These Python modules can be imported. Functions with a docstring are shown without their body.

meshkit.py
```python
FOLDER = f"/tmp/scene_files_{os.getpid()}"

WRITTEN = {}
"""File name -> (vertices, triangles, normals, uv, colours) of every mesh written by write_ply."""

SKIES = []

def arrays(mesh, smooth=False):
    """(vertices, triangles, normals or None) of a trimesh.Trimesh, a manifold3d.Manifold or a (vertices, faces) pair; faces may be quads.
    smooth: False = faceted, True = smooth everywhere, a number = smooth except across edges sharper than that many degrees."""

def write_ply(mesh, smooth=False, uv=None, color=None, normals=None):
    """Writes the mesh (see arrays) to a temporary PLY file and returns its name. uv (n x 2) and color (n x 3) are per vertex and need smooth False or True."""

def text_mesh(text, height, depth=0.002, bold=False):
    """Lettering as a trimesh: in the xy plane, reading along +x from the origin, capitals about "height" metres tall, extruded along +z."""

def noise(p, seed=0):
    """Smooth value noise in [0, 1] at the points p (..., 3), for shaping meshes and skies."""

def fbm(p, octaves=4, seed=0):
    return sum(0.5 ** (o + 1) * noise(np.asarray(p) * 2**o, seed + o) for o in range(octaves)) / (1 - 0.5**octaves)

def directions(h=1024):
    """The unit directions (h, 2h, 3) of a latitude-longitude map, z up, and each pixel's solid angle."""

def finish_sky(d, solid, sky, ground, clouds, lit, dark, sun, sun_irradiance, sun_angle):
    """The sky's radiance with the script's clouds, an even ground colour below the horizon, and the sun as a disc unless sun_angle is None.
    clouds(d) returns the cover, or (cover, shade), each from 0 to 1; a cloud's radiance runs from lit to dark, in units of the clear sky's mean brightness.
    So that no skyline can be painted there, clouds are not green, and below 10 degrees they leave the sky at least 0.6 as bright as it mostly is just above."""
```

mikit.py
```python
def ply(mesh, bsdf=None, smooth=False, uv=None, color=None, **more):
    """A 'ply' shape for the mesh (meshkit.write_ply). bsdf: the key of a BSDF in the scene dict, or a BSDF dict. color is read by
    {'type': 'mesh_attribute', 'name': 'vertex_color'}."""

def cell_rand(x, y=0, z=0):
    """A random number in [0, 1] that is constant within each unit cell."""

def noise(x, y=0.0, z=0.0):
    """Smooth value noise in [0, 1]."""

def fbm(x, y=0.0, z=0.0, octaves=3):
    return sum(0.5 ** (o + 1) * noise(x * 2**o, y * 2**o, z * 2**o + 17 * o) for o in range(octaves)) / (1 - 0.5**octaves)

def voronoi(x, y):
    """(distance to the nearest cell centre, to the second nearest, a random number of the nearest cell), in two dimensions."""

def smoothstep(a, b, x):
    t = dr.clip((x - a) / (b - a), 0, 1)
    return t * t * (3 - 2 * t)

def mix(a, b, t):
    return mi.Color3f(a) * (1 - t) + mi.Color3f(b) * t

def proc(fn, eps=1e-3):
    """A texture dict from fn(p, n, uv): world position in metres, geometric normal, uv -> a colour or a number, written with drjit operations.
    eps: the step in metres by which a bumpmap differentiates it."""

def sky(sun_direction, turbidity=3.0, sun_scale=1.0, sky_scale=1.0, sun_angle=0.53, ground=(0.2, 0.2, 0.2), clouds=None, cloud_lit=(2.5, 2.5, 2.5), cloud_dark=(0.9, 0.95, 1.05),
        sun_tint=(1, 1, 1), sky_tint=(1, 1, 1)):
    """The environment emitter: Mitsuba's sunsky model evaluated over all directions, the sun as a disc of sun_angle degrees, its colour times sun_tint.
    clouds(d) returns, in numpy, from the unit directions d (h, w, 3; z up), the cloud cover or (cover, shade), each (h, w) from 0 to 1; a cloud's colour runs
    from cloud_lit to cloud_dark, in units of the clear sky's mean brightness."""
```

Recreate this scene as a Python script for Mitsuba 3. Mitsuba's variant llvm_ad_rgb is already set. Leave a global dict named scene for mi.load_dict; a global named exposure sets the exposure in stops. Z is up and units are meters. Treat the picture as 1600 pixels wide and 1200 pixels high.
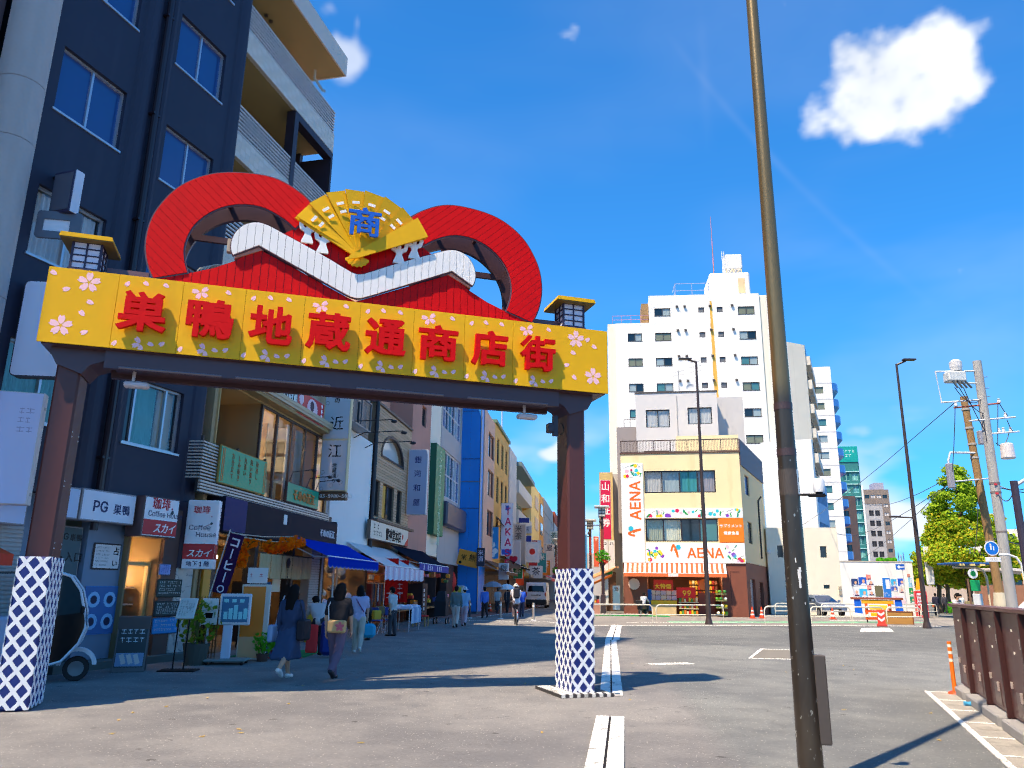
import math, random
import numpy as np, trimesh, manifold3d as m3
import shapely
from shapely.geometry import Polygon, box as sbox, LineString, Point
from shapely import affinity
from shapely.ops import unary_union
import drjit as dr
import mitsuba as mi
import mikit, meshkit
from mikit import proc, noise, fbm, voronoi, cell_rand, smoothstep, mix
T = mi.ScalarTransform4f
rng = random.Random(7)
scene, labels = {}, {}

# ------------------------------------------------------------------ camera, daylight, exposure
EYE = 1.6
PITCH, ROLL, FOCAL = math.radians(14.75), math.radians(0.8), 1215.0
_fw = np.array([0, math.cos(PITCH), math.sin(PITCH)])
_rt = np.array([1.0, 0, 0]); _up = np.cross(_rt, _fw)
CAM_UP = -math.sin(ROLL) * _rt + math.cos(ROLL) * _up
scene['camera'] = {'type': 'perspective', 'fov': 2 * math.degrees(math.atan(800 / FOCAL)), 'fov_axis': 'x', 'near_clip': 0.05, 'far_clip': 9000.0,
                   'to_world': T().look_at(origin=[0, 0, EYE], target=[0, float(_fw[1]), EYE + float(_fw[2])], up=CAM_UP.tolist())}
SUN_HEADING, SUN_ELEV = math.radians(42), math.radians(58)      # heading of the shadows, height of the sun
SUN = [-math.sin(SUN_HEADING) * math.cos(SUN_ELEV), -math.cos(SUN_HEADING) * math.cos(SUN_ELEV), math.sin(SUN_ELEV)]
exposure = 2.25


def clouds(d):
    az = np.degrees(np.arctan2(d[..., 0], d[..., 1])); el = np.degrees(np.arcsin(np.clip(d[..., 2], -1, 1)))
    n1 = meshkit.fbm(d * 14 + 3.1, 5, 3); n2 = meshkit.fbm(d * 34 + 9.7, 4, 5); n3 = meshkit.fbm(d * np.array([5.0, 5.0, 13.0]) + 1.3, 5, 8)

    def lump(a, e, ra, re, w=1.0):
        da = (az - a) * np.cos(np.radians(e))
        return w * np.exp(-(da / ra) ** 2 - ((el - e) / re) ** 2)
    # the fair-weather cumulus high on the right
    big = .8 * soft([lump(26.1, 35.1, 1.50, 1.36, 0.90), lump(28.2, 34.6, 2.40, 2.17, 1.00), lump(31.6, 34.4, 2.30, 2.08, 1.00), lump(33.3, 33.5, 1.80, 1.63, 1.00), lump(26.6, 32.8, 2.20, 1.99, 1.00), lump(29.6, 32.5, 3.30, 2.99, 1.10), lump(32.6, 31.6, 2.30, 2.08, 1.00), lump(25.2, 30.9, 1.90, 1.72, 0.95), lump(27.8, 30.6, 2.20, 1.99, 1.00), lump(31.2, 30.3, 2.20, 1.99, 0.95), lump(34.5, 31.0, 1.20, 1.09, 0.60), lump(23.4, 31.4, 1.30, 1.18, 0.70), lump(26.6, 36.3, 0.90, 0.81, 0.60)])
    cover = smoothstep_np(.36, .90, big + 1.0 * (n1 - .5) + .9 * (n2 - .5))
    # small torn ones high on the left
    small = soft([lump(-14.4, 36.4, 1.6, 1.5, 1.2), lump(-16.0, 39.2, 1.2, .9, .6), lump(-13.6, 38.4, .45, 1.6, .5), lump(-15.2, 37.4, .5, 1.1, .55)])
    cover = np.maximum(cover, .62 * smoothstep_np(.38, .95, small + .8 * (n1 - .5) + .5 * (n2 - .5)))
    # low ranks of cumulus near the horizon, all round
    band = np.exp(-((el - 5.5) / 5.5) ** 2)
    low = smoothstep_np(.52, .70, n3 * .75 + n1 * .25 + .10 * band)
    cover = np.maximum(cover, .78 * band * low)
    mid = soft([lump(3.2, 9.6, 1.7, .75, 1.0), lump(4.0, 10.2, .9, .7, .9), lump(26.6, 5.2, 3.4, 1.0, 1.0), lump(24.3, 10.6, 2.0, 1.0, .55), lump(27.2, 4.0, 3.0, .8, .9), lump(6.6, 7.2, 2.6, 1.0, .55)])
    cover = np.maximum(cover, .9 * smoothstep_np(.38, .85, mid + .6 * (n1 - .5) + .25 * (n2 - .5)))
    # thin high veils
    veil = smoothstep_np(.50, .78, meshkit.fbm(d * np.array([2.2, 3.5, 6.0]) + 4.4, 4, 11)) * .05 * smoothstep_np(4, 14, el)
    streak = lump(15.6, 35.5, .35, 3.0, .03) + np.exp(-((az - 15.2 - (35.6 - el) * .85) / .35) ** 2) * .035 * smoothstep_np(17, 24, el) * smoothstep_np(39, 35, el)
    veil = veil + .10 * smoothstep_np(.42, .7, meshkit.fbm(d * np.array([3.0, 3.0, 9.0]) + 2.2, 5, 21)) * smoothstep_np(12, 20, az) * smoothstep_np(38, 12, el)
    cover = np.maximum(cover, np.clip(veil + streak * (.5 + n1), 0, .3))
    shade = np.clip(1.5 - 1.7 * n1 - .6 * n2 - .25 * cover, 0, 1)
    return cover, shade


def soft(ls): return np.clip(sum(l ** 2 for l in ls), 0, 2.2) ** .5


def smoothstep_np(a, b, x):
    t = np.clip((x - a) / (b - a), 0, 1)
    return t * t * (3 - 2 * t)


scene['sky'] = mikit.sky(SUN, turbidity=2.6, clouds=clouds, cloud_lit=(2.2, 2.3, 2.45), cloud_dark=(1.35, 1.5, 1.75), sky_tint=(.27, .93, 1.34), sky_scale=1.12, sun_tint=(1.0, .97, .92), ground=(.16, .15, .14))

# ------------------------------------------------------------------ names and shapes
used = {}


def fresh(k):
    n = used.get(k, -1) + 1
    used[k] = n
    return k if n == 0 else '%s_%03d' % (k, n)


def thing(name, label, cat, group=None):
    k = fresh(name); labels[k] = {'label': label, 'category': cat}
    if group: labels[k]['group'] = group
    return k


def put(parent, name, mesh, bsdf, fr=None, smooth=False, label=None, kind=None):
    """One part (an entry of its own) under its holder."""
    if isinstance(mesh, list): mesh = cat(mesh)
    if hasattr(mesh, 'to_mesh'):
        mm = mesh.to_mesh(); mesh = trimesh.Trimesh(mm.vert_properties[:, :3], mm.tri_verts, process=False)
    if name in ('lettering', 'partition', 'arm', 'roof_edge', 'rail') and kind is None and len(mesh.faces) < 20000:
        adj = trimesh.graph.connected_component_labels(trimesh.Trimesh(mesh.vertices, mesh.faces).face_adjacency, node_count=len(mesh.faces)); n = adj.max() + 1
        if 1 < n <= 4:
            return [put(parent, name, trimesh.Trimesh(mesh.vertices, mesh.faces[adj == i]), bsdf, fr, smooth, label, 'part') for i in range(n)][0]
    if kind == 'part': kind = None
    k = fresh(parent + '__' + name if parent else name)
    if fr is not None: mesh = moved(mesh, fr)
    if smooth is not False and mesh.faces.shape[0] < 3: smooth = False
    scene[k] = mikit.ply(mesh, bsdf, smooth=smooth)
    e = {}
    if label: e['label'] = label
    if kind: e['kind'] = kind
    if e: labels[k] = e
    return k


def solo(name, label, cat, mesh, bsdf, fr=None, smooth=False, group=None):
    k = put(None, name, mesh, bsdf, fr, smooth)
    labels[k] = {'label': label, 'category': cat}
    if group: labels[k]['group'] = group
    return k


def struct(name, mesh, bsdf, fr=None, smooth=False):
    k = put(None, name, mesh, bsdf, fr, smooth)
    labels[k] = {'kind': 'structure'}
    return k


def moved(mesh, m):
    v = np.asarray(mesh.vertices) @ m[:3, :3].T + m[:3, 3]
    f = np.asarray(mesh.faces)
    if np.linalg.det(m[:3, :3]) < 0: f = f[:, ::-1]
    return trimesh.Trimesh(v, f, process=False)


def cat(ms):
    vs, fs, n = [], [], 0
    for m in ms:
        if isinstance(m, list): m = cat(m)
        vs.append(np.asarray(m.vertices)); fs.append(np.asarray(m.faces) + n); n += len(m.vertices)
    return trimesh.Trimesh(np.vstack(vs), np.vstack(fs), process=False)


def facade(x, y, heading, z=0.0):
    """Frame of an upright face: local X runs along it (to the right as one faces it), local Y up, local Z out towards the viewer."""
    a = math.radians(heading); m = np.eye(4)
    m[:3, 0] = [math.sin(a), math.cos(a), 0]; m[:3, 1] = [0, 0, 1]; m[:3, 2] = [math.cos(a), -math.sin(a), 0]; m[:3, 3] = [x, y, z]
    return m


def at(x, y, z=0.0, rot=0.0):
    """Frame of a free-standing thing: local x right, y forward, z up, turned rot degrees clockwise seen from above."""
    a = math.radians(-rot); m = np.eye(4)
    m[:2, :2] = [[math.cos(a), -math.sin(a)], [math.sin(a), math.cos(a)]]; m[:3, 3] = [x, y, z]
    return m


def off(fr, x=0, y=0, z=0):
    m = np.eye(4); m[:3, 3] = [x, y, z]
    return fr @ m


def turned(fr, axis, deg):
    return fr @ trimesh.transformations.rotation_matrix(math.radians(deg), axis)


def bx(x0, x1, y0, y1, z0, z1):
    v = np.array([[x, y, z] for x in (x0, x1) for y in (y0, y1) for z in (z0, z1)], float)
    f = np.array([[0, 1, 3], [0, 3, 2], [4, 6, 7], [4, 7, 5], [0, 4, 5], [0, 5, 1], [2, 3, 7], [2, 7, 6], [0, 2, 6], [0, 6, 4], [1, 5, 7], [1, 7, 3]])
    return trimesh.Trimesh(v, f, process=False)


def rbx(x0, x1, y0, y1, z0, z1, r=.02):
    """A box with chamfered edges."""
    P = [(x, y, z) for x in (x0 + r, x1 - r) for y in (y0 + r, y1 - r) for z in (z0 + r, z1 - r)]
    pts = [tuple(p[i] + (s * r if i == k else 0) for i in range(3)) for p in P for k in range(3) for s in (-1, 1)]
    h = m3.Manifold.hull_points(np.array(pts)).to_mesh()
    return trimesh.Trimesh(h.vert_properties[:, :3], h.tri_verts, process=False)


def tube(pts, r, n=8, caps=True):
    p = np.asarray(pts, float)
    t = np.gradient(p, axis=0); t /= np.linalg.norm(t, axis=1, keepdims=True) + 1e-12
    up = np.array([0, 0, 1.0]) if abs(t[:, 2]).mean() < .9 else np.array([1.0, 0, 0])
    a = np.cross(t, up); a /= np.linalg.norm(a, axis=1, keepdims=True) + 1e-12
    b = np.cross(a, t); ang = np.arange(n) * 2 * np.pi / n
    rr = np.broadcast_to(r, (len(p),))
    v = (p[:, None] + rr[:, None, None] * (np.cos(ang)[None, :, None] * a[:, None] + np.sin(ang)[None, :, None] * b[:, None])).reshape(-1, 3)
    f = []
    for i in range(len(p) - 1):
        for j in range(n):
            q = (i * n + j, i * n + (j + 1) % n, (i + 1) * n + (j + 1) % n, (i + 1) * n + j)
            f += [(q[0], q[2], q[1]), (q[0], q[3], q[2])]
    if caps:
        v = np.vstack([v, p[0], p[-1]]); c0, c1 = len(v) - 2, len(v) - 1; e = (len(p) - 1) * n
        for j in range(n):
            f += [(c0, j, (j + 1) % n), (c1, e + (j + 1) % n, e + j)]
    m = trimesh.Trimesh(v, np.array(f), process=False)
    if m.volume < 0: m.invert()
    return m


def lathe(prof, n=16):
    """Revolve (radius, height) pairs about local z."""
    m = trimesh.creation.revolve(np.array(prof, float), sections=n)
    return trimesh.Trimesh(m.vertices, m.faces, process=False)


def poly(shape, z0, z1):
    """Extrude a shapely shape or list of (x, y) from z0 to z1."""
    if isinstance(shape, (list, tuple, np.ndarray)): shape = Polygon(shape).buffer(0)
    out = []
    for g in getattr(shape, 'geoms', [shape]):
        if g.is_empty or g.geom_type != 'Polygon' or g.area < 1e-6: continue
        m = trimesh.creation.extrude_polygon(g, abs(z1 - z0), engine='earcut'); m.apply_translation([0, 0, min(z0, z1)]); out.append(m)
    return cat(out)


def wall(x0, x1, y0, y1, holes=(), z0=-.22, z1=0.0):
    return poly(sbox(x0, y0, x1, y1).difference(unary_union([sbox(h[0], h[2], h[1], h[3]) for h in holes])) if holes else sbox(x0, y0, x1, y1), z0, z1)


def sheet(pts):
    """A flat or warped grid given as rows of points."""
    p = np.asarray(pts, float); a, b = p.shape[:2]
    i, j = np.meshgrid(np.arange(a - 1), np.arange(b - 1), indexing='ij')
    q = np.stack([i * b + j, i * b + j + 1, (i + 1) * b + j + 1, (i + 1) * b + j], -1).reshape(-1, 4)
    return trimesh.Trimesh(p.reshape(-1, 3), np.vstack([q[:, [0, 1, 2]], q[:, [0, 2, 3]]]), process=False)


def slab(pts, t):
    """A grid of points given thickness t along its normal."""
    p = np.asarray(pts, float); n = np.cross(p[-1, 0] - p[0, 0], p[0, -1] - p[0, 0]); n /= np.linalg.norm(n)
    a, b = sheet(p), sheet(p - n * t); b.invert()
    m = [a, b]
    for e in (p[0], p[-1][::-1], p[:, -1], p[:, 0][::-1]): m.append(sheet([e, e - n * t]))
    return cat(m)


def sph(x, y, z, r, n=1, sc=(1, 1, 1)):
    m = trimesh.creation.icosphere(n, 1.0)
    return trimesh.Trimesh(m.vertices * np.array(sc) * r + [x, y, z], m.faces, process=False)


def curve(f, a, b, n): return [f(a + (b - a) * i / (n - 1)) for i in range(n)]


# ------------------------------------------------------------------ materials
def lin(c):
    c = np.asarray(c, float) / 255
    return np.where(c < .04045, c / 12.92, ((c + .055) / 1.055) ** 2.4)


def C(r, g, b, rough=.55, metal=0.0, spec=.5):
    """A plain surface by its own (sRGB) colour."""
    k = 'm_%d_%d_%d_%d_%d' % (r, g, b, round(rough * 100), round(metal * 100)) + ('' if spec == .5 else '_%d' % round(spec * 100))
    if k not in scene:
        d = {'type': 'principled', 'base_color': {'type': 'rgb', 'value': lin((r, g, b)).tolist()}, 'roughness': rough, 'metallic': metal}
        if metal == 0: d['specular'] = spec
        scene[k] = {'type': 'twosided', 'bsdf': d}
    return k


def tex(name, fn, rough=.6, bump=None, metal=0.0, bs=1.0, eps=2e-3, spec=None):
    d = {'type': 'principled', 'base_color': proc(fn), 'roughness': rough, 'metallic': metal}
    if spec is not None: d['specular'] = spec
    if bump: d = {'type': 'bumpmap', 'arbitrary': proc(bump, eps), 'scale': bs, 'bsdf': d}
    scene[name] = {'type': 'twosided', 'bsdf': d}
    return name


def L3(c): return [float(x) for x in lin(c)]

# outlines of the characters on the signs, in hundredths of the em: one list of x, y, x, y ... per ring, 1 first marks a counter
GLYPHS = {
 'い': [[0,67,64,75,67,79,61,88,39,92,17,84,14,77,44],[0,13,70,22,70,23,33,26,18,30,11,35,8,39,10,44,17,48,29,55,22,47,6,39,-1,34,-1,28,1,18,15,14,35]],
 'お': [[0,69,63,72,69,95,54,90,48],[0,10,12,14,22,21,29,32,35,32,54,12,55,12,62,32,61,32,80,41,80,40,62,60,66,61,65,61,58,40,54,40,38,55,41,71,40,83,32,87,25,86,16,83,8,75,2,64,-2,53,-3,50,5,66,7,77,14,79,20,78,26,74,31,68,34,53,34,40,30,40,5,35,-3,28,-3,20,0,13,5],[1,18,13,25,6,32,6,32,27,21,19]],
 'き': [[0,16,48,57,48,53,60,18,61,18,65,18,68,49,67,50,70,48,79,56,80,59,68,78,72,79,71,80,65,61,61,65,49,85,52,86,45,68,41,78,25,75,20,73,19,53,22,53,28,68,27,60,40,16,40],[0,19,11,19,19,23,28,30,27,26,13,30,7,46,2,73,5,73,-3,44,-5,33,-3,24,2]],
 'し': [[0,24,13,24,78,34,78,32,14,35,8,45,3,59,4,73,11,84,23,90,16,78,5,67,-2,50,-5,38,-4,31,-1,25,6]],
 'そ': [[0,10,40,28,42,59,68,27,67,26,75,45,75,70,77,75,72,42,43,87,46,87,38,58,37,50,32,44,23,44,14,48,8,57,4,75,3,73,-5,52,-3,45,0,39,5,36,12,35,21,39,30,45,36,11,32]],
 'て': [[0,9,67,88,73,88,65,68,63,58,57,50,48,46,35,46,25,51,16,62,8,80,5,77,-3,63,-1,54,3,45,10,40,18,38,29,39,40,44,51,54,63,9,58]],
 'の': [[0,9,28,10,42,18,56,30,66,43,71,62,71,75,66,85,56,90,42,90,24,84,13,74,3,57,-3,53,-3,49,4,58,5,69,10,77,17,82,29,82,39,80,48,69,60,56,64,47,26,40,13,33,6,25,4,17,8,11,18],[1,17,28,19,19,24,14,28,13,33,17,42,38,47,64,34,60,24,52,18,39]],
 'み': [[0,7,16,8,24,13,32,24,41,41,44,50,66,23,65,23,73,58,75,62,70,49,44,75,36,77,52,84,52,83,32,95,25,91,16,81,23,76,13,70,5,55,-6,48,0,60,6,70,17,74,27,68,31,45,37,33,10,27,5,23,4,13,6,9,10],[1,15,17,19,12,24,13,30,20,37,37,28,35,21,31,16,25]],
 'め': [[0,9,16,9,26,11,35,17,45,24,52,18,70,25,73,31,57,43,62,56,63,58,78,67,77,64,63,79,56,89,43,90,25,87,14,77,3,64,-3,55,-5,50,2,64,5,74,11,79,17,82,27,82,35,80,44,75,49,66,55,62,56,53,33,48,23,53,15,48,10,42,15,32,6,20,3,12,8],[1,33,48,43,29,54,56,43,55,34,50],[1,16,19,20,12,25,11,31,14,37,21,27,44,18,32]],
 'り': [[0,21,31,25,79,34,79,30,54,40,67,53,74,63,73,73,64,79,48,78,28,73,15,62,4,39,-5,37,-5,33,1,56,10,62,15,69,25,71,34,70,49,67,60,62,64,57,67,52,66,39,57,30,40,30,23,23,22]],
 'イ': [[0,9,36,28,43,47,52,64,63,80,78,86,72,75,61,59,50,60,-3,50,-3,51,44,13,28]],
 'カ': [[0,11,2,25,14,32,24,38,39,41,50,40,52,13,52,13,60,41,60,41,79,51,79,50,60,80,60,85,58,82,18,80,7,77,1,71,-2,54,-1,52,-1,51,4,51,7,68,6,72,9,76,29,77,52,49,52,44,29,33,10,18,-3]],
 'コ': [[0,16,13,76,13,76,60,17,60,18,69,85,68,85,-1,76,-1,76,5,16,4]],
 'サ': [[0,7,49,7,58,27,57,27,77,36,77,36,57,64,57,64,78,72,78,72,57,92,57,92,49,72,49,71,28,66,14,57,3,45,-5,37,2,49,7,59,18,63,30,64,49,36,49,36,24,27,24,27,49]],
 'ス': [[0,10,4,31,16,51,33,61,48,67,61,19,62,19,70,75,71,80,67,70,46,61,33,85,9,90,3,89,2,83,-3,55,26,38,10,24,1,16,-2]],
 'セ': [[0,6,47,30,51,30,77,39,77,39,53,83,62,88,57,77,39,66,24,59,29,70,41,76,52,39,44,39,12,41,8,47,6,85,8,84,0,47,-2,35,1,31,8,30,43,8,38]],
 'タ': [[0,9,39,20,46,32,58,41,72,44,81,53,79,48,67,81,68,87,64,80,44,70,28,80,19,76,13,75,12,64,20,49,7,27,-5,19,2,39,11,57,26,36,40,42,46,63,33,72,49,76,60,42,60,33,48,16,33]],
 'ト': [[0,33,-2,33,77,42,77,42,51,75,39,85,33,81,26,42,42,42,-3]],
 'ハ': [[0,58,67,67,69,82,35,92,4,83,1,72,37],[0,8,5,24,34,33,69,42,67,34,37,24,14,16,1]],
 'ヒ': [[0,23,77,32,77,32,46,59,54,80,63,82,55,31,38,31,14,35,9,47,8,86,11,86,2,43,0,30,2,25,6,23,10]],
 'プ': [[0,13,60,13,69,76,68,78,79,85,83,93,82,98,74,98,69,95,63,89,60,83,61,76,36,65,19,50,5,30,-4,22,4,41,10,58,24,68,40,74,60],[1,80,71,83,67,88,65,93,69,94,73,91,77,86,79,82,76]],
 'ミ': [[0,26,69,29,76,62,70,81,64,78,57,77,57],[0,16,14,18,20,21,20,59,12,75,7,78,4,74,-2,58,3],[0,21,43,24,49,26,49,62,41,75,37,71,30]],
 'メ': [[0,12,2,34,17,51,34,23,55,27,60,29,61,56,42,66,59,72,76,81,73,73,53,63,36,87,13,82,6,57,29,41,12,22,-2,18,-3]],
 'ヤ': [[0,7,52,31,56,25,77,33,79,40,58,85,67,92,63,82,47,67,29,58,32,71,46,79,57,42,50,56,-1,48,-5,33,48,8,43]],
 'リ': [[0,37,2,53,10,65,22,68,36,68,76,77,76,77,34,71,16,62,6,47,-3,43,-4],[0,22,27,22,75,31,75,31,27]],
 'ン': [[0,14,6,37,12,56,22,74,38,88,57,92,50,90,45,80,31,63,16,43,5,22,-2,19,-2],[0,17,68,23,73,48,52,42,46]],
 'ー': [[0,10,43,90,43,90,33,10,33]],
 '下': [[0,5,69,5,77,95,77,95,69,52,69,52,53,73,42,89,31,83,25,52,44,52,-8,44,-8,44,69]],
 '丸': [[0,3,-3,22,12,31,27,13,40,18,45,33,35,37,53,36,55,9,55,8,62,37,63,38,84,45,84,45,63,75,62,75,3,77,1,89,1,90,5,91,19,98,16,97,2,93,-6,75,-7,68,-2,67,55,45,55,40,30,57,17,52,10,38,22,29,7,17,-3,8,-8]],
 '仕': [[0,31,52,60,53,60,82,67,82,68,53,97,52,97,45,68,45,68,4,95,3,95,-4,34,-4,34,3,60,3,60,45,31,45],[0,3,43,18,61,30,84,36,82,26,60,26,-8,19,-8,19,48,7,36]],
 '価': [[0,31,74,95,74,95,67,76,67,76,51,94,50,94,-6,87,-6,87,0,40,0,40,-7,33,-6,33,50,50,51,50,67,31,67],[1,75,7,87,7,87,44,75,43],[1,57,7,69,7,68,44,57,43],[1,57,51,69,51,69,67,57,67],[1,40,7,51,7,50,44,40,43],[0,2,45,15,62,25,83,32,82,23,61,22,-8,15,-8,15,47,6,38]],
 '健': [[0,23,-4,34,11,26,30,32,32,38,19,42,39,42,41,32,41,29,39,26,44,34,54,41,69,28,70,28,77,47,78,50,74,38,48,50,47,47,28,42,11,49,5,60,1,96,-1,94,-7,66,-7,50,-2,39,5,29,-7],[0,49,21,66,22,66,29,52,29,52,35,66,36,66,43,53,43,53,48,66,48,66,56,49,57,49,62,66,63,66,70,53,70,53,76,66,76,66,84,72,84,73,76,89,76,89,63,96,62,96,57,89,56,89,43,73,43,72,36,90,35,90,29,73,29,73,22,94,21,94,15,73,15,72,3,66,3,66,15,49,15],[1,72,49,83,48,83,56,73,57],[1,72,63,83,63,83,70,73,70],[0,3,45,14,62,21,84,27,82,21,62,21,-8,15,-8,15,47,7,38]],
 '入': [[0,4,-2,17,7,26,16,35,30,41,43,45,59,30,75,34,82,42,75,52,64,80,16,96,2,92,-7,77,5,68,18,52,48,41,23,31,9,11,-7]],
 '券': [[0,4,25,18,34,27,42,6,43,6,50,34,50,40,58,39,60,13,60,13,66,29,66,21,78,26,82,35,70,32,66,44,66,48,84,52,84,56,84,56,82,52,66,64,66,73,81,75,81,80,79,72,66,87,66,87,60,49,60,44,50,94,49,94,43,70,42,79,34,97,25,92,20,77,27,74,2,72,-4,67,-7,51,-7,49,0,63,0,65,1,68,23,45,23,42,13,35,3,25,-5,14,-8,10,-2,19,1,29,7,33,13,37,23,22,23,21,26,8,20],[1,38,42,27,30,71,31,60,42]],
 '占': [[0,15,38,44,38,45,84,52,84,52,65,92,65,92,58,52,58,52,38,85,38,85,-7,77,-7,76,-2,23,-2,23,-8,15,-8],[1,23,6,76,5,77,31,23,31]],
 '口': [[0,12,74,87,74,87,-5,80,-5,79,3,21,3,20,-6,13,-5],[1,21,66,21,11,79,11,79,66]],
 '和': [[0,53,75,90,75,90,-3,83,-3,82,5,61,5,60,-4,53,-4],[1,60,12,82,12,82,67,60,67],[0,3,13,14,28,22,47,5,48,5,55,25,55,24,71,8,69,6,75,44,83,49,77,32,72,32,55,50,55,50,48,33,47,32,45,49,25,44,19,32,35,32,-8,25,-8,24,34,7,6]],
 '品': [[0,55,35,92,35,92,-7,85,-7,85,-3,63,-3,62,-8,55,-8],[1,62,5,85,5,85,28,62,28],[0,23,80,78,80,78,46,23,46],[1,30,54,70,53,70,72,30,72],[0,8,35,44,35,44,-7,36,-7,36,-3,16,-3,15,-8,8,-8],[1,15,5,36,5,36,28,16,28]],
 '商': [[0,6,67,6,73,47,73,44,82,51,85,57,73,94,73,94,67,67,66,74,64,67,52,88,52,88,-3,87,-5,80,-7,68,-7,66,-2,80,-2,82,0,81,46,20,46,19,-8,12,-8,12,52,33,53,28,64,31,67],[1,35,67,40,56,35,52,58,52,66,66],[0,56,40,61,45,80,30,75,25],[0,22,30,34,38,39,44,45,42,31,28,68,27,68,5,38,5,37,0,32,0,31,28,25,25],[1,38,22,38,10,62,11,61,22]],
 '地': [[0,32,43,43,47,43,75,50,75,50,51,51,51,63,56,63,84,70,84,71,60,83,64,87,67,92,65,91,25,88,20,82,18,76,18,74,25,81,25,84,27,84,57,70,51,70,14,63,14,63,48,51,43,50,4,55,1,85,1,89,6,90,15,96,12,95,4,92,-3,87,-6,52,-6,46,-4,43,3,43,39,35,36],[0,3,15,17,21,17,53,4,53,4,60,17,60,17,83,24,83,24,60,36,60,36,53,24,53,24,24,35,28,37,22,7,8,6,8]],
 '坂': [[0,28,-4,35,9,38,24,40,75,67,77,88,82,93,76,77,72,48,68,48,55,91,53,85,31,75,13,84,5,97,-2,91,-8,80,-2,69,8,57,-2,45,-7,41,-2,56,6,64,14,56,29,50,47,48,48,46,25,41,4,34,-8],[1,57,46,64,29,70,20,78,34,82,47],[0,3,16,17,22,17,53,5,53,5,60,17,60,17,83,24,83,24,60,35,60,35,53,24,53,24,25,35,28,36,22,7,8]],
 '堂': [[0,7,-5,7,1,46,2,46,13,15,13,15,20,46,20,46,30,23,30,23,53,78,53,78,30,54,30,54,20,86,20,86,13,54,13,54,2,94,1,94,-5],[1,30,36,70,36,70,47,30,47],[0,7,68,24,68,17,80,23,83,31,72,31,68,46,68,46,84,54,84,54,68,69,68,68,70,77,83,84,80,75,68,93,68,93,46,86,46,85,61,15,61,14,46,7,46]],
 '大': [[0,5,-2,20,8,30,17,39,33,43,47,6,48,6,55,44,55,46,84,54,84,53,55,94,55,94,48,57,47,64,29,73,16,85,5,96,-1,90,-8,80,-2,66,11,58,23,50,41,40,18,27,2,11,-8]],
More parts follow.
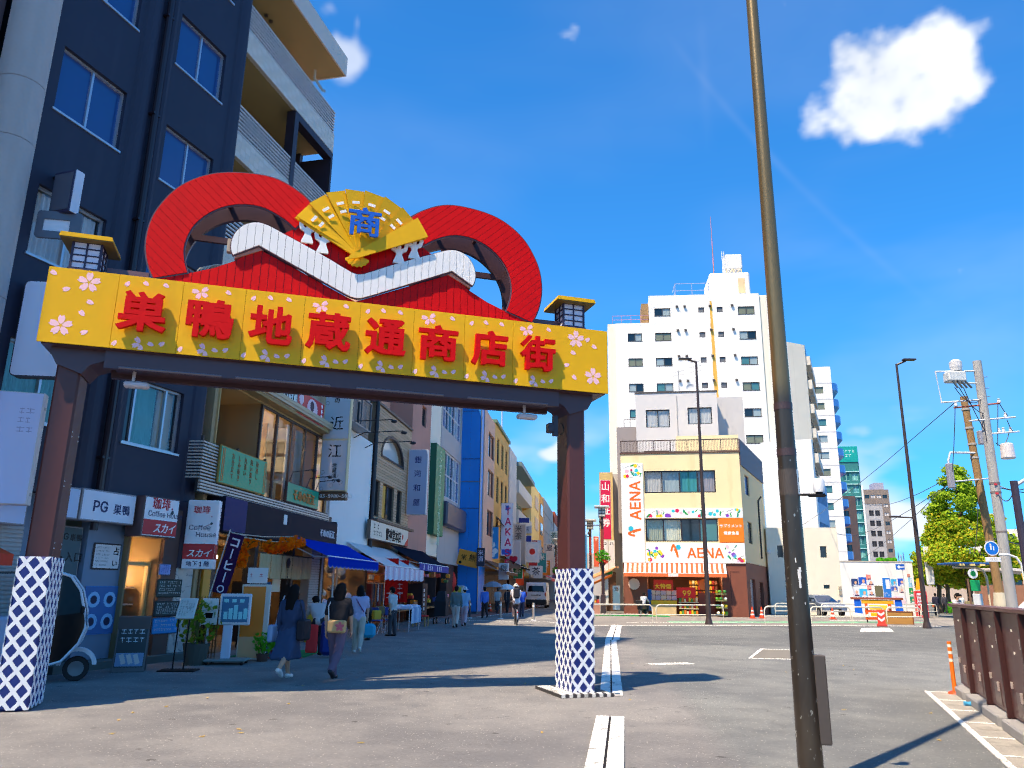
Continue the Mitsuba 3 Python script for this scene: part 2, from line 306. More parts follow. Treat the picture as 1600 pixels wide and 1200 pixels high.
 '子': [[0,5,32,5,40,46,40,47,54,71,69,15,70,15,77,82,78,87,74,75,63,54,50,54,40,95,40,95,32,54,32,54,-2,52,-6,45,-8,29,-8,26,-1,46,0,46,32]],
 '屋': [[0,3,-4,10,10,13,26,14,79,88,79,88,56,22,56,22,50,92,49,92,43,72,42,86,31,91,26,90,25,85,22,79,28,60,27,60,18,87,18,87,12,60,12,60,1,95,1,95,-5,19,-5,19,1,53,1,53,12,27,12,27,18,53,18,53,27,28,24,26,31,34,36,40,43,21,42,20,22,15,0,10,-8],[1,22,63,80,63,81,72,22,72],[1,40,33,43,32,71,34,65,40,68,43,51,43]],
 '山': [[0,11,63,18,63,18,8,46,7,46,83,54,83,54,7,81,7,82,63,89,63,89,-8,82,-8,81,0,11,0]],
 '巣': [[0,4,-1,27,10,38,17,6,18,6,25,46,25,45,32,16,32,16,70,22,70,15,81,20,84,29,74,31,70,47,70,41,82,47,84,54,74,55,71,53,70,68,70,78,84,86,81,78,70,85,70,85,32,54,32,53,25,94,25,94,18,61,17,79,6,96,0,92,-7,70,3,54,15,53,-8,46,-8,45,14,32,5,13,-5,8,-6],[1,54,63,54,54,77,54,77,64],[1,54,38,77,38,77,48,54,48],[1,23,38,46,38,46,48,23,48],[1,23,63,23,54,46,54,46,64]],
 '店': [[0,3,-3,9,10,11,21,13,72,51,72,47,82,53,84,56,81,61,72,95,72,95,65,20,64,20,32,17,11,10,-8,4,-5],[0,29,29,51,29,51,61,59,61,59,49,91,49,91,42,59,42,59,29,87,29,87,-7,79,-7,78,-3,37,-3,36,-7,29,-7],[1,37,4,78,4,79,21,37,22]],
 '康': [[0,3,-3,8,7,11,23,12,75,51,75,47,83,53,85,55,85,60,75,95,75,95,69,60,68,60,60,86,60,86,49,96,48,96,42,86,41,86,29,60,28,68,16,84,27,88,25,90,23,89,21,74,12,83,7,96,2,92,-4,74,4,60,16,60,-2,55,-7,38,-8,36,-3,51,-2,52,0,52,11,21,-2,19,4,52,17,52,29,25,29,25,34,52,34,52,42,22,42,22,48,52,48,52,55,26,55,26,60,52,60,52,69,19,69,19,31,16,11,10,-8],[1,60,35,79,34,79,42,60,42],[1,60,48,79,48,79,55,60,55],[0,39,13,25,23,24,24,29,27,39,21,43,17]],
 '張': [[0,38,31,38,38,45,38,45,80,93,79,93,73,52,73,53,65,89,65,89,60,53,60,53,52,89,52,89,46,53,46,52,38,95,37,95,31,66,31,74,18,86,28,92,24,79,13,86,6,97,-1,92,-7,83,-1,73,8,59,31,51,31,50,2,67,7,67,1,43,-8,40,-2,43,3,43,31],[0,6,73,6,80,35,80,35,50,15,50,15,47,15,35,35,34,32,1,30,-5,25,-8,11,-8,8,0,22,-1,24,1,27,28,7,29,8,57,27,58,27,72]],
 '抜': [[0,28,-3,40,12,47,28,51,59,38,60,38,67,51,67,51,84,59,84,59,67,95,67,95,60,59,60,57,47,85,47,89,45,84,25,75,10,86,3,97,-2,92,-8,82,-4,70,5,61,-3,51,-8,47,-2,58,4,65,10,54,27,49,13,41,-1,34,-7],[1,57,39,63,25,70,16,77,27,80,39],[0,3,30,18,35,18,57,5,58,5,65,18,65,18,84,25,84,25,65,37,65,37,58,25,57,25,37,37,40,38,34,25,29,25,-3,23,-6,8,-7,7,-1,18,0,18,26,5,23]],
 '料': [[0,44,20,77,26,77,84,84,84,84,28,95,30,97,23,84,20,84,-8,77,-8,76,19,45,13],[0,52,72,56,77,71,64,67,59],[0,47,47,51,52,65,43,67,40,63,35],[0,31,56,38,78,44,77,36,54],[0,3,12,13,28,18,43,5,43,5,50,21,51,21,84,28,84,28,51,44,50,44,43,28,42,43,22,38,16,28,31,27,-8,21,-8,21,30,7,5],[0,5,76,11,77,17,55,11,54]],
 '本': [[0,4,14,22,31,36,55,7,55,7,63,46,63,46,84,54,84,54,63,94,63,94,55,63,55,78,30,96,15,91,8,83,13,72,25,55,55,54,19,77,18,77,10,54,10,54,-8,46,-8,46,10,23,10,23,18,46,18,45,55,32,31,22,18,10,8]],
 '染': [[0,4,-1,23,8,38,22,6,22,6,29,46,29,46,40,54,40,54,29,95,29,95,22,61,22,76,9,96,0,92,-6,71,4,54,18,54,-8,46,-8,46,19,32,6,14,-5,8,-7],[0,27,40,36,45,43,51,50,65,35,66,35,73,51,73,52,84,59,84,59,73,78,73,78,47,79,44,88,45,89,57,95,53,95,42,92,39,74,38,71,43,71,66,57,66,52,52,44,42,33,35],[0,11,79,15,83,28,78,31,75,28,71],[0,7,38,25,56,30,52,13,33],[0,5,65,9,69,25,62,21,57]],
 '江': [[0,33,-2,33,6,59,6,59,67,38,67,38,75,90,75,90,67,67,67,67,6,96,6,96,-2],[0,8,-1,26,30,27,30,32,25,14,-7],[0,10,77,15,82,32,71,27,65],[0,4,50,9,55,27,45,22,39]],
 '河': [[0,8,78,12,82,30,73,31,78,96,78,96,70,88,70,88,-1,85,-6,76,-8,61,-8,58,-1,77,0,81,2,81,70,30,71,26,66],[0,37,57,69,56,69,20,44,20,44,13,37,13],[1,44,27,62,27,61,49,44,49],[0,13,-7,6,-1,25,30,30,25,19,3],[0,3,50,7,55,26,45,21,39]],
 '洗': [[0,26,-3,36,3,42,9,46,20,48,30,48,35,30,35,30,42,60,43,60,60,45,60,37,45,31,50,38,63,43,82,51,81,48,68,60,68,60,84,67,84,68,68,92,67,92,60,68,60,68,43,96,42,96,35,76,35,76,1,89,0,92,15,97,12,94,-5,90,-7,75,-7,70,-5,68,35,56,35,52,13,49,5,42,-2,31,-8],[0,9,78,13,83,30,71,25,66],[0,7,-2,23,30,23,30,28,25,15,-4,13,-7],[0,4,52,8,56,26,45,21,39]],
 '熊': [[0,55,49,62,49,63,38,85,45,90,40,63,32,63,23,65,21,85,21,88,23,89,30,95,28,93,18,88,15,63,15,58,17,55,22],[0,75,9,82,11,95,-5,88,-8],[0,55,84,62,84,63,73,85,80,89,74,63,67,63,58,65,57,85,57,87,59,89,65,94,63,92,53,86,50,65,50,58,53,55,59],[0,55,9,62,10,67,-6,60,-7],[0,6,67,15,74,23,85,30,82,18,68,38,70,33,76,39,79,52,62,47,59,43,64,8,60],[0,12,15,12,57,46,57,45,18,41,16,29,15,27,21,39,21,39,29,19,29,18,15],[1,18,35,39,34,39,40,19,40],[1,18,46,39,45,39,51,19,52],[0,34,9,41,10,43,-7,36,-7],[0,5,-5,12,2,17,12,24,10,19,0,12,-8]],
 '特': [[0,39,47,39,54,64,54,64,66,45,66,45,73,64,73,64,84,71,84,72,73,91,73,91,66,71,66,72,54,96,54,96,47,84,46,84,35,95,35,95,28,84,27,84,-1,81,-7,64,-8,61,-1,76,0,76,27,40,28,40,35,76,35,76,46],[0,46,21,52,25,64,8,58,5],[0,4,42,10,76,16,75,15,64,21,63,21,84,28,84,28,64,38,63,38,56,28,56,28,35,38,37,39,32,38,30,28,26,28,-8,21,-8,21,24,6,19,5,27,21,32,21,56,13,56,10,40]],
 '珈': [[0,68,72,93,72,93,-5,87,-5,86,3,74,3,74,-6,68,-6],[1,74,10,87,10,86,65,74,65],[0,27,-3,36,14,41,40,42,56,33,56,33,63,42,63,42,84,48,84,48,63,63,63,60,3,55,-5,43,-5,42,1,50,1,53,4,55,18,56,56,48,56,46,29,41,6,32,-8],[0,3,10,15,14,15,41,5,41,5,48,15,48,15,70,5,70,5,77,31,77,31,70,21,70,21,48,30,48,30,41,21,41,21,17,30,19,31,13,6,3]],
 '琲': [[0,70,83,77,83,77,67,95,67,95,60,77,60,77,46,94,46,94,39,77,39,77,25,96,25,96,18,77,18,77,-8,70,-8],[0,36,25,52,26,52,39,38,39,38,46,52,46,52,60,38,60,38,67,52,67,53,83,60,83,60,-8,53,-8,52,18,36,18],[0,3,10,17,14,17,41,6,41,6,48,17,49,17,70,5,70,5,77,36,77,36,70,23,70,23,49,33,48,33,41,23,41,23,17,34,19,35,12,5,3]],
 '直': [[0,5,-5,5,2,19,3,19,60,42,60,44,67,43,69,8,69,8,75,45,75,46,84,54,83,53,75,92,75,92,69,52,69,50,61,82,60,82,3,95,2,95,-5],[1,26,3,74,3,74,11,27,11],[1,26,18,74,17,74,25,27,26],[1,26,32,74,32,74,40,27,40],[1,26,46,74,46,74,54,27,54]],
 '神': [[0,43,68,64,68,64,84,71,84,71,68,92,68,92,15,85,15,85,20,71,19,71,-8,64,-8,64,19,50,20,50,15,43,15],[1,71,61,71,48,85,48,85,62],[1,71,27,85,26,85,41,71,41],[1,50,27,64,26,64,41,50,41],[1,50,61,50,48,64,48,64,62],[0,3,29,19,42,30,59,30,60,5,60,5,67,24,67,16,80,22,84,30,72,26,67,36,67,40,64,28,42,40,28,36,23,26,34,26,-8,19,-8,19,32,7,22]],
 '立': [[0,5,4,54,4,62,26,69,52,70,52,77,50,63,4,95,4,95,-4,5,-4],[0,10,65,90,65,90,58,10,58],[0,43,83,50,85,55,68,48,66],[0,24,50,31,52,39,21,40,10,33,8]],
 '米': [[0,4,2,20,14,39,37,6,38,6,45,46,46,46,84,54,84,54,46,94,45,94,38,60,37,77,18,97,4,91,-2,75,9,54,33,54,-8,46,-8,45,33,31,14,15,0,9,-3],[0,67,54,81,79,89,76,73,51],[0,12,75,18,78,28,64,32,55,25,52]],
 '茶': [[0,4,35,31,48,49,65,56,62,55,60,67,50,97,36,92,30,89,30,68,41,50,54,32,40,14,31,8,29],[0,18,31,46,31,46,44,54,44,54,31,82,31,82,24,54,24,53,-6,47,-8,36,-9,34,-2,46,-1,46,24,18,24],[0,6,67,6,74,27,74,28,84,35,84,35,74,64,74,65,84,72,84,73,74,94,74,94,67,73,67,72,58,65,58,64,67,35,67,35,58,28,57,27,67],[0,63,16,70,20,90,0,84,-4],[0,8,0,22,12,28,20,35,17,27,6,15,-5]],
 '蔵': [[0,3,-5,8,5,10,18,11,58,63,58,63,64,70,64,70,58,83,59,75,67,78,71,71,71,70,66,63,66,63,71,37,71,37,63,30,63,29,71,5,71,5,77,29,78,30,84,37,84,38,78,63,78,63,84,70,84,71,78,95,77,95,71,80,71,89,63,86,58,92,58,92,52,70,51,74,26,78,34,82,45,89,44,84,30,76,15,81,2,85,-2,88,-3,90,-1,91,10,97,6,96,-3,92,-9,85,-10,81,-8,75,-2,71,7,54,-9,48,-4,56,2,23,3,23,45,59,45,59,40,45,40,45,33,57,33,57,15,45,15,45,8,58,7,59,5,68,16,63,52,18,52,17,20,15,3,9,-9],[1,29,28,29,20,52,20,52,28],[1,29,8,39,8,39,15,29,15],[1,29,34,39,33,40,40,29,40]],
 '街': [[0,65,-1,79,0,79,44,68,45,68,51,96,51,96,45,87,44,87,-2,85,-5,80,-8,68,-8],[0,70,78,95,78,95,72,70,72],[0,27,6,44,8,44,24,30,24,30,30,44,31,44,42,51,42,52,30,66,30,66,24,51,24,51,10,68,11,69,4,28,-1],[0,29,45,29,51,44,52,44,65,31,65,31,71,44,72,44,84,51,84,51,72,65,71,65,65,51,65,51,52,67,51,67,45],[0,2,35,14,47,24,64,30,62,22,47,22,-8,15,-8,15,36,7,29],[0,3,63,14,74,21,84,27,82,19,70,8,59]],
 '衣': [[0,4,29,26,43,42,60,6,60,6,68,49,68,43,82,50,85,57,72,54,68,94,68,94,60,57,60,60,47,66,33,85,52,92,47,69,26,82,11,96,1,92,-5,80,3,66,17,57,34,50,57,33,40,33,5,60,12,62,5,25,-8,21,-2,26,5,26,33,8,24]],
 '証': [[0,40,-5,40,2,47,3,47,54,54,54,54,3,66,3,66,70,43,71,43,78,95,78,95,71,73,70,73,44,94,43,94,36,73,36,73,3,96,2,96,-5],[0,4,62,4,68,20,68,15,82,20,84,26,72,23,68,40,68,40,62],[0,8,40,37,40,37,34,8,34],[0,8,26,37,26,37,-4,15,-4,15,-8,8,-8],[1,15,3,30,3,30,19,15,19],[0,9,54,37,54,37,48,9,48]],
 '近': [[0,4,0,10,7,19,13,19,40,5,40,5,48,26,48,26,12,36,5,52,2,96,4,94,-4,85,-5,44,-5,35,-2,22,6,18,4,9,-7],[0,32,13,40,33,42,78,86,84,88,83,92,78,49,72,49,55,95,55,95,48,77,47,77,8,69,8,69,47,49,47,47,28,42,14,38,8],[0,8,78,14,82,29,65,23,61]],
 '通': [[0,4,-2,10,5,18,11,18,39,4,39,4,46,25,46,25,11,37,3,49,1,97,2,95,-5,88,-5,44,-5,35,-2,22,5,18,4,9,-7],[0,36,59,62,59,62,60,45,68,51,72,65,66,78,74,36,75,36,80,87,81,91,78,87,73,72,63,79,59,92,59,91,10,87,7,75,7,73,13,84,13,84,24,67,24,67,7,60,7,60,24,44,24,43,7,37,7],[1,67,30,84,30,85,38,67,39],[1,67,45,84,44,85,53,67,53],[1,43,45,60,44,60,53,44,53],[1,44,38,44,30,60,30,60,39],[0,7,75,12,80,24,70,29,63,23,58]],
 '酒': [[0,29,72,29,79,95,79,95,72,73,71,73,58,92,58,92,-8,85,-8,84,-3,40,-3,40,-8,33,-8,33,58,49,58,50,71],[1,40,4,84,3,85,14,40,15],[1,40,29,40,21,85,22,84,31,72,31,67,33,65,51,57,51,56,42,53,35,43,26],[1,72,38,84,37,84,51,72,51],[1,57,58,66,58,66,72,57,71],[1,40,32,48,38,50,44,51,51,40,51],[0,12,-7,5,-2,22,30,27,25,15,-2],[0,7,77,12,82,27,72,23,66],[0,4,50,8,55,25,46,20,40]],
 '銀': [[0,45,-2,48,3,48,80,91,80,91,35,71,35,76,22,90,32,95,27,80,15,85,8,96,-1,92,-7,85,-3,72,14,64,35,56,35,56,3,72,7,73,0,47,-8],[1,56,43,83,42,84,54,56,55],[1,56,61,83,61,84,73,56,73],[0,3,60,16,71,25,84,31,82,30,78,45,65,40,59,26,72,14,59,38,59,38,52,28,52,28,41,42,41,42,34,28,34,28,8,42,10,43,3,7,-5,5,2,21,6,21,34,6,34,6,41,21,41,21,52,11,52,11,56,7,53],[0,30,13,35,30,41,29,35,11],[0,9,28,14,29,18,10,13,9]],
 '階': [[0,41,33,57,33,60,43,69,42,67,47,67,83,74,83,74,67,90,76,95,72,74,60,74,48,76,47,88,47,90,57,96,55,94,43,90,40,69,42,65,34,90,33,90,-8,82,-8,82,-5,49,-5,48,-8,41,-8],[1,48,2,82,2,82,11,49,12],[1,48,18,82,18,82,27,49,27],[0,36,46,40,51,40,83,47,83,47,71,64,70,64,64,47,64,47,49,63,52,64,46,39,39],[0,8,80,31,80,36,77,26,52,33,41,35,32,34,20,28,16,20,15,18,21,26,23,28,26,27,39,20,50,27,73,15,73,15,-8,8,-8]],
 '雷': [[0,8,45,8,67,46,67,45,74,13,74,13,80,87,80,86,74,54,74,53,67,92,67,92,45,85,45,85,61,54,61,53,35,46,35,45,61,15,61,15,45],[0,16,31,84,31,84,-7,76,-7,76,-5,24,-5,23,-8,16,-8],[1,53,2,76,1,76,10,54,10],[1,53,17,76,16,76,25,54,25],[1,23,2,46,1,46,10,24,10],[1,23,17,45,16,46,25,24,25],[0,58,43,83,43,83,38,58,38],[0,58,55,80,55,80,49,58,49],[0,17,43,41,43,41,38,17,38],[0,19,55,41,55,41,49,19,49]],
 '食': [[0,4,54,32,67,49,85,56,82,55,78,69,68,97,55,93,49,78,53,78,23,82,25,87,20,71,9,88,-3,82,-8,44,15,49,20,64,12,76,21,30,21,29,2,53,6,53,0,21,-8,18,-1,22,3,22,52,8,47],[1,30,57,47,57,43,65,50,67,56,57,72,57,50,74],[1,29,28,70,28,71,36,30,36],[1,29,43,70,42,71,50,30,50]],
 '餃': [[0,42,-3,56,7,65,16,54,40,61,41,69,23,77,42,84,40,80,27,74,16,85,5,97,-2,92,-8,80,-1,69,10,58,-1,46,-8],[0,63,58,50,35,43,40,57,60],[0,75,57,81,60,96,40,90,36],[0,45,63,45,70,67,70,62,81,67,85,75,73,71,70,94,70,94,63],[0,3,63,15,73,23,85,29,83,28,79,42,66,38,60,24,74,7,55],[0,5,0,10,5,10,55,22,55,20,64,25,65,30,55,38,55,38,21,17,21,17,5,29,9,27,17,33,19,40,-1,35,-3,32,4,8,-7],[1,17,28,31,27,31,36,17,36],[1,17,42,31,42,31,49,17,49]],
 '鴨': [[0,48,22,48,75,62,75,65,84,73,83,70,75,88,75,88,45,55,45,55,40,96,40,96,34,55,34,55,28,95,28,93,5,90,-5,83,-8,72,-8,70,-2,81,-2,84,-1,86,9,81,7,75,18,79,20,86,10,87,22],[1,55,51,81,51,82,58,55,58],[1,55,64,81,63,82,70,55,70],[0,65,16,69,17,75,3,70,2],[0,54,15,59,16,62,1,61,-2,57,-2],[0,36,-2,42,7,45,18,50,16,47,4,43,-4,41,-5],[0,7,77,43,77,43,22,37,22,37,26,28,26,28,-8,22,-8,22,26,13,26,13,20,7,20],[1,28,33,37,33,37,49,28,48],[1,28,55,37,55,37,71,28,71],[1,13,55,22,55,21,71,13,71],[1,13,48,13,33,21,33,22,48]],
}


def glyph(ch, h, fat=0.0):
    """One character as a flat shapely shape, h metres tall (em box), origin at its lower left."""
    out = None
    for ring in GLYPHS[ch]:
        q = [(ring[i] / 100 * h, (ring[i + 1] / 100 + .12) * h) for i in range(1, len(ring), 2)]
        if len(q) < 3: continue
        g = Polygon(q).buffer(0)
        if ring[0]: out = out.difference(g)
        else: out = g if out is None else out.union(g)
    return out.buffer(fat * h, join_style=2) if fat else out


def jtext(s, h, depth=.006, vertical=False, fat=.012, pitch=1.05):
    """Lettering laid along +x (or down -y), origin at the lower left of the first character."""
    ms = []
    for i, ch in enumerate(s):
        if ch == ' ': continue
        if ord(ch) < 128:
            m = meshkit.text_mesh(ch, h * .75, depth, True); w = m.bounds[1][0] - m.bounds[0][0]
            m.apply_translation([(h - w) / 2 - m.bounds[0][0], 0.08 * h, 0])
        elif vertical and ch == 'ー':
            m = poly(sbox(.44 * h, .05 * h, .56 * h, .95 * h), 0, depth)
        else: m = poly(glyph(ch, h, fat), 0, depth)
        m.apply_translation([0, -i * h * pitch, 0] if vertical else [i * h * pitch, 0, 0]); ms.append(m)
    return cat(ms)


def ltext(s, h, depth=.005, bold=True):
    m = meshkit.text_mesh(s, h, depth, bold)
    return trimesh.Trimesh(m.vertices, m.faces, process=False)


def shift(m, x=0, y=0, z=0):
    m = m.copy() if not isinstance(m, list) else cat(m)
    m.apply_translation([x, y, z]); return m


# ------------------------------------------------------------------ grained surfaces
def _grain(p, f, a): return 1 + a * (fbm(p.x * f, p.y * f, p.z * f, 3) - .5)


def plaster(name, c, f=1.2, amt=.16, fine=.10, rough=.75, streak=.0, sc=(90, 85, 80), bump=True, spec=None):
    """Painted or rendered wall: blotches, fine grain and vertical rain streaks."""
    c = L3(c); sc = L3(sc)

    def fn(p, n, uv):
        v = mi.Color3f(c) * (_grain(p, f, amt) * _grain(p, 23, fine))
        if streak:
            s = smoothstep(.56, .80, fbm((p.x + p.y) * 2.6, p.z * .10, 3.0, 3) * .75 + .25 * noise(p.x * 9, p.y * 9, p.z * 2.0)) * streak
            v = v * (1 - s) + mi.Color3f(sc) * s
        return v
    return tex(name, fn, rough, (lambda p, n, uv: fbm(p.x * 40, p.y * 40, p.z * 40, 2) * .0012) if bump else None, spec=spec)


def f_asphalt(p, n, uv):
    big = fbm(p.x * .35, p.y * .35, 1.0, 4); mid = fbm(p.x * 2.3, p.y * 2.3, 5.0, 3); fine = noise(p.x * 95, p.y * 95, 2.0); f2 = noise(p.x * 41, p.y * 41, 7.0)
    v = mix(L3((98, 98, 99)), L3((122, 121, 119)), smoothstep(.25, .75, big * .6 + mid * .4))
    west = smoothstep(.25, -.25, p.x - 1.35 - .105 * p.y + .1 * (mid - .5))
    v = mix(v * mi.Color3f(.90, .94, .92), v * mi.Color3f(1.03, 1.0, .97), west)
    new = smoothstep(-.04, .04, (p.y - 25.4) + .32 * (p.x - 6) + .05 * (f2 - .5)) * smoothstep(-.04, .04, p.x - 3.6) 
    v = mix(v, v * .84, new)
    patch = smoothstep(-.02, .02, p.x - 2.45) * smoothstep(.02, -.02, p.x - 4.6) * smoothstep(-.02, .02, p.y - 9.6) * smoothstep(.02, -.02, p.y - 11.9)
    v = mix(v, v * .93, patch)
    st, sd, sr = voronoi(p.x * 34, p.y * 34)
    v = v * (.86 + .18 * f2 + .12 * fine)
    v = mix(v, mi.Color3f(L3((170, 164, 156))), smoothstep(.90, .985, sr) * smoothstep(.34, .18, st) * .7)
    spot, s2, s3 = voronoi(p.x * 1.7, p.y * 1.7)
    v = mix(v, mi.Color3f(L3((44, 42, 40))), smoothstep(.75, .95, s3) * smoothstep(.10, .05, spot + .05 * (f2 - .5)) * .55)
    crack = abs_(fbm(p.x * .8 + 3, p.y * .8, 2.0, 4) - .5)
    return mix(v, v * .55, smoothstep(.0045, .0015, crack) * .8 * smoothstep(.45, .62, big))


def abs_(x): return dr.abs(x)


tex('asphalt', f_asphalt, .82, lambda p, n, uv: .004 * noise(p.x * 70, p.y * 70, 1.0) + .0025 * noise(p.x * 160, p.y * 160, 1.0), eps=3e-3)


def f_paintline(p, n, uv):
    w = fbm(p.x * 7, p.y * 7, 4.0, 4); g = noise(p.x * 60, p.y * 60, 1.0)
    v = mix(L3((232, 230, 222)), L3((206, 203, 194)), fbm(p.x * 3, p.y * 3, 1.0, 3))
    return mix(v, mi.Color3f(L3((96, 92, 86))), smoothstep(.60, .76, w * .75 + g * .25) * .8)


tex('road_paint', f_paintline, .65)


def f_concrete(p, n, uv):
    v = mix(L3((128, 124, 117)), L3((154, 149, 140)), fbm(p.x * 2.1, p.y * 2.1, p.z * 2.1, 4))
    v = v * (.86 + .2 * noise(p.x * 55, p.y * 55, p.z * 55))
    return mix(v, v * .72, smoothstep(.58, .75, fbm(p.x * 5 + 9, p.y * 5, p.z * 5, 3)) * .6)


tex('concrete', f_concrete, .8, lambda p, n, uv: .002 * noise(p.x * 60, p.y * 60, p.z * 60))


def f_greenlane(p, n, uv):
    w = fbm(p.x * 5, p.y * 5, 4.0, 4)
    return mix(mix(L3((74, 150, 104)), L3((112, 172, 130)), fbm(p.x * 2, p.y * 2, 2.0, 3)), mi.Color3f(L3((128, 124, 116))), smoothstep(.50, .66, w) * .7)


tex('green_lane_paint', f_greenlane, .75)
plaster('navy_wall', (36, 41, 62), .8, .22, .10, .62, .16, (54, 58, 78))
plaster('white_wall', (236, 234, 228), .5, .05, .04, .8, .10, (196, 190, 180))
plaster('cream_wall', (232, 224, 204), .6, .08, .05, .8, .10, (190, 180, 160))
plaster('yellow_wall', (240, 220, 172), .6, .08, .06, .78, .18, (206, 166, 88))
plaster('tan_wall', (178, 152, 112), .7, .12, .08, .8, .15, (140, 118, 90))
plaster('pink_wall', (190, 138, 122), .6, .12, .08, .8, .15, (150, 104, 92))
plaster('grey_wall', (176, 172, 170), .6, .10, .07, .8, .12, (132, 128, 124))
plaster('soffit', (170, 150, 104), .5, .10, .05, .8, 0)
plaster('brown_wall', (126, 72, 54), .9, .12, .08, .7, .10, (100, 62, 50))
plaster('red_paint', (208, 8, 12), 2.0, .08, .0, .5, .10, (150, 20, 20), bump=False, spec=.15)
plaster('gold_paint', (230, 176, 16), 1.6, .06, .0, .45, .10, (176, 130, 30), bump=False, spec=.25)
plaster('white_paint', (232, 230, 226), 2.2, .06, .04, .5, .10, (190, 186, 176), bump=False)
plaster('dark_steel', (74, 52, 58), 1.1, .16, .08, .38, .06, (110, 90, 88), bump=False)
plaster('brown_steel', (80, 42, 38), 1.4, .18, .08, .42, .10, (124, 92, 78), bump=False)


def f_lamp(p, n, uv):
    v = mix(L3((120, 100, 68)), L3((138, 118, 82)), fbm(p.x * 8, p.y * 8, p.z * 1.5, 3))
    low = smoothstep(3.6, 3.3, p.z); scuff = smoothstep(.70, .80, fbm(p.x * 30, p.y * 30, p.z * 18, 4)) * smoothstep(3.2, 2.4, p.z)
    v = mix(v, mix(L3((60, 52, 46)), L3((88, 78, 66)), fbm(p.x * 11, p.y * 11, p.z * 2.5, 3)), low)
    return mix(v, mi.Color3f(L3((190, 184, 172))), scuff * .8)


tex('lamp_metal', f_lamp, .30, metal=.55)
plaster('bark', (96, 80, 62), 4, .4, .3, .9)


def f_pole(p, n, uv):
    v = mix(L3((150, 150, 150)), L3((178, 176, 172)), fbm(p.x * 3, p.y * 3, p.z * .8, 4))
    return v * (.93 + .12 * noise(p.x * 14, p.y * 14, p.z * 4))


tex('pole_concrete', f_pole, .85)
plaster('pole_wood', (150, 118, 78), 2.5, .35, .2, .85, .3, (92, 70, 48))
plaster('tarp_blue', (12, 128, 214), .6, .16, .06, .45, 0, bump=False)


def f_marble(p, n, uv):
    w = fbm(p.x * 3 + 2 * fbm(p.x * 2, p.y * 2, p.z * 2, 3), p.y * 3, p.z * 3, 4)
    return mix(L3((206, 200, 192)), L3((140, 136, 136)), smoothstep(.05, .0, abs_(w - .5)) * .7 + .2 * noise(p.x * 20, p.y * 20, p.z * 20))


tex('marble', f_marble, .25)


def f_noren(p, n, uv):
    return mix(L3((196, 166, 116)), L3((222, 194, 146)), fbm(p.x * 30, p.y * 30, p.z * 2.5, 3)) * (.92 + .14 * noise(p.x * 150, p.y * 150, p.z * 150))


tex('noren_cloth', f_noren, .9)
scene['leaf_ginkgo'] = {'type': 'principledthin', 'base_color': {'type': 'rgb', 'value': L3((176, 204, 56))}, 'roughness': .6, 'diff_trans': .8}
scene['leaf_dark'] = {'type': 'principledthin', 'base_color': {'type': 'rgb', 'value': L3((112, 146, 44))}, 'roughness': .6, 'diff_trans': .7}
scene['leaf_yellow'] = {'type': 'principledthin', 'base_color': {'type': 'rgb', 'value': L3((206, 190, 52))}, 'roughness': .6, 'diff_trans': .8}
scene['leaf_bright'] = {'type': 'principledthin', 'base_color': {'type': 'rgb', 'value': L3((88, 170, 40))}, 'roughness': .6, 'diff_trans': .8}
scene['leaf_autumn'] = {'type': 'principledthin', 'base_color': {'type': 'rgb', 'value': L3((250, 130, 16))}, 'roughness': .6, 'diff_trans': .8}
scene['leaf_autumn_red'] = {'type': 'principledthin', 'base_color': {'type': 'rgb', 'value': L3((232, 84, 20))}, 'roughness': .6, 'diff_trans': .8}
scene['clear_pane'] = {'type': 'thindielectric', 'int_ior': 1.5}


def cloth(name, c):
    c = L3(c); scene[name] = {'type': 'principledthin', 'base_color': {'type': 'rgb', 'value': c}, 'roughness': .8, 'diff_trans': .7}
    return name


cloth('awning_blue', (24, 66, 196)); cloth('awning_white', (226, 226, 226)); cloth('awning_dark', (44, 48, 62)); cloth('awning_red', (206, 70, 46)); cloth('curtain_white', (222, 224, 222)); cloth('curtain_teal', (80, 170, 166)); cloth('flag_purple', (72, 44, 92)); cloth('banner_blue', (40, 140, 206)); cloth('cloth_red', (200, 36, 34)); cloth('curtain_olive', (150, 140, 96))
GLASS_DARK = C(24, 34, 40, .06, 0, .8); GLASS_TEAL = C(70, 120, 122, .08, 0, .8); GLASS_BLUE = C(30, 70, 128, .06, 0, .9); GLASS_OLIVE = C(120, 124, 100, .1, 0, .7); GLASS_PALE = C(150, 166, 168, .1, 0, .7)
BLACK = C(24, 22, 24, .6, 0, .25); WHITE = C(230, 230, 228, .45); INK = C(24, 22, 22, .8, 0, .2); STEEL = C(150, 152, 154, .35, .8); DKMETAL = C(52, 44, 44, .45); REDPLASTIC = C(206, 30, 30, .4); ORANGE = C(232, 112, 20, .5); GUARD = C(232, 222, 198, .45); SIGNWHITE = C(243, 243, 246, .4)

# ------------------------------------------------------------------ the ground
def ground_poly(name, pts, z, bsdf, thick=None):
    if thick: return struct(name, poly(pts, z - thick, z), bsdf)
    g = Polygon(pts).buffer(0); v, f = trimesh.creation.triangulate_polygon(g, engine='earcut')
    return struct(name, trimesh.Trimesh(np.c_[v, np.full(len(v), z)], f, process=False), bsdf)


struct('ground', sheet([[(-2500, -800, -.004), (-2500, 4500, -.004)], [(2500, -800, -.004), (2500, 4500, -.004)]]), C(92, 88, 82, .9))
ground_poly('road', [(-60, -40), (60, -40), (160, 190), (60, 190), (30, 60), (12, 60), (22, 190), (2, 190), (-10, 20), (-60, 0)], 0.0, 'asphalt')

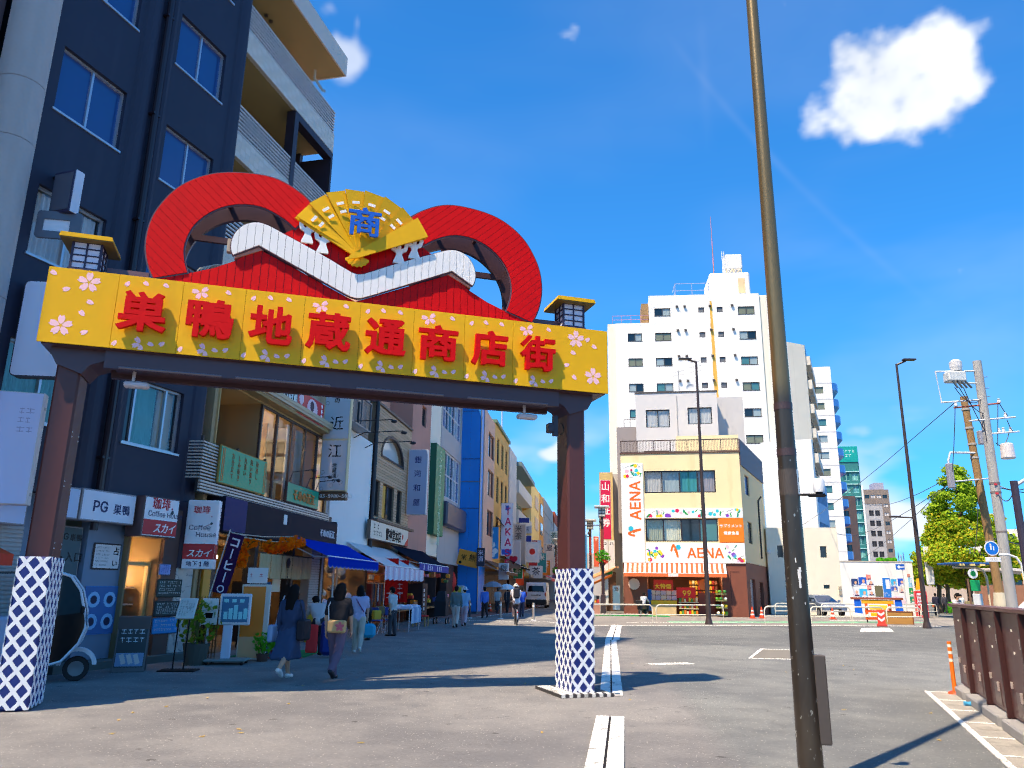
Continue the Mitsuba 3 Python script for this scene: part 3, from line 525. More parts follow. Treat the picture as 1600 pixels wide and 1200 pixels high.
# ------------------------------------------------------------------ the gate over the shopping street
def build_gate():
    G = facade(1.0, 12.89, 72.8)
    g = thing('shopping_street_gate', 'red and gold archway with a fan and red rings on two latticed brown posts', 'gate')
    CX = -3.71
    GOLD, RED, WHT, DK, BR = 'gold_paint', 'red_paint', 'white_paint', 'dark_steel', 'brown_steel'
    # posts with a printed lattice wrap: bars stand a few millimetres proud of the navy cover
    for x0, x1 in ((-7.84, -7.47), (0.0, .37)):
        p = put(g, 'post', rbx(x0 + .01, x1 - .04, 0, 4.75, -.70, -.16, .03), BR, G)
        put(p, 'cover', rbx(x0 - .012, x1 + .012, .01, 1.93, -.712, .012, .03), C(26, 44, 112, .4), G)
        bars = []
        for face, w, fr in (('f', x1 - x0 + .024, off(G, x0 - .012, 0, .013)), ('r', .73, turned(off(G, x1 + .013, 0, .012), [0, 1, 0], 90)), ('l', .73, turned(off(G, x0 - .013, 0, -.712), [0, 1, 0], -90)), ('b', x1 - x0 + .024, turned(off(G, x1 + .012, 0, -.713), [0, 1, 0], 180))):
            clip = sbox(0, .02, w, 1.93); n = 2 if w < .5 else 3.8; d = w / n; ls = []
            for k in range(-12, 24):
                ls += [LineString([(k * d, 0), (k * d + 4, 5.0)]), LineString([(k * d, 0), (k * d - 4, 5.0)])]
            net = unary_union([l.buffer(.024 if w < .5 else .022, cap_style=2) for l in ls]).intersection(clip)
            bars.append(moved(poly(net, 0, .004), fr))
        put(p, 'lattice', bars, C(226, 230, 232, .4))
        put(p, 'bolt', [sph(x1 - .038, y, z, .012) for y in (2.05, 2.12, 2.9, 2.97, 3.6, 3.67) for z in (-.22, -.62)], C(190, 190, 190, .3, .6), G)
        # haunch between post and beam
        s = 1 if x0 < -3 else -1; xe = x0 if s > 0 else x1
        put(g, 'haunch', poly([(xe - s * .08, 4.86), (xe - s * .08, 4.78), (xe + s * .01, 4.62), (xe + s * .35, 4.5), (xe + s * .45, 4.64), (xe + s * .72, 4.76), (xe + s * .72, 4.86)], -.74, -.10), DK, G)
    # striped pad round the right post
    pad = thing('striped_post_base', 'low black and white striped kerb round the foot of the right gate post', 'kerb')
    put(pad, 'pad', poly([(-.26, -1.0), (.62, -1.0), (.62, .20), (-.26, .20)], 0.0, .05), C(60, 58, 58, .7), at2(G))
    st = []
    for k in range(7): st.append(poly([(-.255 + k * .125, .198), (-.19 + k * .125, .198), (-.16 + k * .125, .02), (-.225 + k * .125, .02)], .05, .054))
    for k in range(9): st.append(poly([(-.258, .15 - k * .125), (-.258, .09 - k * .125), (-.02, .06 - k * .125), (-.02, .12 - k * .125)], .05, .054))
    for k in range(7): st.append(bx(-.25 + k * .125, -.19 + k * .125, .2, .203, .004, .05))
    put(pad, 'stripe', st, 'road_paint', at2(G))
    # beam: box girder with gutters beneath, lights and cables
    put(g, 'beam', [bx(-8.02, .62, 4.95, 5.95, -.78, .07), bx(-8.02, .62, 4.86, 4.95, -.80, .05), bx(-7.2, -.2, 4.60, 4.86, -.72, -.62), bx(-7.2, -.2, 4.60, 4.86, -.12, -.02), bx(-7.1, -.3, 4.66, 4.86, -.60, -.14)], DK, G)
    put(g, 'conduit', [tube([(x, 4.62, -.03), (x + 1.4, 4.62, -.03)], .022) for x in (-7.0, -5.4, -3.6, -1.8)], C(120, 110, 116, .35, .5), G)
    for x in (-6.95, -.85):
        put(g, 'floodlight', [rbx(x, x + .34, 4.40, 4.48, -.38, -.22, .02), bx(x + .1, x + .14, 4.48, 4.66, -.32, -.28)], C(196, 190, 196, .3), turned(off(G, 0, 0, 0), [1, 0, 0], 0))
    put(g, 'rivet', [sph(-8.0 + .24 * k, 4.905, .055, .014) for k in range(36)], C(206, 180, 120, .35, .4), G)
    # gold fascia, nine panels, each with its blossoms
    seams = [-8.07, -7.14, -6.26, -5.37, -4.49, -3.625, -2.76, -1.91, -1.07, .66]
    petal = Polygon([(0, 0), (.028, .03), (.038, .075), (.022, .115), (.0, .098), (-.022, .115), (-.038, .075), (-.028, .03)])

    def flower(x, y, s=1.0, five=5, r0=0): return [affinity.translate(affinity.rotate(affinity.scale(affinity.translate(petal, 0, .012), s, s, origin=(0, 0)), r0 + 360 / 5 * i, origin=(0, 0)), x, y) for i in range(five)]

    def loose(x, y, r, s=.85): return [affinity.translate(affinity.rotate(affinity.scale(petal, s, s, origin=(0, 0)), r, origin=(0, 0)), x, y)]
    lr = random.Random(5)
    for k in range(9):
        a, b = seams[k] + .002, seams[k + 1] - .002
        p = put(g, 'fascia_panel', rbx(a, b, 4.87, 6.0, .075, .10, .0025), GOLD, G)
        ps = []
        if k == 0:
            for x, y in ((-7.53, 5.82), (-7.80, 5.13)): ps += flower(x, y, 1.25)
            for x, y, r in ((-7.95, 5.88, 60), (-7.75, 5.70, 110), (-7.42, 5.50, 70), (-7.52, 5.30, 40), (-7.44, 5.09, 120)): ps += loose(x, y, r, .95)
        if k == 8:
            for x, y in ((.07, 5.79), (.38, 5.15)): ps += flower(x, y, 1.25)
            for x, y, r in ((.33, 5.84, 130), (.46, 5.66, 60), (.07, 5.52, 70), (-.05, 5.33, 110), (.07, 5.06, 40)): ps += loose(x, y, r, .95)
        if 1 <= k <= 8:
            c = a + .42 if k < 8 else a + .42
            top = [flower(c - .18, 5.87, 1.0, 4, 90) if k % 2 == 0 else loose(c - .28, 5.91, 150) + loose(c - .02, 5.87, 50)]
            for t in top: ps += t
            ps += loose(c + .26, 5.88, 60)
            ps += loose(c - .34, 4.99, 150) + flower(c - .02, 4.97, .95, 3, 40) + loose(c + .16, 4.96, 70) + loose(c + .3, 5.03, 130)
        ps = [q.intersection(sbox(a, 4.88, b, 5.99)) for q in ps]
        put(p, 'blossom', [poly(q, .10, .103) for q in ps if not q.is_empty], C(246, 196, 200, .5), G)
    # raised characters
    for ch, (xa, xb) in zip('巣鴨地蔵通商店街', ((-7.09, -6.42), (-6.16, -5.5), (-5.28, -4.64), (-4.44, -3.76), (-3.54, -2.89), (-2.69, -2.04), (-1.81, -1.19), (-.97, -.35))):
        gl = glyph(ch, 1.0, .028); x0, y0, x1, y1 = gl.bounds
        gl = affinity.translate(affinity.scale(gl, (xb - xa) / (x1 - x0), .60 / (y1 - y0), origin=(x0, y0)), xa - x0, 5.13 - y0)
        put(g, 'character', poly(gl, .155, .23), RED, G)
        for dx in (-.15, .15):
            for y in (5.3, 5.55):
                if gl.contains(Point((xa + xb) / 2 + dx, y)): put(g, 'character_support', bx((xa + xb) / 2 + dx - .012, (xa + xb) / 2 + dx + .012, y - .012, y + .012, .10, .16), DK, G)
    # ornament outlines, drawn for the left half and mirrored
    ro = [(-6.70, 6.03), (-6.82, 6.3), (-6.87, 6.62), (-6.84, 6.94), (-6.75, 7.2), (-6.57, 7.5), (-6.32, 7.73), (-6.04, 7.88), (-5.74, 7.955), (-5.44, 7.985), (-5.15, 7.97), (-4.87, 7.87), (-4.6, 7.70), (-4.45, 7.55)]
    ri = [(-6.25, 6.18), (-6.33, 6.45), (-6.33, 6.68), (-6.25, 6.94), (-6.09, 7.16), (-5.89, 7.32), (-5.65, 7.42), (-5.41, 7.45), (-5.21, 7.42), (-4.98, 7.32), (-4.74, 7.15)]

    def dense(pts, n=6):
        p = np.array(pts); k = len(p); t = np.linspace(0, k - 1, (k - 1) * n + 1)
        from scipy.interpolate import CubicSpline
        return np.c_[CubicSpline(range(k), p[:, 0])(t), CubicSpline(range(k), p[:, 1])(t)]

    def mir(p): return np.c_[2 * CX - np.asarray(p)[:, 0], np.asarray(p)[:, 1]]
    ring = Polygon(np.vstack([dense(ro), dense(ri)[::-1]])).buffer(0)
    mound = Polygon([(-6.68, 6.0), (-6.66, 6.07), (-6.21, 6.18), (-5.9, 6.30), (-5.6, 6.46), (-5.26, 6.72), (-3.7, 6.02), (-3.7, 6.0)])
    upper = Polygon([(-5.0, 6.98), (-4.74, 7.16), (-4.5, 7.4), (-3.71, 7.4), (-3.71, 6.3), (-4.2, 6.5)])
    rib_top = dense([(-5.62, 6.54), (-5.665, 6.72), (-5.61, 6.93), (-5.47, 7.08), (-5.31, 7.13), (-5.14, 7.10), (-4.86, 6.98), (-4.37, 6.765), (-3.95, 6.56), (-3.80, 6.49), (-3.71, 6.47)], 4)
    rib_bot = np.array([(-5.62, 6.54), (-5.26, 6.755), (-3.92, 6.135), (-3.80, 6.085), (-3.71, 6.07)])
    rib = Polygon(np.vstack([rib_top, rib_bot[::-1]])).buffer(0)
    for sgn in (0, 1):
        M = (lambda s: s) if sgn == 0 else (lambda s: affinity.scale(s, -1, 1, origin=(CX, 0)))
        r = put(g, 'ring', poly(M(ring.buffer(.022, join_style=2)), .0, .03), C(92, 66, 74, .4), G)
        # diagonal planks
        for k in range(0, 40):
            c0 = -7.75 + k * .152
            strip = Polygon([(c0, 6.0), (c0 + .143, 6.0), (c0 + .143 - 2.4, 8.2), (c0 - 2.4, 8.2)])
            strip = affinity.translate(strip, .9, 0)
            q = ring.intersection(strip)
            q = q if q.geom_type == 'Polygon' else max(getattr(q, 'geoms', [q]), key=lambda s: s.area) if not q.is_empty else q
            for piece in getattr(ring.intersection(strip), 'geoms', [ring.intersection(strip)]):
                if piece.geom_type == 'Polygon' and piece.area > .002: put(r, 'plank', poly(M(piece), .03, .048), RED, G)
        md = put(g, 'mound', poly(M(mound.buffer(.012)), -.02, .0), C(92, 40, 44, .5), G)
        for k in range(40):
            x = -6.66 + k * .122
            q = mound.difference(rib).intersection(sbox(x, 5.9, x + .114, 7))
            for piece in getattr(q, 'geoms', [q]):
                if piece.geom_type == 'Polygon' and piece.area > .0012: put(md, 'plank', poly(M(piece), .0, .02 + .004 * (k % 2)), RED, G)
        up = put(g, 'backdrop', poly(M(upper), -.04, -.01), C(92, 40, 44, .5), G)
        for k in range(14):
            x = -5.0 + k * .122
            q = upper.intersection(sbox(x, 6.2, min(x + .114, -3.711), 7.5))
            if not q.is_empty and q.area > .002: put(up, 'plank', poly(M(q), -.01, .008), RED, G)
        rb = put(g, 'ribbon', poly(M(rib.buffer(.016, join_style=2)), .05, .075), C(84, 60, 66, .4), G)
        for k in range(18):
            x = -5.68 + k * .1168
            q = rib.intersection(sbox(x, 5.9, min(x + .1105, -3.7125), 7.5))
            if not q.is_empty and q.area > .002: put(rb, 'plank', poly(M(q), .075, .10 + .003 * (k % 2)), WHT, G)
        # shadowed return under the ribbon's end, and the rear ring with its struts
        put(g, 'ribbon_end', poly(M(Polygon([(-5.6, 6.50), (-5.6, 6.545), (-5.27, 6.74), (-5.2, 6.70)])), -.5, .05), C(196, 132, 110, .5), G)
        ringback = ring.buffer(-.04)
        put(g, 'rear_ring', poly(M(ringback), -.70, -.62), DK, G)
        put(g, 'strut', [moved(bx(-.03, .03, -.03, .03, -.64, .0), off(np.eye(4), *( (2 * CX - x) if sgn else x, y, 0))) for x, y in ((-6.55, 6.5), (-6.45, 7.2), (-5.8, 7.68), (-5.1, 7.70))], DK, G)
        put(g, 'web', [poly(M(Polygon([(-5.35, 6.0), (-5.2, 6.0), (-5.2, 7.45), (-5.35, 7.45)])), -.62, -.56), poly(M(Polygon([(-5.9, 6.0), (-4.9, 6.0), (-4.6, 6.9), (-5.2, 7.0)])), -.66, -.64), poly(M(Polygon([(-6.3, 6.98), (-4.6, 6.98), (-4.6, 7.08), (-6.3, 7.08)])), -.61, -.55)], DK, G)
        put(g, 'rail', [bx(*( (2 * CX + 6.82, 2 * CX + 7.40) if sgn else (-7.40, -6.82)), 6.12, 6.215, -.35, -.27), bx(*( (2 * CX + 6.80, 2 * CX + 7.98) if sgn else (-7.98, -6.80)), 6.0, 6.02, -.5, -.1)] + [bx(((2 * CX - x) if sgn else x) - .01, ((2 * CX - x) if sgn else x) + .01, 6.0, 6.12, -.32, -.30) for x in (-7.3, -7.1, -6.92)], C(110, 84, 90, .4), G)
    put(g, 'cable', [tube(curve(lambda t, i=i: (-5.98 + .16 * i * .3 + .17 * math.cos(t), 6.36 + (.10 + .012 * i) * math.sin(t), -.35 + .02 * i), .6, 5.4, 14), .011, 5) for i in range(4)], C(206, 202, 190, .5), G)
    put(g, 'end_light', rbx(-5.73, -5.63, 6.62, 6.84, -.1, .0, .01), C(176, 160, 140, .4), G)
    # fan of eight blades, folded
    F = off(G, 0, 0, .12)
    piv = np.array([-3.72, 6.80]); outer = [(-4.74, 7.30), (-4.56, 7.56), (-4.31, 7.79), (-4.01, 7.91), (-3.69, 7.94), (-3.36, 7.89), (-3.06, 7.74), (-2.83, 7.54), (-2.62, 7.26)]
    fan = put(g, 'fan', poly([piv + (np.array(o) - piv) * .97 for o in outer] + [piv], -.06, -.03), C(150, 110, 20, .5), F)
    for k in range(8):
        a, b = np.array(outer[k]), np.array(outer[k + 1]); zlo, zhi = .0, .055
        tri = [np.r_[piv, zlo], np.r_[a, zhi], np.r_[a * .5 + b * .5, (zhi + zlo) / 2], np.r_[b, zlo]]
        top = trimesh.Trimesh(np.array(tri), np.array([[0, 2, 1], [0, 3, 2]]), process=False)
        bot = trimesh.Trimesh(np.array(tri) - [0, 0, .02], np.array([[0, 1, 2], [0, 2, 3]]), process=False)
        side = sheet([[tri[0], tri[1], tri[2], tri[3], tri[0]], [t - np.array([0, 0, .02]) for t in (tri[0], tri[1], tri[2], tri[3], tri[0])]])
        bl = put(fan, 'blade', [top, bot, side], GOLD, F)
        if k < 7 or True:
            d = (a + b) / 2 - piv; ang = math.degrees(math.atan2(d[1], d[0])) - 90; L = np.linalg.norm(d)
            for s in (.80, .67):
                c = piv + d * s; wd = L * s * .30 * .5
                q = affinity.translate(affinity.rotate(sbox(-.062 * s * 1.2, -.024, .062 * s * 1.2, .024), ang, origin=(0, 0)), c[0], c[1])
                put(fan, 'mark', poly(q, .045, .052), C(236, 232, 222, .5), F)
    put(fan, 'guard', poly([(-3.885, 6.67), (-3.875, 6.735), (-2.80, 7.575), (-2.61, 7.26), (-3.69, 6.735)], .06, .09), GOLD, F)
    put(fan, 'guard', poly([(-4.76, 7.29), (-4.56, 7.56), (-3.75, 6.82), (-3.80, 6.78)], -.03, .01), GOLD, F)
    tail = np.array([-3.74, 6.80])
    for k in range(7):
        t0, t1 = math.radians(203 + k * 19.5), math.radians(203 + (k + 1) * 19.5)
        put(fan, 'tail_blade', poly([tail] + [tail + .20 * np.array([math.cos(t0 + (t1 - t0) * j / 4), math.sin(t0 + (t1 - t0) * j / 4)]) * (1 + .1 * math.sin(math.pi * j / 4)) for j in range(5)], .0, .02 + .006 * (k % 2)), GOLD, F)
    gl = glyph('商', 1.0, .02); x0, y0, x1, y1 = gl.bounds
    gl = affinity.translate(affinity.scale(gl, .53 / (x1 - x0), .50 / (y1 - y0), origin=(x0, y0)), -3.935 - x0, 7.075 - y0)
    put(fan, 'emblem', poly(gl.simplify(.002), .13, .175), C(20, 90, 190, .4), F)
    put(fan, 'emblem_support', [bx(-3.70, -3.67, 7.3, 7.33, .0, .135)], DK, F)
    # four tassels: a knot over a bell-shaped skirt
    ts = unary_union([Polygon([(-.095, -.13), (-.09, -.155), (.09, -.155), (.095, -.13), (.045, .0), (.05, .05), (-.05, .05), (-.045, .0)]), Point(0, .03).buffer(.055)] + [LineString([(0, .04), (s * .1, .10), (s * .115, .17)]).buffer(.032) for s in (-1, 1)] + [LineString([(0, .04), (0, .14)]).buffer(.03)])
    for x, y in ((-4.54, 7.06), (-4.29, 6.92), (-3.06, 6.92), (-2.81, 7.04)):
        put(g, 'tassel', poly(affinity.translate(ts, x, y), .05, .10), C(236, 236, 232, .5), G)
    # two roofed lanterns on the beam
    for x in (-7.66, .09):
        W = .36
        l = put(g, 'lantern', [bx(x - .22, x + .22, 6.0, 6.07, -.47, -.03)] + [bx(x + s * (.19) - .016, x + s * .19 + .016, 6.07, 6.5, z - .016, z + .016) for s in (-1, 1) for z in (-.44, -.06)] +
                [bx(x - .2, x + .2, y - .009, y + .009, z - .012, z + .012) for y in (6.08, 6.18, 6.285, 6.39, 6.49) for z in (-.44, -.06)] + [bx(x + s * .19 - .012, x + s * .19 + .012, y - .009, y + .009, -.44, -.06) for s in (-1, 1) for y in (6.08, 6.18, 6.285, 6.39, 6.49)] +
                [bx(x - .012, x + .012, 6.07, 6.5, z - .012, z + .012) for z in (-.44, -.06)] + [bx(x + s * .19 - .012, x + s * .19 + .012, 6.07, 6.5, -.262, -.238) for s in (-1, 1)], C(44, 36, 66, .5), G)
        for j in range(2):
            for q in range(4):
                y0 = 6.09 + q * .1035
                put(l, 'pane', bx(x - .176 + j * .188, x - .012 + j * .188 + .0, y0, y0 + .088, -.068, -.064), C(214, 214, 230, .4), G)
                put(l, 'pane', [bx(x + s * .182 - .002, x + s * .182 + .002, y0, y0 + .088, -.43 + j * .188, -.266 + j * .188) for s in (-1, 1)], C(214, 214, 230, .4), G)
        put(l, 'roof', poly([(-.36, 6.50), (-.34, 6.565), (.34, 6.565), (.36, 6.50)], -.62, .10), GOLD, off(G, x))
        put(l, 'roof_underside', poly([(-.35, 6.485), (-.35, 6.499), (.35, 6.499), (.35, 6.485)], -.61, .09), C(120, 100, 40, .6), off(G, x))
    put(g, 'camera', [rbx(-.30, -.20, 4.20, 4.36, -.4, -.25, .01), bx(-.2, -.12, 4.15, 4.5, -.36, -.28)], C(50, 44, 56, .4), G)
    put(g, 'camera_lead', tube(curve(lambda t: (-.07 + .07 * math.sin(t), 4.28 - .1 * math.cos(t), -.32), 0, 3.0, 8), .008, 5), BLACK, G)


def at2(G):
    """Frame lying on the ground under a facade frame: local x along it, y out towards the viewer, z up."""
    m = np.eye(4); m[:3, 0] = G[:3, 0]; m[:3, 1] = G[:3, 2]; m[:3, 2] = [0, 0, 1]; m[:3, 3] = G[:3, 3]
    return m


build_gate()

# ------------------------------------------------------------------ parts that buildings share
def win(parent, fr, x0, x1, y0, y1, glass=None, frame=None, n=2, recess=.12, w=.045, curtain=None, sill=None, split=None, name='window', bars=0):
    """A sliding window in a wall opening: frame, its panes and, behind clear glass, a curtain."""
    frame = frame or C(176, 178, 182, .35, .6); glass = glass or GLASS_DARK
    z = -recess
    ms = [bx(x0, x1, y0, y0 + w, z - .03, z + .03), bx(x0, x1, y1 - w, y1, z - .03, z + .03), bx(x0, x0 + w, y0 + w, y1 - w, z - .03, z + .03), bx(x1 - w, x1, y0 + w, y1 - w, z - .03, z + .03)]
    xs = [x0 + w] + ([x0 + (x1 - x0) * s for s in split] if split else [x0 + (x1 - x0) * i / n for i in range(1, n)]) + [x1 - w]
    for x in xs[1:-1]: ms.append(bx(x - w * .55, x + w * .55, y0 + w, y1 - w, z - .04, z + .035))
    for b in range(bars): yb = y0 + (y1 - y0) * (b + 1) / (bars + 1); ms.append(bx(x0 + w, x1 - w, yb - w * .4, yb + w * .4, z - .02, z + .02))
    if sill: ms.append(bx(x0 - .04, x1 + .04, y0 - .05, y0 - .002, z, sill))
    k = put(parent, name, ms, frame, fr)
    for i in range(len(xs) - 1):
        g = glass[i % len(glass)] if isinstance(glass, (list, tuple)) else glass
        zz = z - .012 - .014 * (i % 2)
        if g == 'clear_pane': put(k, 'pane', sheet([[(xs[i], y0 + w, zz), (xs[i + 1], y0 + w, zz)], [(xs[i], y1 - w, zz), (xs[i + 1], y1 - w, zz)]]), g, fr)
        else: put(k, 'pane', bx(xs[i], xs[i + 1], y0 + w, y1 - w, zz - .006, zz), g, fr)
    if curtain: put(k, 'curtain', drape(x0 + w, x1 - w, y0 + w, y1 - w, z - .12), curtain, fr)
    return k


def drape(x0, x1, y0, y1, z, amp=.022, wl=.11, open_=None):
    n = max(6, int((x1 - x0) / wl * 6))
    xs = np.linspace(x0, x1, n); off_ = amp * np.sin(xs / wl * 2 * np.pi) + amp * .4 * np.sin(xs / wl * 3.7 + 1)
    return sheet([[(x, y, z + o * (1.15 if y == y0 else .8)) for x, o in zip(xs, off_)] for y in (y0, y1)])


def room(parent, fr, x0, x1, y0, y1, depth, bsdf, name='interior'):
    """The inside of a shop: floor, ceiling, back and side walls."""
    z0 = -depth
    put(parent, name, [bx(x0, x1, y0 - .05, y0, z0, -.01), bx(x0, x1, y1, y1 + .05, z0, -.01), bx(x0, x1, y0, y1, z0 - .05, z0), bx(x0 - .05, x0, y0, y1, z0, -.01), bx(x1, x1 + .05, y0, y1, z0, -.01)], bsdf, fr)


def lit_bulb(parent, fr, x, y, z, r=.05, power=14.0, col=(1, .72, .38), name='lamp'):
    k = fresh(parent + '__' + name if parent else name)
    scene[k] = {**mikit.ply(moved(sph(x, y, z, r, 2), fr), C(250, 240, 210)), 'emitter': {'type': 'area', 'radiance': {'type': 'rgb', 'value': [3 * power * c for c in col]}}}
    return k


def shutter(parent, fr, x0, x1, y0, y1, z, bsdf, pitch=.075, name='shutter'):
    ms = [poly([(0, y), (.018, y + pitch * .25), (.018, y + pitch * .8), (0, y + pitch * .97)], 0, x1 - x0) for y in np.arange(y0, y1 - pitch * .5, pitch)]
    m = cat(ms); v = np.asarray(m.vertices); m = trimesh.Trimesh(np.c_[x0 + v[:, 2], v[:, 1], z + v[:, 0]], m.faces, process=False); m.fix_normals() if False else None
    return put(parent, name, [m, bx(x0, x1, y0, y1, z - .02, z - .001)], bsdf, fr, kind=None)


def signboard(name, label, x0, x1, y0, y1, z0, z1, face, fr, edge=None, cat_='sign', rim=.03, group=None):
    """A box sign: case with a rim, and a face plate proud of it. Returns its key."""
    k = thing(name, label, cat_, group)
    put(k, 'case', rbx(x0, x1, y0, y1, z0, z1, .012), edge or C(150, 146, 150, .4), fr)
    put(k, 'face', bx(x0 + rim, x1 - rim, y0 + rim, y1 - rim, z1 + .001, z1 + .006), face, fr)
    return k


def awning(name, label, fr, x0, x1, ya, za, yb, zb, bsdf, valance=.25, scallop=0, vbsdf=None, n=10, stripe=None, frame=True, group=None):
    k = thing(name, label, 'awning', group)
    xs = np.linspace(x0, x1, n)
    top = [[(x, ya + .0, za) for x in xs], [(x, (ya + yb) / 2 - .03 - .012 * math.cos((x - x0) / (x1 - x0) * math.pi * 6), (za + zb) / 2) for x in xs], [(x, yb, zb) for x in xs]]
    if stripe:
        m = stripe[1]; w = (x1 - x0) / m
        for i in range(m):
            a, b = x0 + i * w, x0 + (i + 1) * w
            put(k, 'canvas', slab([[(a, ya, za), (b, ya, za)], [(a, yb, zb), (b, yb, zb)]], .006), stripe[0][i % len(stripe[0])], fr)
    else: put(k, 'canvas', sheet(top), bsdf, fr, smooth=True)
    if valance:
        if scallop:
            q = [(x0, yb)] + [(x0 + (x1 - x0) * i / (scallop * 6), yb - valance * (.82 + .18 * abs(math.sin(math.pi * i / 6)))) for i in range(scallop * 6 + 1)] + [(x1, yb)]
            put(k, 'valance', poly(q, zb - .004, zb + .004), vbsdf or bsdf, fr)
            put(k, 'valance_trim', [tube([(x0 + (x1 - x0) * (i + t) / (scallop * 6), yb - valance * (.82 + .18 * abs(math.sin(math.pi * (i + t) / 6))) - .008, zb) for t in (0, 1)], .011, 4) for i in range(scallop * 6)], WHITE, fr)
        else: put(k, 'valance', [bx(x0, x1, yb - valance, yb, zb - .004, zb + .004)], vbsdf or bsdf, fr)
    if frame:
        put(k, 'front_bar', tube([(x0 - .02, yb + .01, zb - .02), (x1 + .02, yb + .01, zb - .02)], .022), WHITE, fr)
        for x in (x0 + .15, x1 - .15): put(k, 'arm', tube([(x, ya - .25, za), (x, (ya + yb) / 2 - .28, (za + zb) / 2 + .1), (x, yb - .02, zb - .05)], .018), C(200, 200, 200, .4), fr)
    return k


def wiggle(x0, x1, y0, y1, rows, z, h, r, dens=.8):
    """Small print too fine to read: rows of short strokes."""
    ms = []
    for i in range(rows):
        y = y1 - (i + .5) * (y1 - y0) / rows; x = x0
        while x < x1 - h * .5:
            w = h * r.uniform(.5, 1.0)
            if r.random() < dens:
                ms += [bx(x, min(x + w, x1), y + h * .25, y + h * .36, z, z + .002), bx(x + w * .4, x + w * .52, y - h * .4, y + h * .45, z, z + .0025)]
                if r.random() < .6: ms.append(bx(x, min(x + w, x1), y - h * .3, y - h * .2, z, z + .0022))
            x += w + h * .28
    return ms


# ------------------------------------------------------------------ navy apartment block at the mouth of the street
N = facade(-7.35, 18.12, 18.3)
nb = thing('navy_apartment_building', 'dark navy apartment block with silver sliding windows behind the left half of the gate', 'building')
wins = []
for f in range(7):
    y = 4.45 + 3.03 * f
    wins += [(-5.13, -3.52, y, y + 1.40), (-2.32, -.69, y, y + 1.40)]
put(nb, 'wall', wall(-5.36, .04, 3.30, 25.5, wins), 'navy_wall', N)
put(nb, 'side_wall', bx(-.14, .04, 0, 25.5, -9.0, -.225), 'navy_wall', N)
put(nb, 'side_wall', bx(-5.36, -5.18, 0, 25.5, -9.0, -.225), 'navy_wall', N)
put(nb, 'pilaster', [poly([(-3.40, 0), (-3.34, .05), (-3.22, .085), (-3.08, .085), (-2.96, .05), (-2.92, 0)], 3.3, 25.5)], 'navy_wall', N @ np.array([[1, 0, 0, 0], [0, 0, 1, 0], [0, 1, 0, 0], [0, 0, 0, 1.0]]))
put(nb, 'pilaster', [poly([(-2.66, 0), (-2.62, .05), (-2.55, .07), (-2.47, .05), (-2.42, 0)], 3.3, 25.5)], 'navy_wall', N @ np.array([[1, 0, 0, 0], [0, 0, 1, 0], [0, 1, 0, 0], [0, 0, 0, 1.0]]))
put(nb, 'pilaster', [poly([(-.42, 0), (-.36, .035), (-.2, .06), (-.05, .06), (.03, .02), (.04, 0)], 3.3, 25.5)], 'navy_wall', N @ np.array([[1, 0, 0, 0], [0, 0, 1, 0], [0, 1, 0, 0], [0, 0, 0, 1.0]]))
put(nb, 'downpipe', [tube([(-2.79, 2.6, .10), (-2.79, 25.4, .10)], .075, 10)] + [bx(-2.89, -2.69, y, y + .05, 0, .16) for y in np.arange(4, 25, 2.6)], C(40, 28, 36, .35), N)
for i, (a, b, y0, y1) in enumerate(wins):
    f = i // 2
    if (f, i % 2) in ((0, 0), (1, 0)):
        win(nb, N, a, b, y0, y1, ['clear_pane', 'clear_pane'], C(196, 198, 204, .3, .6), curtain='curtain_white' if f == 1 else 'curtain_teal', sill=.03)
    elif (f, i % 2) == (0, 1):
        k = win(nb, N, a, b, y0, y1, [GLASS_DARK, 'clear_pane', 'clear_pane'], C(196, 198, 204, .3, .6), split=[.17, .72], sill=.03)
        put(k, 'curtain', drape(a + .3, a + 1.05, y0 + .04, y1 - .04, -.26, .012, .2), 'curtain_teal', N)
        put(k, 'blind', bx(a + 1.1, b - .05, y0 + .05, y1 - .05, -.28, -.26), C(170, 150, 120), N)
    else: win(nb, N, a, b, y0, y1, [GLASS_BLUE, GLASS_BLUE], C(196, 198, 204, .3, .6), sill=.03)
# ground floor, set back under the upper storeys
put(nb, 'lintel', bx(-5.36, .04, 3.2, 3.299, -1.4, .0), C(60, 56, 66, .6), N)
shutter(nb, N, -5.3, -4.1, 0.02, 2.6, -.15, C(178, 174, 170, .5))
put(nb, 'entry_wall', [bx(-4.1, -3.42, 0, 3.2, -.5, -.3), bx(-2.66, -1.68, 0.15, 3.2, -.35, -.15)], C(120, 138, 160, .5), N)
put(nb, 'entry_recess', [bx(-3.42, -2.66, 0, 3.2, -1.4, -1.3)], C(70, 78, 84, .5), N)
put(nb, 'step', [bx(-3.42, .3, 0, .14, -.6, .30)], C(92, 100, 96, .8), N)
put(nb, 'pier', [bx(-.82, -.38, .14, 3.2, -.45, .09)], C(96, 72, 66, .5), N)
put(nb, 'marble_column', [rbx(-.36, -.02, .14, 3.3, -.30, .10, .02), rbx(.02, .30, .0, 3.3, -.35, .0, .02)], 'marble', N)
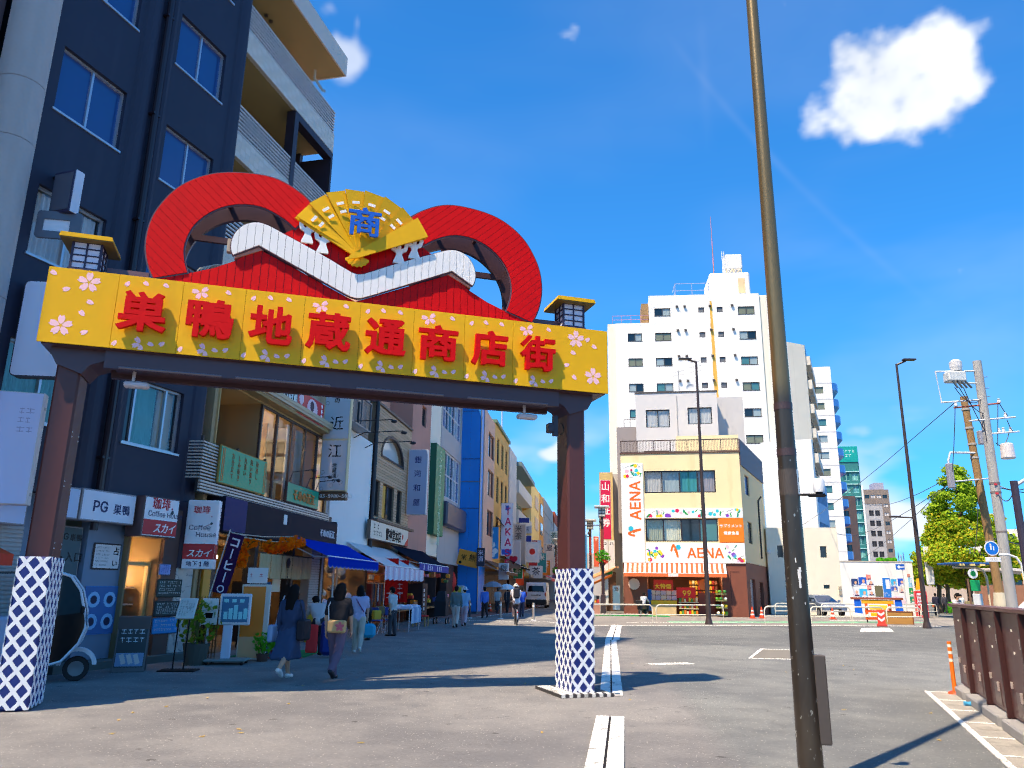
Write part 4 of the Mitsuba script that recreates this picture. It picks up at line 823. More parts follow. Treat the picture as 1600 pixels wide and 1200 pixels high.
# coffee-shop doorway
d = put(nb, 'shop_door', [bx(-1.66, -1.60, .14, 2.05, -.30, -.20), bx(-.90, -.83, .14, 2.05, -.30, -.20), bx(-1.60, -.90, 1.97, 2.05, -.30, -.20), bx(-1.60, -.90, .14, .5, -.29, -.21)], C(206, 178, 118, .5), N)
put(d, 'pane', sheet([[(-1.60, .5, -.25), (-.9, .5, -.25)], [(-1.60, 1.97, -.25), (-.9, 1.97, -.25)]]), 'clear_pane', N)
room(nb, N, -1.68, -.83, .14, 2.9, 1.8, C(150, 122, 84, .8))
put(nb, 'shelf', [bx(-1.65, -.88, y, y + .03, -1.3, -.5) for y in (.75, 1.15, 1.5)] + [bx(-1.65 + .1 * i, -1.59 + .1 * i, 1.53, 1.62 + .06 * (i % 3), -.9, -.8) for i in range(6)] + [bx(-1.5, -1.2, .78, .98, -1.1, -.6)], C(214, 206, 188), N)
lit_bulb(nb, N, -1.55, 1.82, -.6, .045, 18); lit_bulb(nb, N, -1.2, 1.86, -.8, .045, 18)
# things fixed to its front
k = signboard('wide_sign', 'pale blue blank sign board over the shutter at the left edge', -5.4, -4.42, 2.55, 3.14, .0, .24, C(196, 206, 236, .35), N)
k = signboard('wide_sign', 'narrow blank pale sign board squeezed against the lettered white board with blue initials', -3.62, -3.34, 2.75, 3.34, .0, .24, C(190, 206, 232, .35), N)
k = signboard('wide_sign', 'white sign board with two blue initials and two characters above the panelled entry', -3.31, -1.94, 2.75, 3.36, .0, .24, C(226, 232, 244, .4), N)
put(k, 'lettering', [shift(ltext('PG', .20, .005), -3.04, 2.95, .247), shift(jtext('巣鴨', .21, .005), -2.52, 2.925, .247)], C(20, 44, 96), N)
k = signboard('entry_board', 'dark teal notice board with an arrow, hung in the dim entry', -3.36, -2.72, 1.25, 2.66, -.30, -.22, C(58, 84, 92, .4), N)
put(k, 'lettering', [shift(jtext('巣鴨', .14, .004), -3.02, 2.38, -.213), shift(ltext('PG', .12, .004), -3.28, 2.40, -.213), shift(jtext('入口', .2, .004), -3.08, 1.98, -.213), shift(jtext('占い', .16, .004), -3.25, 1.46, -.213), poly([(-3.30, 2.07), (-3.22, 2.13), (-3.22, 2.09), (-3.13, 2.09), (-3.13, 2.05), (-3.22, 2.05), (-3.22, 2.01)], -.213, -.209)], C(24, 26, 30), N)
k = signboard('placard', 'white placard with two black characters beside a small calendar, on the grey entry wall', -2.50, -1.80, 1.86, 2.38, -.15, -.12, C(226, 222, 222, .4), N, C(60, 50, 50))
put(k, 'lettering', [shift(jtext('占', .17, .004), -2.02, 2.15, -.113), shift(jtext('い', .15, .004), -2.02, 1.92, -.113)] + wiggle(-2.44, -2.10, 1.92, 2.32, 6, -.113, .035, rng), INK, N)
k = signboard('flower_poster', 'blue printed panel with four dark-centred flowers on the entry wall', -2.54, -1.70, .62, 1.54, -.15, -.135, C(52, 128, 206, .4), N, C(60, 110, 170), 'poster', .0)
put(k, 'print', [poly(Point(x, y).buffer(.15).difference(Point(x, y).buffer(.085)), -.128, -.125) for x in (-2.32, -1.92) for y in (.86, 1.28)], C(150, 200, 236), N)
put(k, 'print', [poly(Point(x, y).buffer(.075), -.128, -.125) for x in (-2.32, -1.92) for y in (.86, 1.28)] + [poly(affinity.translate(affinity.rotate(affinity.scale(Point(0, 0).buffer(.10), 1, .45), a), x + .13 * math.cos(math.radians(a)), y + .16 * math.sin(math.radians(a))), -.128, -.127) for x, y in ((-2.32, 1.07), (-1.92, 1.07)) for a in (20, 110, 200)], C(22, 34, 70), N)


def coffee_face(k, fr, x0, y0, w, h, z, tall=False):
    """White and red coffee-house sign face."""
    r = put(k, 'red_band', bx(x0, x0 + w, y0 + h * (.14 if tall else .02), y0 + h * (.36 if tall else .42), z, z + .004), C(200, 24, 34, .4), fr)
    a = .19 * (w / .9)
    put(k, 'lettering', shift(jtext('珈琲', a * 1.25, .005, fat=.02), x0 + w * .2, y0 + h * (.80 if tall else .70), z), C(190, 24, 40), fr)
    if tall: put(k, 'lettering', [shift(ltext('Coffee', .145 * w / .9, .005, False), x0 + w * .1, y0 + h * .56, z), shift(ltext('House', .145 * w / .9, .005, False), x0 + w * .34, y0 + h * .46, z), shift(jtext('地下1階', .16 * w / .9, .005), x0 + w * .14, y0 + h * .035, z)], C(30, 30, 80), fr)
    else: put(k, 'lettering', shift(ltext('Coffee House', .105 * w / .9, .005, False), x0 + w * .1, y0 + h * .51, z), C(30, 30, 80), fr)
    s = (.25 if tall else .21) * w / .9
    m = shift(jtext('スカイ', s, .005, fat=.018, pitch=.95), 0, 0, z); v = np.asarray(m.vertices); v[:, 0] += v[:, 1] * .22; v[:, :2] += [x0 + w * (.1 if tall else .28), y0 + h * (.165 if tall else .07)]
    put(k, 'lettering', trimesh.Trimesh(v, m.faces, process=False), C(240, 238, 236), fr)
    bean = [poly(Point(x0 + w * .82, y0 + h * (.655 if tall else .66)).buffer(.042 * w), z, z + .005)]
    put(k, 'bean', bean, C(30, 60, 70), fr)
    put(k, 'stem', [poly(LineString([(x0 + w * .82, y0 + h * (.655 if tall else .66)), (x0 + w * (.62 if tall else .80), y0 + h * (.61 if tall else .74))]).buffer(.006), z, z + .004), poly(Point(x0 + w * .8, y0 + h * .76).buffer(.02 * w), z, z + .004)], C(180, 40, 60), fr)


k = signboard('coffee_sign', 'square red and white coffee sign box fixed over the cafe doorway', -1.89, -.86, 2.54, 3.38, -.02, .40, SIGNWHITE, N, C(96, 74, 74, .4))
coffee_face(k, N, -1.86, 2.57, .97, .78, .407)
K = facade(-7.28, 17.72, 84)     # hangs out across the pavement, facing the camera
k = thing('coffee_sign', 'tall hanging red and white coffee sign lettered on its side too, above the flag', 'sign')
put(k, 'case', rbx(0, .68, 1.93, 3.45, -.26, 0, .012), C(243, 243, 246, .4), K)
coffee_face(k, K, .0, 1.93, .68, 1.52, .001, True)
put(k, 'side_lettering', turned_text := moved(shift(ltext('Coffee House', .10, .004, False), 0, 0, 0), off(np.eye(4), .681, 3.32, -.17) @ trimesh.transformations.rotation_matrix(math.pi / 2, [0, 1, 0]) @ trimesh.transformations.rotation_matrix(-math.pi / 2, [0, 0, 1])), C(30, 30, 80), K)
put(k, 'side_band', bx(.681, .684, 2.14, 2.47, -.25, -.01), C(200, 24, 34, .4), K)
put(k, 'bracket', [bx(-.45, 0, y, y + .05, -.16, -.10) for y in (2.2, 3.2)] + [bx(-.22, -.02, 1.95, 3.4, -.24, -.04)], C(58, 48, 66, .5), K)
# small notice boards on the pier
for i, (y0, y1, c, lab) in enumerate(((1.32, 1.70, (52, 66, 62), 'upper chalk menu board on the brown pier beside the cafe door'), (.92, 1.24, (50, 62, 62), 'lower chalk menu board on the pier, above the blue card'), (.56, .90, (40, 150, 220), 'bright blue card under the chalk menus on the pier'), (1.78, 2.02, (150, 170, 226), 'small lilac notice above the chalk menus on the pier'))):
    x0, x1 = (-.93, -.17) if i < 3 else (-.93, -.58)
    k = signboard('menu_board', lab, x0, x1, y0, y1, .102, .125, C(*c, .6), N, C(*[v * .7 for v in c]), 'menu board', .02)
    put(k, 'chalk_text', wiggle(x0 + .06, x1 - .06, y0 + .05, y1 - .03, 4 if i < 2 else 3, .132, .055, rng, .85), C(214, 220, 214) if i != 3 else C(60, 80, 180), N)
# projecting signs at the block's left edge
k = thing('hanging_sign', 'slim dark edged hanging sign seen nearly edge on, high on the navy wall', 'sign')
put(k, 'case', rbx(-4.94, -4.74, 8.30, 9.18, .10, .62, .02), C(54, 50, 78, .4), N); put(k, 'face', bx(-4.952, -4.941, 8.36, 9.12, .14, .58), C(90, 92, 104, .3), N)
put(k, 'edge_trim', bx(-4.93, -4.75, 8.31, 9.17, .622, .64), C(222, 222, 230, .4), N)
put(k, 'bracket', [bx(-4.88, -4.80, y, y + .05, 0, .15) for y in (8.36, 9.1)], BLACK, N)
k = thing('hanging_sign', 'rounded grey sign frame hanging below the slim edge-on sign', 'sign')
fr_ = turned(off(N, -5.02, 7.85, .08), [0, 1, 0], -62)
put(k, 'frame', poly(sbox(0, 0, .66, .42).buffer(.06).difference(sbox(.08, .10, .50, .30).buffer(.02)), 0, .06), C(96, 100, 112, .4), fr_)
put(k, 'face', poly(sbox(.06, .08, .52, .32), .01, .03), C(226, 228, 234, .4), fr_)
k = thing('hanging_sign', 'blank white round cornered sign half hidden behind the left end of the gold fascia', 'sign')
fr_ = turned(off(N, -5.05, 5.12, .10), [0, 1, 0], -66)
put(k, 'case', poly(sbox(.08, .08, .96, 1.68).buffer(.08), -.10, .10), C(216, 216, 230, .35), fr_)
put(k, 'frame', poly(sbox(.08, .08, .96, 1.68).buffer(.10).difference(sbox(.08, .08, .96, 1.68).buffer(.075)), -.11, .09), C(60, 54, 70, .4), fr_)
put(k, 'bracket', [tube([(.86, -.02, -.04), (1.12, .16, -.04), (1.12, .3, -.1)], .045)], C(50, 44, 52, .4), fr_)
k = thing('hanging_sign', 'tall blank lilac sign with a cream side, at the left edge over the shutter', 'sign')
fr_ = turned(off(N, -5.30, 2.86, .05), [0, 1, 0], -56)
put(k, 'case', rbx(0, .80, 0, 1.95, -.22, 0, .012), C(216, 206, 200, .4), fr_); put(k, 'face', bx(.02, .78, .02, 1.93, .001, .006), C(212, 212, 240, .35), fr_)
put(k, 'faded_print', wiggle(.45, .7, 1.2, 1.7, 3, .007, .12, rng, .9), C(168, 162, 196), fr_)
put(k, 'screw_plate', [bx(.802, .806, y, y + .05, -.16, -.06) for y in (.16, 1.66)], C(180, 172, 164, .5), fr_)

# neighbour on the far left: pale round corner column and a tiled wall, mostly out of frame
cb = thing('pale_corner_building', 'pale grey building with a rounded corner column and dark tiles at the left edge', 'building')
put(cb, 'column', [tube([(-5.72, y0, -.16), (-5.72, y1 - .012, -.16)], .40, 24) for y0, y1 in ((3.2, 6.4), (6.4, 9.4), (9.4, 10.6), (10.6, 13.6), (13.6, 24))], 'grey_wall', N, smooth=40)
put(cb, 'wall', bx(-15.4, -6.0, 0, 34, -8, -.62), C(92, 78, 84, .6), N)
for r_ in range(34):
    for c_ in range(9):
        y, x = 10.6 + r_ * .30, -6.10 - c_ * .62 - (.31 if r_ % 2 else 0)
        if y < 18: put(cb, 'tile', bx(x - .60, x, y, y + .282, -.62, -.60), C(*[(104, 84, 92), (96, 78, 88), (112, 90, 98)][(r_ * 5 + c_ * 3) % 3], .45), N)
put(cb, 'front', bx(-6.1, -5.37, 0, 3.2, -.6, -.2), C(176, 172, 170, .6), N)
k = thing('awning', 'corner of an orange red awning at the very left edge', 'awning')
put(k, 'canvas', slab([[(-7.6, 2.35, -.3), (-4.86, 2.35, -.3)], [(-7.6, 2.05, .55), (-4.80, 2.05, .55)]], .02), C(226, 74, 30, .6), N); put(k, 'valance', bx(-7.6, -4.80, 1.86, 2.05, .54, .56), C(226, 60, 24, .6), N)

# ------------------------------------------------------------------ kimono shop with flats above it
O = facade(-6.82, 22.15, 6.6)
ks = thing('kimono_shop_building', 'two storey kimono dyer shop with a glazed upper floor, striped balcony and dark fascia', 'building')
put(ks, 'side_wall', bx(-3.62, -3.45, 0, 8.2, -7, -.05), 'tan_wall', O)
put(ks, 'side_wall', bx(4.62, 4.86, 0, 8.4, -7, -.02), 'grey_wall', O)
put(ks, 'upper_floor', bx(-3.45, 4.62, 3.70, 3.86, -7, .24), C(70, 62, 60), O)
put(ks, 'ceiling', bx(-3.45, 4.62, 6.55, 6.75, -7, .30), 'soffit', O)
put(ks, 'eaves', [bx(-3.5, 4.7, 6.75, 6.86, -.3, .42), bx(-3.5, 4.7, 6.66, 6.75, .30, .40)], C(190, 172, 140, .5), O)
put(ks, 'upper_wall', [bx(-3.45, 4.62, 6.86, 8.6, -.4, -.1), bx(-3.45, -3.1, 3.86, 6.55, -1.5, -1.3), bx(-1.15, -.95, 3.86, 6.55, -1.5, -1.3)], C(176, 158, 132, .7), O)
win(ks, O, -3.1, -1.15, 3.9, 6.3, ['clear_pane', 'clear_pane'], C(52, 44, 42, .4), recess=1.35, n=1, w=.06)
win(ks, O, -.95, 4.55, 3.92, 6.5, ['clear_pane'] * 5, C(74, 64, 60, .4), recess=.05, n=5, w=.07)
room(ks, O, -3.4, 4.6, 3.87, 6.5, 5.5, C(196, 164, 108, .8), 'upper_interior')
put(ks, 'partition', [bx(-.95, -.85, 3.87, 6.5, -4, -.10), bx(1.6, 1.7, 3.87, 6.5, -4, -1.0)], C(168, 140, 96, .8), O)
put(ks, 'furniture', [bx(-.6, .3, 4.6, 6.1, -2.2, -2.1), bx(.5, 1.2, 3.87, 4.7, -1.8, -1.2), bx(2.2, 3.6, 3.87, 4.9, -1.9, -1.4), bx(-2.6, -1.8, 3.87, 4.9, -2.6, -2.2)], C(222, 206, 160), O)
lit_bulb(ks, O, .2, 6.2, -1.2, .09, 13, name='ceiling_lamp'); lit_bulb(ks, O, -2.2, 6.2, -2.6, .06, 6, name='ceiling_lamp'); lit_bulb(ks, O, 2.6, 6.2, -1.6, .06, 4, name='ceiling_lamp')
put(ks, 'curtain', drape(2.2, 3.1, 3.95, 6.4, -.3), C(150, 140, 120), O); put(ks, 'curtain', drape(1.35, 1.75, 3.95, 6.4, -.25), C(200, 196, 184), O)
for i in range(12):     # slats of the balcony front and of the ledge
    put(ks, 'balcony_slat', bx(-4.42, -.9, 3.96 + i * .075, 3.995 + i * .075, .20, .235), C(196, 190, 180, .4), O)
for i in range(12): put(ks, 'balcony_slat', bx(-4.44, -4.40, 3.96 + i * .075, 3.995 + i * .075, -.9, .20), C(196, 190, 180, .4), O)
for i in range(4): put(ks, 'ledge_slat', bx(-4.42, 4.3, 3.66 + i * .07, 3.70 + i * .07, .20, .26), C(206, 200, 188, .4), O)
put(ks, 'ledge_backing', bx(-4.40, 4.28, 3.64, 3.95, .12, .20), C(48, 44, 44), O)
put(ks, 'balcony_post', [bx(x, x + .05, 3.9, 4.95, .14, .2) for x in (-4.4, -2.6, -.95)], C(60, 56, 56), O)
put(ks, 'cable_coil', [tube(curve(lambda t, i=i: (-3.05 + .05 * i + .16 * math.cos(t), 5.72 + .34 * math.sin(t), -.55 + .03 * i + .05 * math.cos(2 * t)), 0, 6.28, 22), .017, 5) for i in range(5)], C(60, 56, 58, .3), O)
put(ks, 'cable_clamp', [bx(-3.12, -2.75, 5.24, 5.34, -.62, -.42), bx(-2.98, -2.86, 5.0, 6.0, -.66, -.6)], C(50, 46, 48), O)
# shop front
fas = put(ks, 'fascia', [rbx(-3.3, 4.95, 2.80, 3.68, -.02, .35, .03), tube([(4.86, 2.93, .17), (4.86, 3.72, .17)], .17, 16)], C(22, 24, 40, .7, 0, .25), O)
put(fas, 'lettering', shift(jtext('そめの近江', .27, .02), 3.25, 3.13, .352), C(232, 230, 226), O)
put(fas, 'plate', bx(.28, .52, 3.28, 3.56, .352, .36), C(226, 226, 222), O)
put(fas, 'blue_panel', bx(-3.3, -2.1, 2.86, 3.66, .352, .358), C(18, 34, 100, .6, 0, .3), O)
room(ks, O, -3.4, 4.6, 0, 2.85, 6.5, C(120, 92, 58, .8))
put(ks, 'pillar', [bx(-.62, -.42, 0, 2.85, -.3, .0), bx(2.05, 2.2, 0, 2.85, -.3, .0)], C(40, 34, 34), O)
put(ks, 'panel', bx(-3.33, -2.98, .9, 2.62, -.25, .02), C(232, 160, 50, .5), O)
put(ks, 'panel', bx(-2.95, -2.75, .1, 2.62, -.25, .0), C(40, 36, 38, .5), O)
put(ks, 'back_wall', bx(-2.75, -.62, 0, 2.8, -1.3, -1.2), C(150, 116, 92, .7), O)
put(ks, 'ceiling_panel', bx(-.4, 2.0, 1.9, 2.6, -1.9, -1.8), C(236, 170, 60), O)
sh = put(ks, 'corrugated_pier', [bx(3.62, 4.45, 0, 2.8, -.3, -.03)], C(150, 146, 142, .5), O)
for i in range(34): put(sh, 'slat', bx(3.62, 4.45, .06 + i * .08, .115 + i * .08, -.03, .0), C(186, 182, 176, .5), O)
put(ks, 'pole', tube([(4.28, 0, .55), (4.28, 2.62, .55)], .03), C(226, 222, 212, .4), O)
put(ks, 'pole', tube([(4.62, 0, .55), (4.62, 2.5, .55)], .03), C(206, 190, 160, .4), O)
put(ks, 'rack', [bx(.1 + .45 * i, .12 + .45 * i, .1, 1.7, -.9, -.5) for i in range(4)] + [bx(.1, 1.47, 1.5, 1.53, -.9, -.5)], C(50, 44, 44), O)
for i in range(9): put(ks, 'hanging_garment', rbx(.16 + i * .15, .26 + i * .15, .55 + .1 * (i % 2), 1.48, -.86, -.54, .03), C(*[(64, 60, 66), (206, 202, 200), (120, 116, 124), (90, 96, 120), (40, 38, 44)][i % 5], .9), O)
lit_bulb(ks, O, .6, 2.3, -2.2, .08, 10); lit_bulb(ks, O, 3.0, 2.3, -2.4, .08, 8)
lit_bulb(ks, O, -1.6, 2.3, -.6, .05, 5)
put(ks, 'notice', bx(-1.5, -1.1, 1.62, 2.02, -1.2, -1.19), C(206, 206, 196), O); put(ks, 'notice', bx(1.05, 1.62, 1.42, 1.78, -.15, -.14), C(226, 212, 180), O); put(ks, 'notice', bx(1.64, 2.0, 1.3, 1.7, -.6, -.59), C(40, 110, 190), O)
k = thing('door_curtain', 'pale hemp door curtain in five strips with a black crest', 'door curtain')
for i in range(5): put(k, 'strip', drape(-.36 + i * .80, .42 + i * .80, 1.80 - .02 * (i % 2), 2.46, .03, .018, .42), 'noren_cloth', O)
put(k, 'rod', tube([(-.5, 2.47, .03), (3.75, 2.47, .03)], .02), C(90, 70, 50), O)
put(k, 'crest', [poly(Point(1.62, 2.22).buffer(.12, resolution=5), .062, .066), poly(sbox(1.60, 1.62, 1.64, 2.1), .062, .066)] + [poly(Point(1.62 + .10 * math.cos(a), 2.25 + .10 * math.sin(a)).buffer(.05, resolution=4), .0625, .067) for a in (0.2, 1.2, 2.0, 2.9)], C(36, 32, 32), O)
# signs on the kimono shop
k = signboard('green_sign', 'large green sign with gold vertical writing on the striped balcony', -3.70, -1.02, 3.94, 4.86, .25, .30, C(20, 166, 116, .4), O, C(150, 130, 60))
for i, s in enumerate(('お仕立て', 'しみ抜き', '丸洗い', '洗い張り', '染直し')): put(k, 'lettering', shift(jtext(s, .155, .006, True), -3.12 + i * .345, 4.60, .307), C(120, 78, 30), O)
put(k, 'border', [bx(x, x + .035, 4.0, 4.8, .307, .311) for x in (-3.60, -3.52, -1.20, -1.12)], C(206, 120, 40), O)
k = signboard('green_sign', 'small green sign with gold brush lettering above the dark fascia', .60, 3.22, 3.96, 4.56, .15, .24, C(20, 160, 120, .4), O, C(60, 50, 50))
put(k, 'lettering', [shift(jtext('そめの近江', .34, .03, fat=.02), 1.05, 4.06, .247)] + wiggle(1.5, 2.6, 4.40, 4.48, 1, .247, .06, rng), C(206, 130, 60), O)
put(k, 'spotlight', [tube([(x, 4.56, .2), (x, 4.85, .3), (x + .25, 4.95, .8)], .015) for x in (.8, 2.2, 3.0)] + [sph(x + .28, 4.93, .84, .07, 1, (1.3, .8, 1)) for x in (.8, 2.2, 3.0)], C(46, 40, 46, .4), O)
k = signboard('roof_sign', 'long pale sign with brush lettering over the shop eaves', -2.6, .60, 6.62, 7.40, .2, .30, C(206, 218, 216, .4), O)
put(k, 'lettering', shift(jtext('そめの近江', .42, .006), -1.7, 6.78, .307), INK, O)
k = signboard('roof_sign', 'red photo sign with a bowl and round white characters over the shop eaves', .64, 2.95, 6.60, 7.40, .2, .30, C(206, 40, 44, .4), O)
put(k, 'print', [poly(affinity.scale(Point(1.9, 7.0).buffer(.34), 1.3, .9), .307, .311), poly(Point(.95, 7.12).buffer(.18), .307, .312)], C(232, 200, 206), O)
put(k, 'print', [poly(Point(1.85, 7.08).buffer(.16), .312, .316)], C(70, 40, 60), O)
put(k, 'print', [poly(Point(2.72, 6.76 + i * .17).buffer(.07), .307, .312) for i in range(4)], C(238, 232, 230), O)
put(k, 'lettering', wiggle(.8, 1.8, 6.66, 6.9, 1, .308, .22, rng), C(240, 180, 190), O)
k = thing('projecting_sign', 'tall projecting pale sign with black brush characters, end lit cream, beside the kimono shop', 'sign')
V = facade(-6.82 + 3.7 * .115 + .05, 22.15 + 3.6 * .993, 96.6)
put(k, 'case', rbx(0, .92, 4.62, 8.5, -.24, 0, .015), C(216, 196, 150, .5), V)
put(k, 'face', [bx(.03, .89, 6.38, 8.47, .001, .006), bx(.03, .89, 4.66, 6.32, .001, .006)], C(196, 200, 206, .4), V)
put(k, 'lettering', [shift(jtext('そめの', .22, .005, True), .33, 8.05, .007), shift(jtext('近', .5, .005, fat=.0), .22, 6.66, .007), shift(jtext('江', .5, .005, fat=0), .22, 5.72, .007), shift(jtext('地蔵通り', .165, .005, True), .42, 5.40, .007)], INK, V)
put(k, 'floral_ground', [poly(Point(.1 + .16 * ((i * 7) % 5), y + .11 * i).buffer(.07).difference(Point(.1 + .16 * ((i * 7) % 5), y + .11 * i).buffer(.055)), .0065, .008) for y, n_ in ((7.6, 8), (4.7, 6)) for i in range(n_)], C(150, 146, 140), V)
put(k, 'phone_band', bx(.0, .94, 4.34, 4.60, -.24, .012), C(96, 66, 44, .5), V)
put(k, 'lettering', shift(ltext('03-5980-5811', .105, .004), .06, 4.41, .0125), C(236, 232, 222), V)
k = awning('awning', 'blue cloth awning with a white scalloped edge', O, 1.0, 6.2, 3.0, .32, 2.43, 1.5, 'awning_blue', .30, 14)
# flats above the shop: tiled balcony fronts, louvred rails and yellowish soffits
TB = facade(-7.5, 22, 13.6)
tb = thing('balcony_apartment_building', 'tan tiled apartment block with deep balconies and louvred rails behind the navy block', 'building')
put(tb, 'wall', [bx(-6, 2.6, 8.6, 24, -9, -1.7)], 'tan_wall', TB)
put(tb, 'end_wall', bx(3.3, 3.5, 8.4, 17.0, -8, -1.2), C(58, 50, 60, .5), TB)
for i, y in enumerate((10.05, 13.5, 16.95)):
    s = put(tb, 'balcony', bx(-2.2, 3.46, y, y + .18, -1.7, -.13), 'soffit', TB)
    put(s, 'fascia', bx(-2.2, 3.5, y - .02, y + .72, -.13, .0), C(206, 200, 188, .6), TB)
    put(s, 'fascia', bx(-2.33, -2.2, y - .02, y + .72, -1.7, .0), C(206, 200, 188, .6), TB)
    for r_ in range(4):
        for c_ in range(24): put(s, 'tile', bx(-2.19 + c_ * .237, -2.19 + c_ * .237 + .228, y + r_ * .185 - .015, y + r_ * .185 + .162, .0, .008), C(*[(220, 214, 202), (210, 204, 192), (214, 206, 190)][(c_ * 7 + r_ * 5) % 3], .5), TB)
    rl = put(s, 'rail_post', [bx(x, x + .04, y + .72, y + 1.72, -.1, -.05) for x in np.linspace(-2.25, 3.42, 6)], C(90, 88, 92, .4), TB)
    put(s, 'rail_backing', bx(-2.28, 3.46, y + .75, y + 1.70, -.12, -.10), C(44, 42, 48), TB)
    for q in range(8): put(s, 'louvre', [bx(-2.3, 3.48, y + .76 + q * .12, y + .81 + q * .12, -.05, -.01), bx(-2.35, -2.3, y + .76 + q * .12, y + .81 + q * .12, -1.6, -.01)], C(206, 206, 206, .5), TB)
put(tb, 'roof_slab', [bx(-2.4, 3.9, 20.5, 20.75, -1.9, .0)], 'soffit', TB); put(tb, 'roof_edge', bx(-2.42, 3.92, 20.49, 21.3, .0, .06), C(206, 200, 190, .6), TB); put(tb, 'roof_edge', bx(3.9, 3.96, 20.49, 21.3, -1.9, .06), C(206, 200, 190, .6), TB)
put(tb, 'portal', [bx(.75, 1.0, 10.1, 16.9, -.30, .012), bx(1.0, 3.5, 16.65, 16.9, -.30, .012), bx(3.38, 3.5, 10.1, 16.65, -1.2, .012)], C(46, 40, 54, .5), TB)
put(tb, 'drain', tube([(3.3, 20.45, -.9), (3.3, 20.1, -.9), (3.6, 19.75, -.7), (3.4, 19.55, -.5)], .05), C(206, 200, 186, .5), TB)
for x, y in ((-1.2, 16.93), (-.9, 16.93), (.3, 20.48), (.6, 20.48)): put(tb, 'vent', tube([(x, y - .04, -1.2), (x, y + .03, -1.2)], .07, 10), C(70, 60, 56), TB)
put(tb, 'glass_rail', bx(1.1, 3.3, 12.0, 13.2, -.6, -.58), C(60, 140, 150, .1), TB)

# ------------------------------------------------------------------ next houses along the left side of the street
wb = thing('blank_white_building', 'narrow building with a large blank white panel, air conditioners on a rack above it', 'building')
put(wb, 'panel', rbx(5.05, 9.75, 2.9, 7.35, -.2, -.02, .02), 'white_wall', O)
put(wb, 'wall', [bx(4.9, 9.75, 7.35, 11.5, -6, -.25), bx(4.9, 9.75, 2.6, 7.35, -6, -.25)], C(150, 122, 104, .8), O)
for r_ in range(24):
    for c_ in range(6): put(wb, 'tile', bx(7.3 + c_ * .40 + .005, 7.3 + c_ * .40 + .385, 7.4 + r_ * .125, 7.4 + r_ * .125 + .105, -.25, -.235), C(*[(168, 140, 122), (178, 150, 130), (158, 130, 114)][(c_ * 5 + r_ * 3) % 3], .6), O)
win(wb, O, 5.3, 7.1, 7.5, 9.3, [GLASS_OLIVE, GLASS_DARK], C(226, 222, 216), recess=.18)
k = put(wb, 'air_conditioner_rack', [bx(5.2, 7.6, 7.36, 7.42, -.25, .5), bx(5.2, 5.24, 7.42, 8.5, .44, .5), bx(7.56, 7.6, 7.42, 8.5, .44, .5), bx(5.2, 7.6, 8.46, 8.5, .44, .5), bx(6.38, 6.42, 7.42, 8.5, .44, .5)], C(110, 112, 116, .4), O)
for x in (5.35, 6.5): put(k, 'air_conditioner', rbx(x, x + .9, 7.5, 8.35, -.1, .36, .02), C(84, 84, 88, .4), O)
put(wb, 'gutter_pipe', tube([(9.86, 2.6, .06), (9.86, 11, .06)], .09), C(36, 32, 40, .4), O)
for i in range(3): put(wb, 'arm_lamp', [tube([(5.6 + i * 1.5, 7.2 - i * .12, .0), (5.6 + i * 1.5, 7.4 - i * .12, .4), (5.6 + i * 1.5, 7.45 - i * .12, 1.9)], .02, 5), sph(5.6 + i * 1.5, 7.38 - i * .12, 1.95, .09, 1, (1, .7, 1.4))], C(40, 36, 40, .4), O)
room(wb, O, 4.95, 9.65, 0, 2.55, 5, C(126, 96, 66, .8), 'shop_interior'); lit_bulb(wb, O, 6.2, 2.2, -1.2, .08, 9); lit_bulb(wb, O, 8.4, 2.2, -1.5, .08, 9)
put(wb, 'lower_side', [bx(9.7, 9.9, 0, 2.6, -4.8, -.1)], C(70, 60, 56, .7), O)
k = awning('awning', 'pale grey cloth awning with a fringed valance of printed strips', O, 7.1, 13.5, 3.2, .0, 2.36, 1.5, 'awning_white', 0)
for i in range(30): put(k, 'valance_strip', bx(7.12 + i * .213, 7.12 + i * .213 + .19, 1.84 + .02 * (i % 3), 2.34, 1.496, 1.504), C(*[(222, 214, 222), (230, 226, 230), (206, 190, 206), (214, 180, 190)][(i * 7) % 4], .9), O)

lb = thing('brown_tile_building', 'light brown ribbed tile shop house with an arched window and a long cream name board', 'building')
put(lb, 'wall', poly(sbox(9.95, 4.3, 16.2, 9.15).difference(unary_union([sbox(10.2, 4.45, 11.05, 5.95), sbox(11.5, 4.45, 13.4, 5.95), sbox(13.9, 4.45, 14.8, 5.95), Polygon([(11.0, 7.1)] + [(12.85 + 1.85 * math.cos(math.radians(a)), 7.1 + 1.0 * math.sin(math.radians(a))) for a in range(180, -1, -10)])])), -.4, -.03), C(146, 120, 96, .8), O)
gap = unary_union([sbox(10.2, 4.45, 11.05, 5.95), sbox(11.5, 4.45, 13.4, 5.95), sbox(13.9, 4.45, 14.8, 5.95), Polygon([(10.9, 7.0)] + [(12.85 + 1.95 * math.cos(math.radians(a)), 7.1 + 1.1 * math.sin(math.radians(a))) for a in range(180, -1, -10)] + [(14.8, 7.0)])])
for r_ in range(38):
    q = sbox(9.97, 4.32 + r_ * .126, 16.18, 4.32 + r_ * .126 + .10).difference(gap)
    for pc in getattr(q, 'geoms', [q]):
        if pc.area > .01: put(lb, 'tile_course', poly(pc, -.03, .0), C(*[(196, 166, 132), (188, 158, 126), (202, 172, 140)][r_ % 3], .7), O)
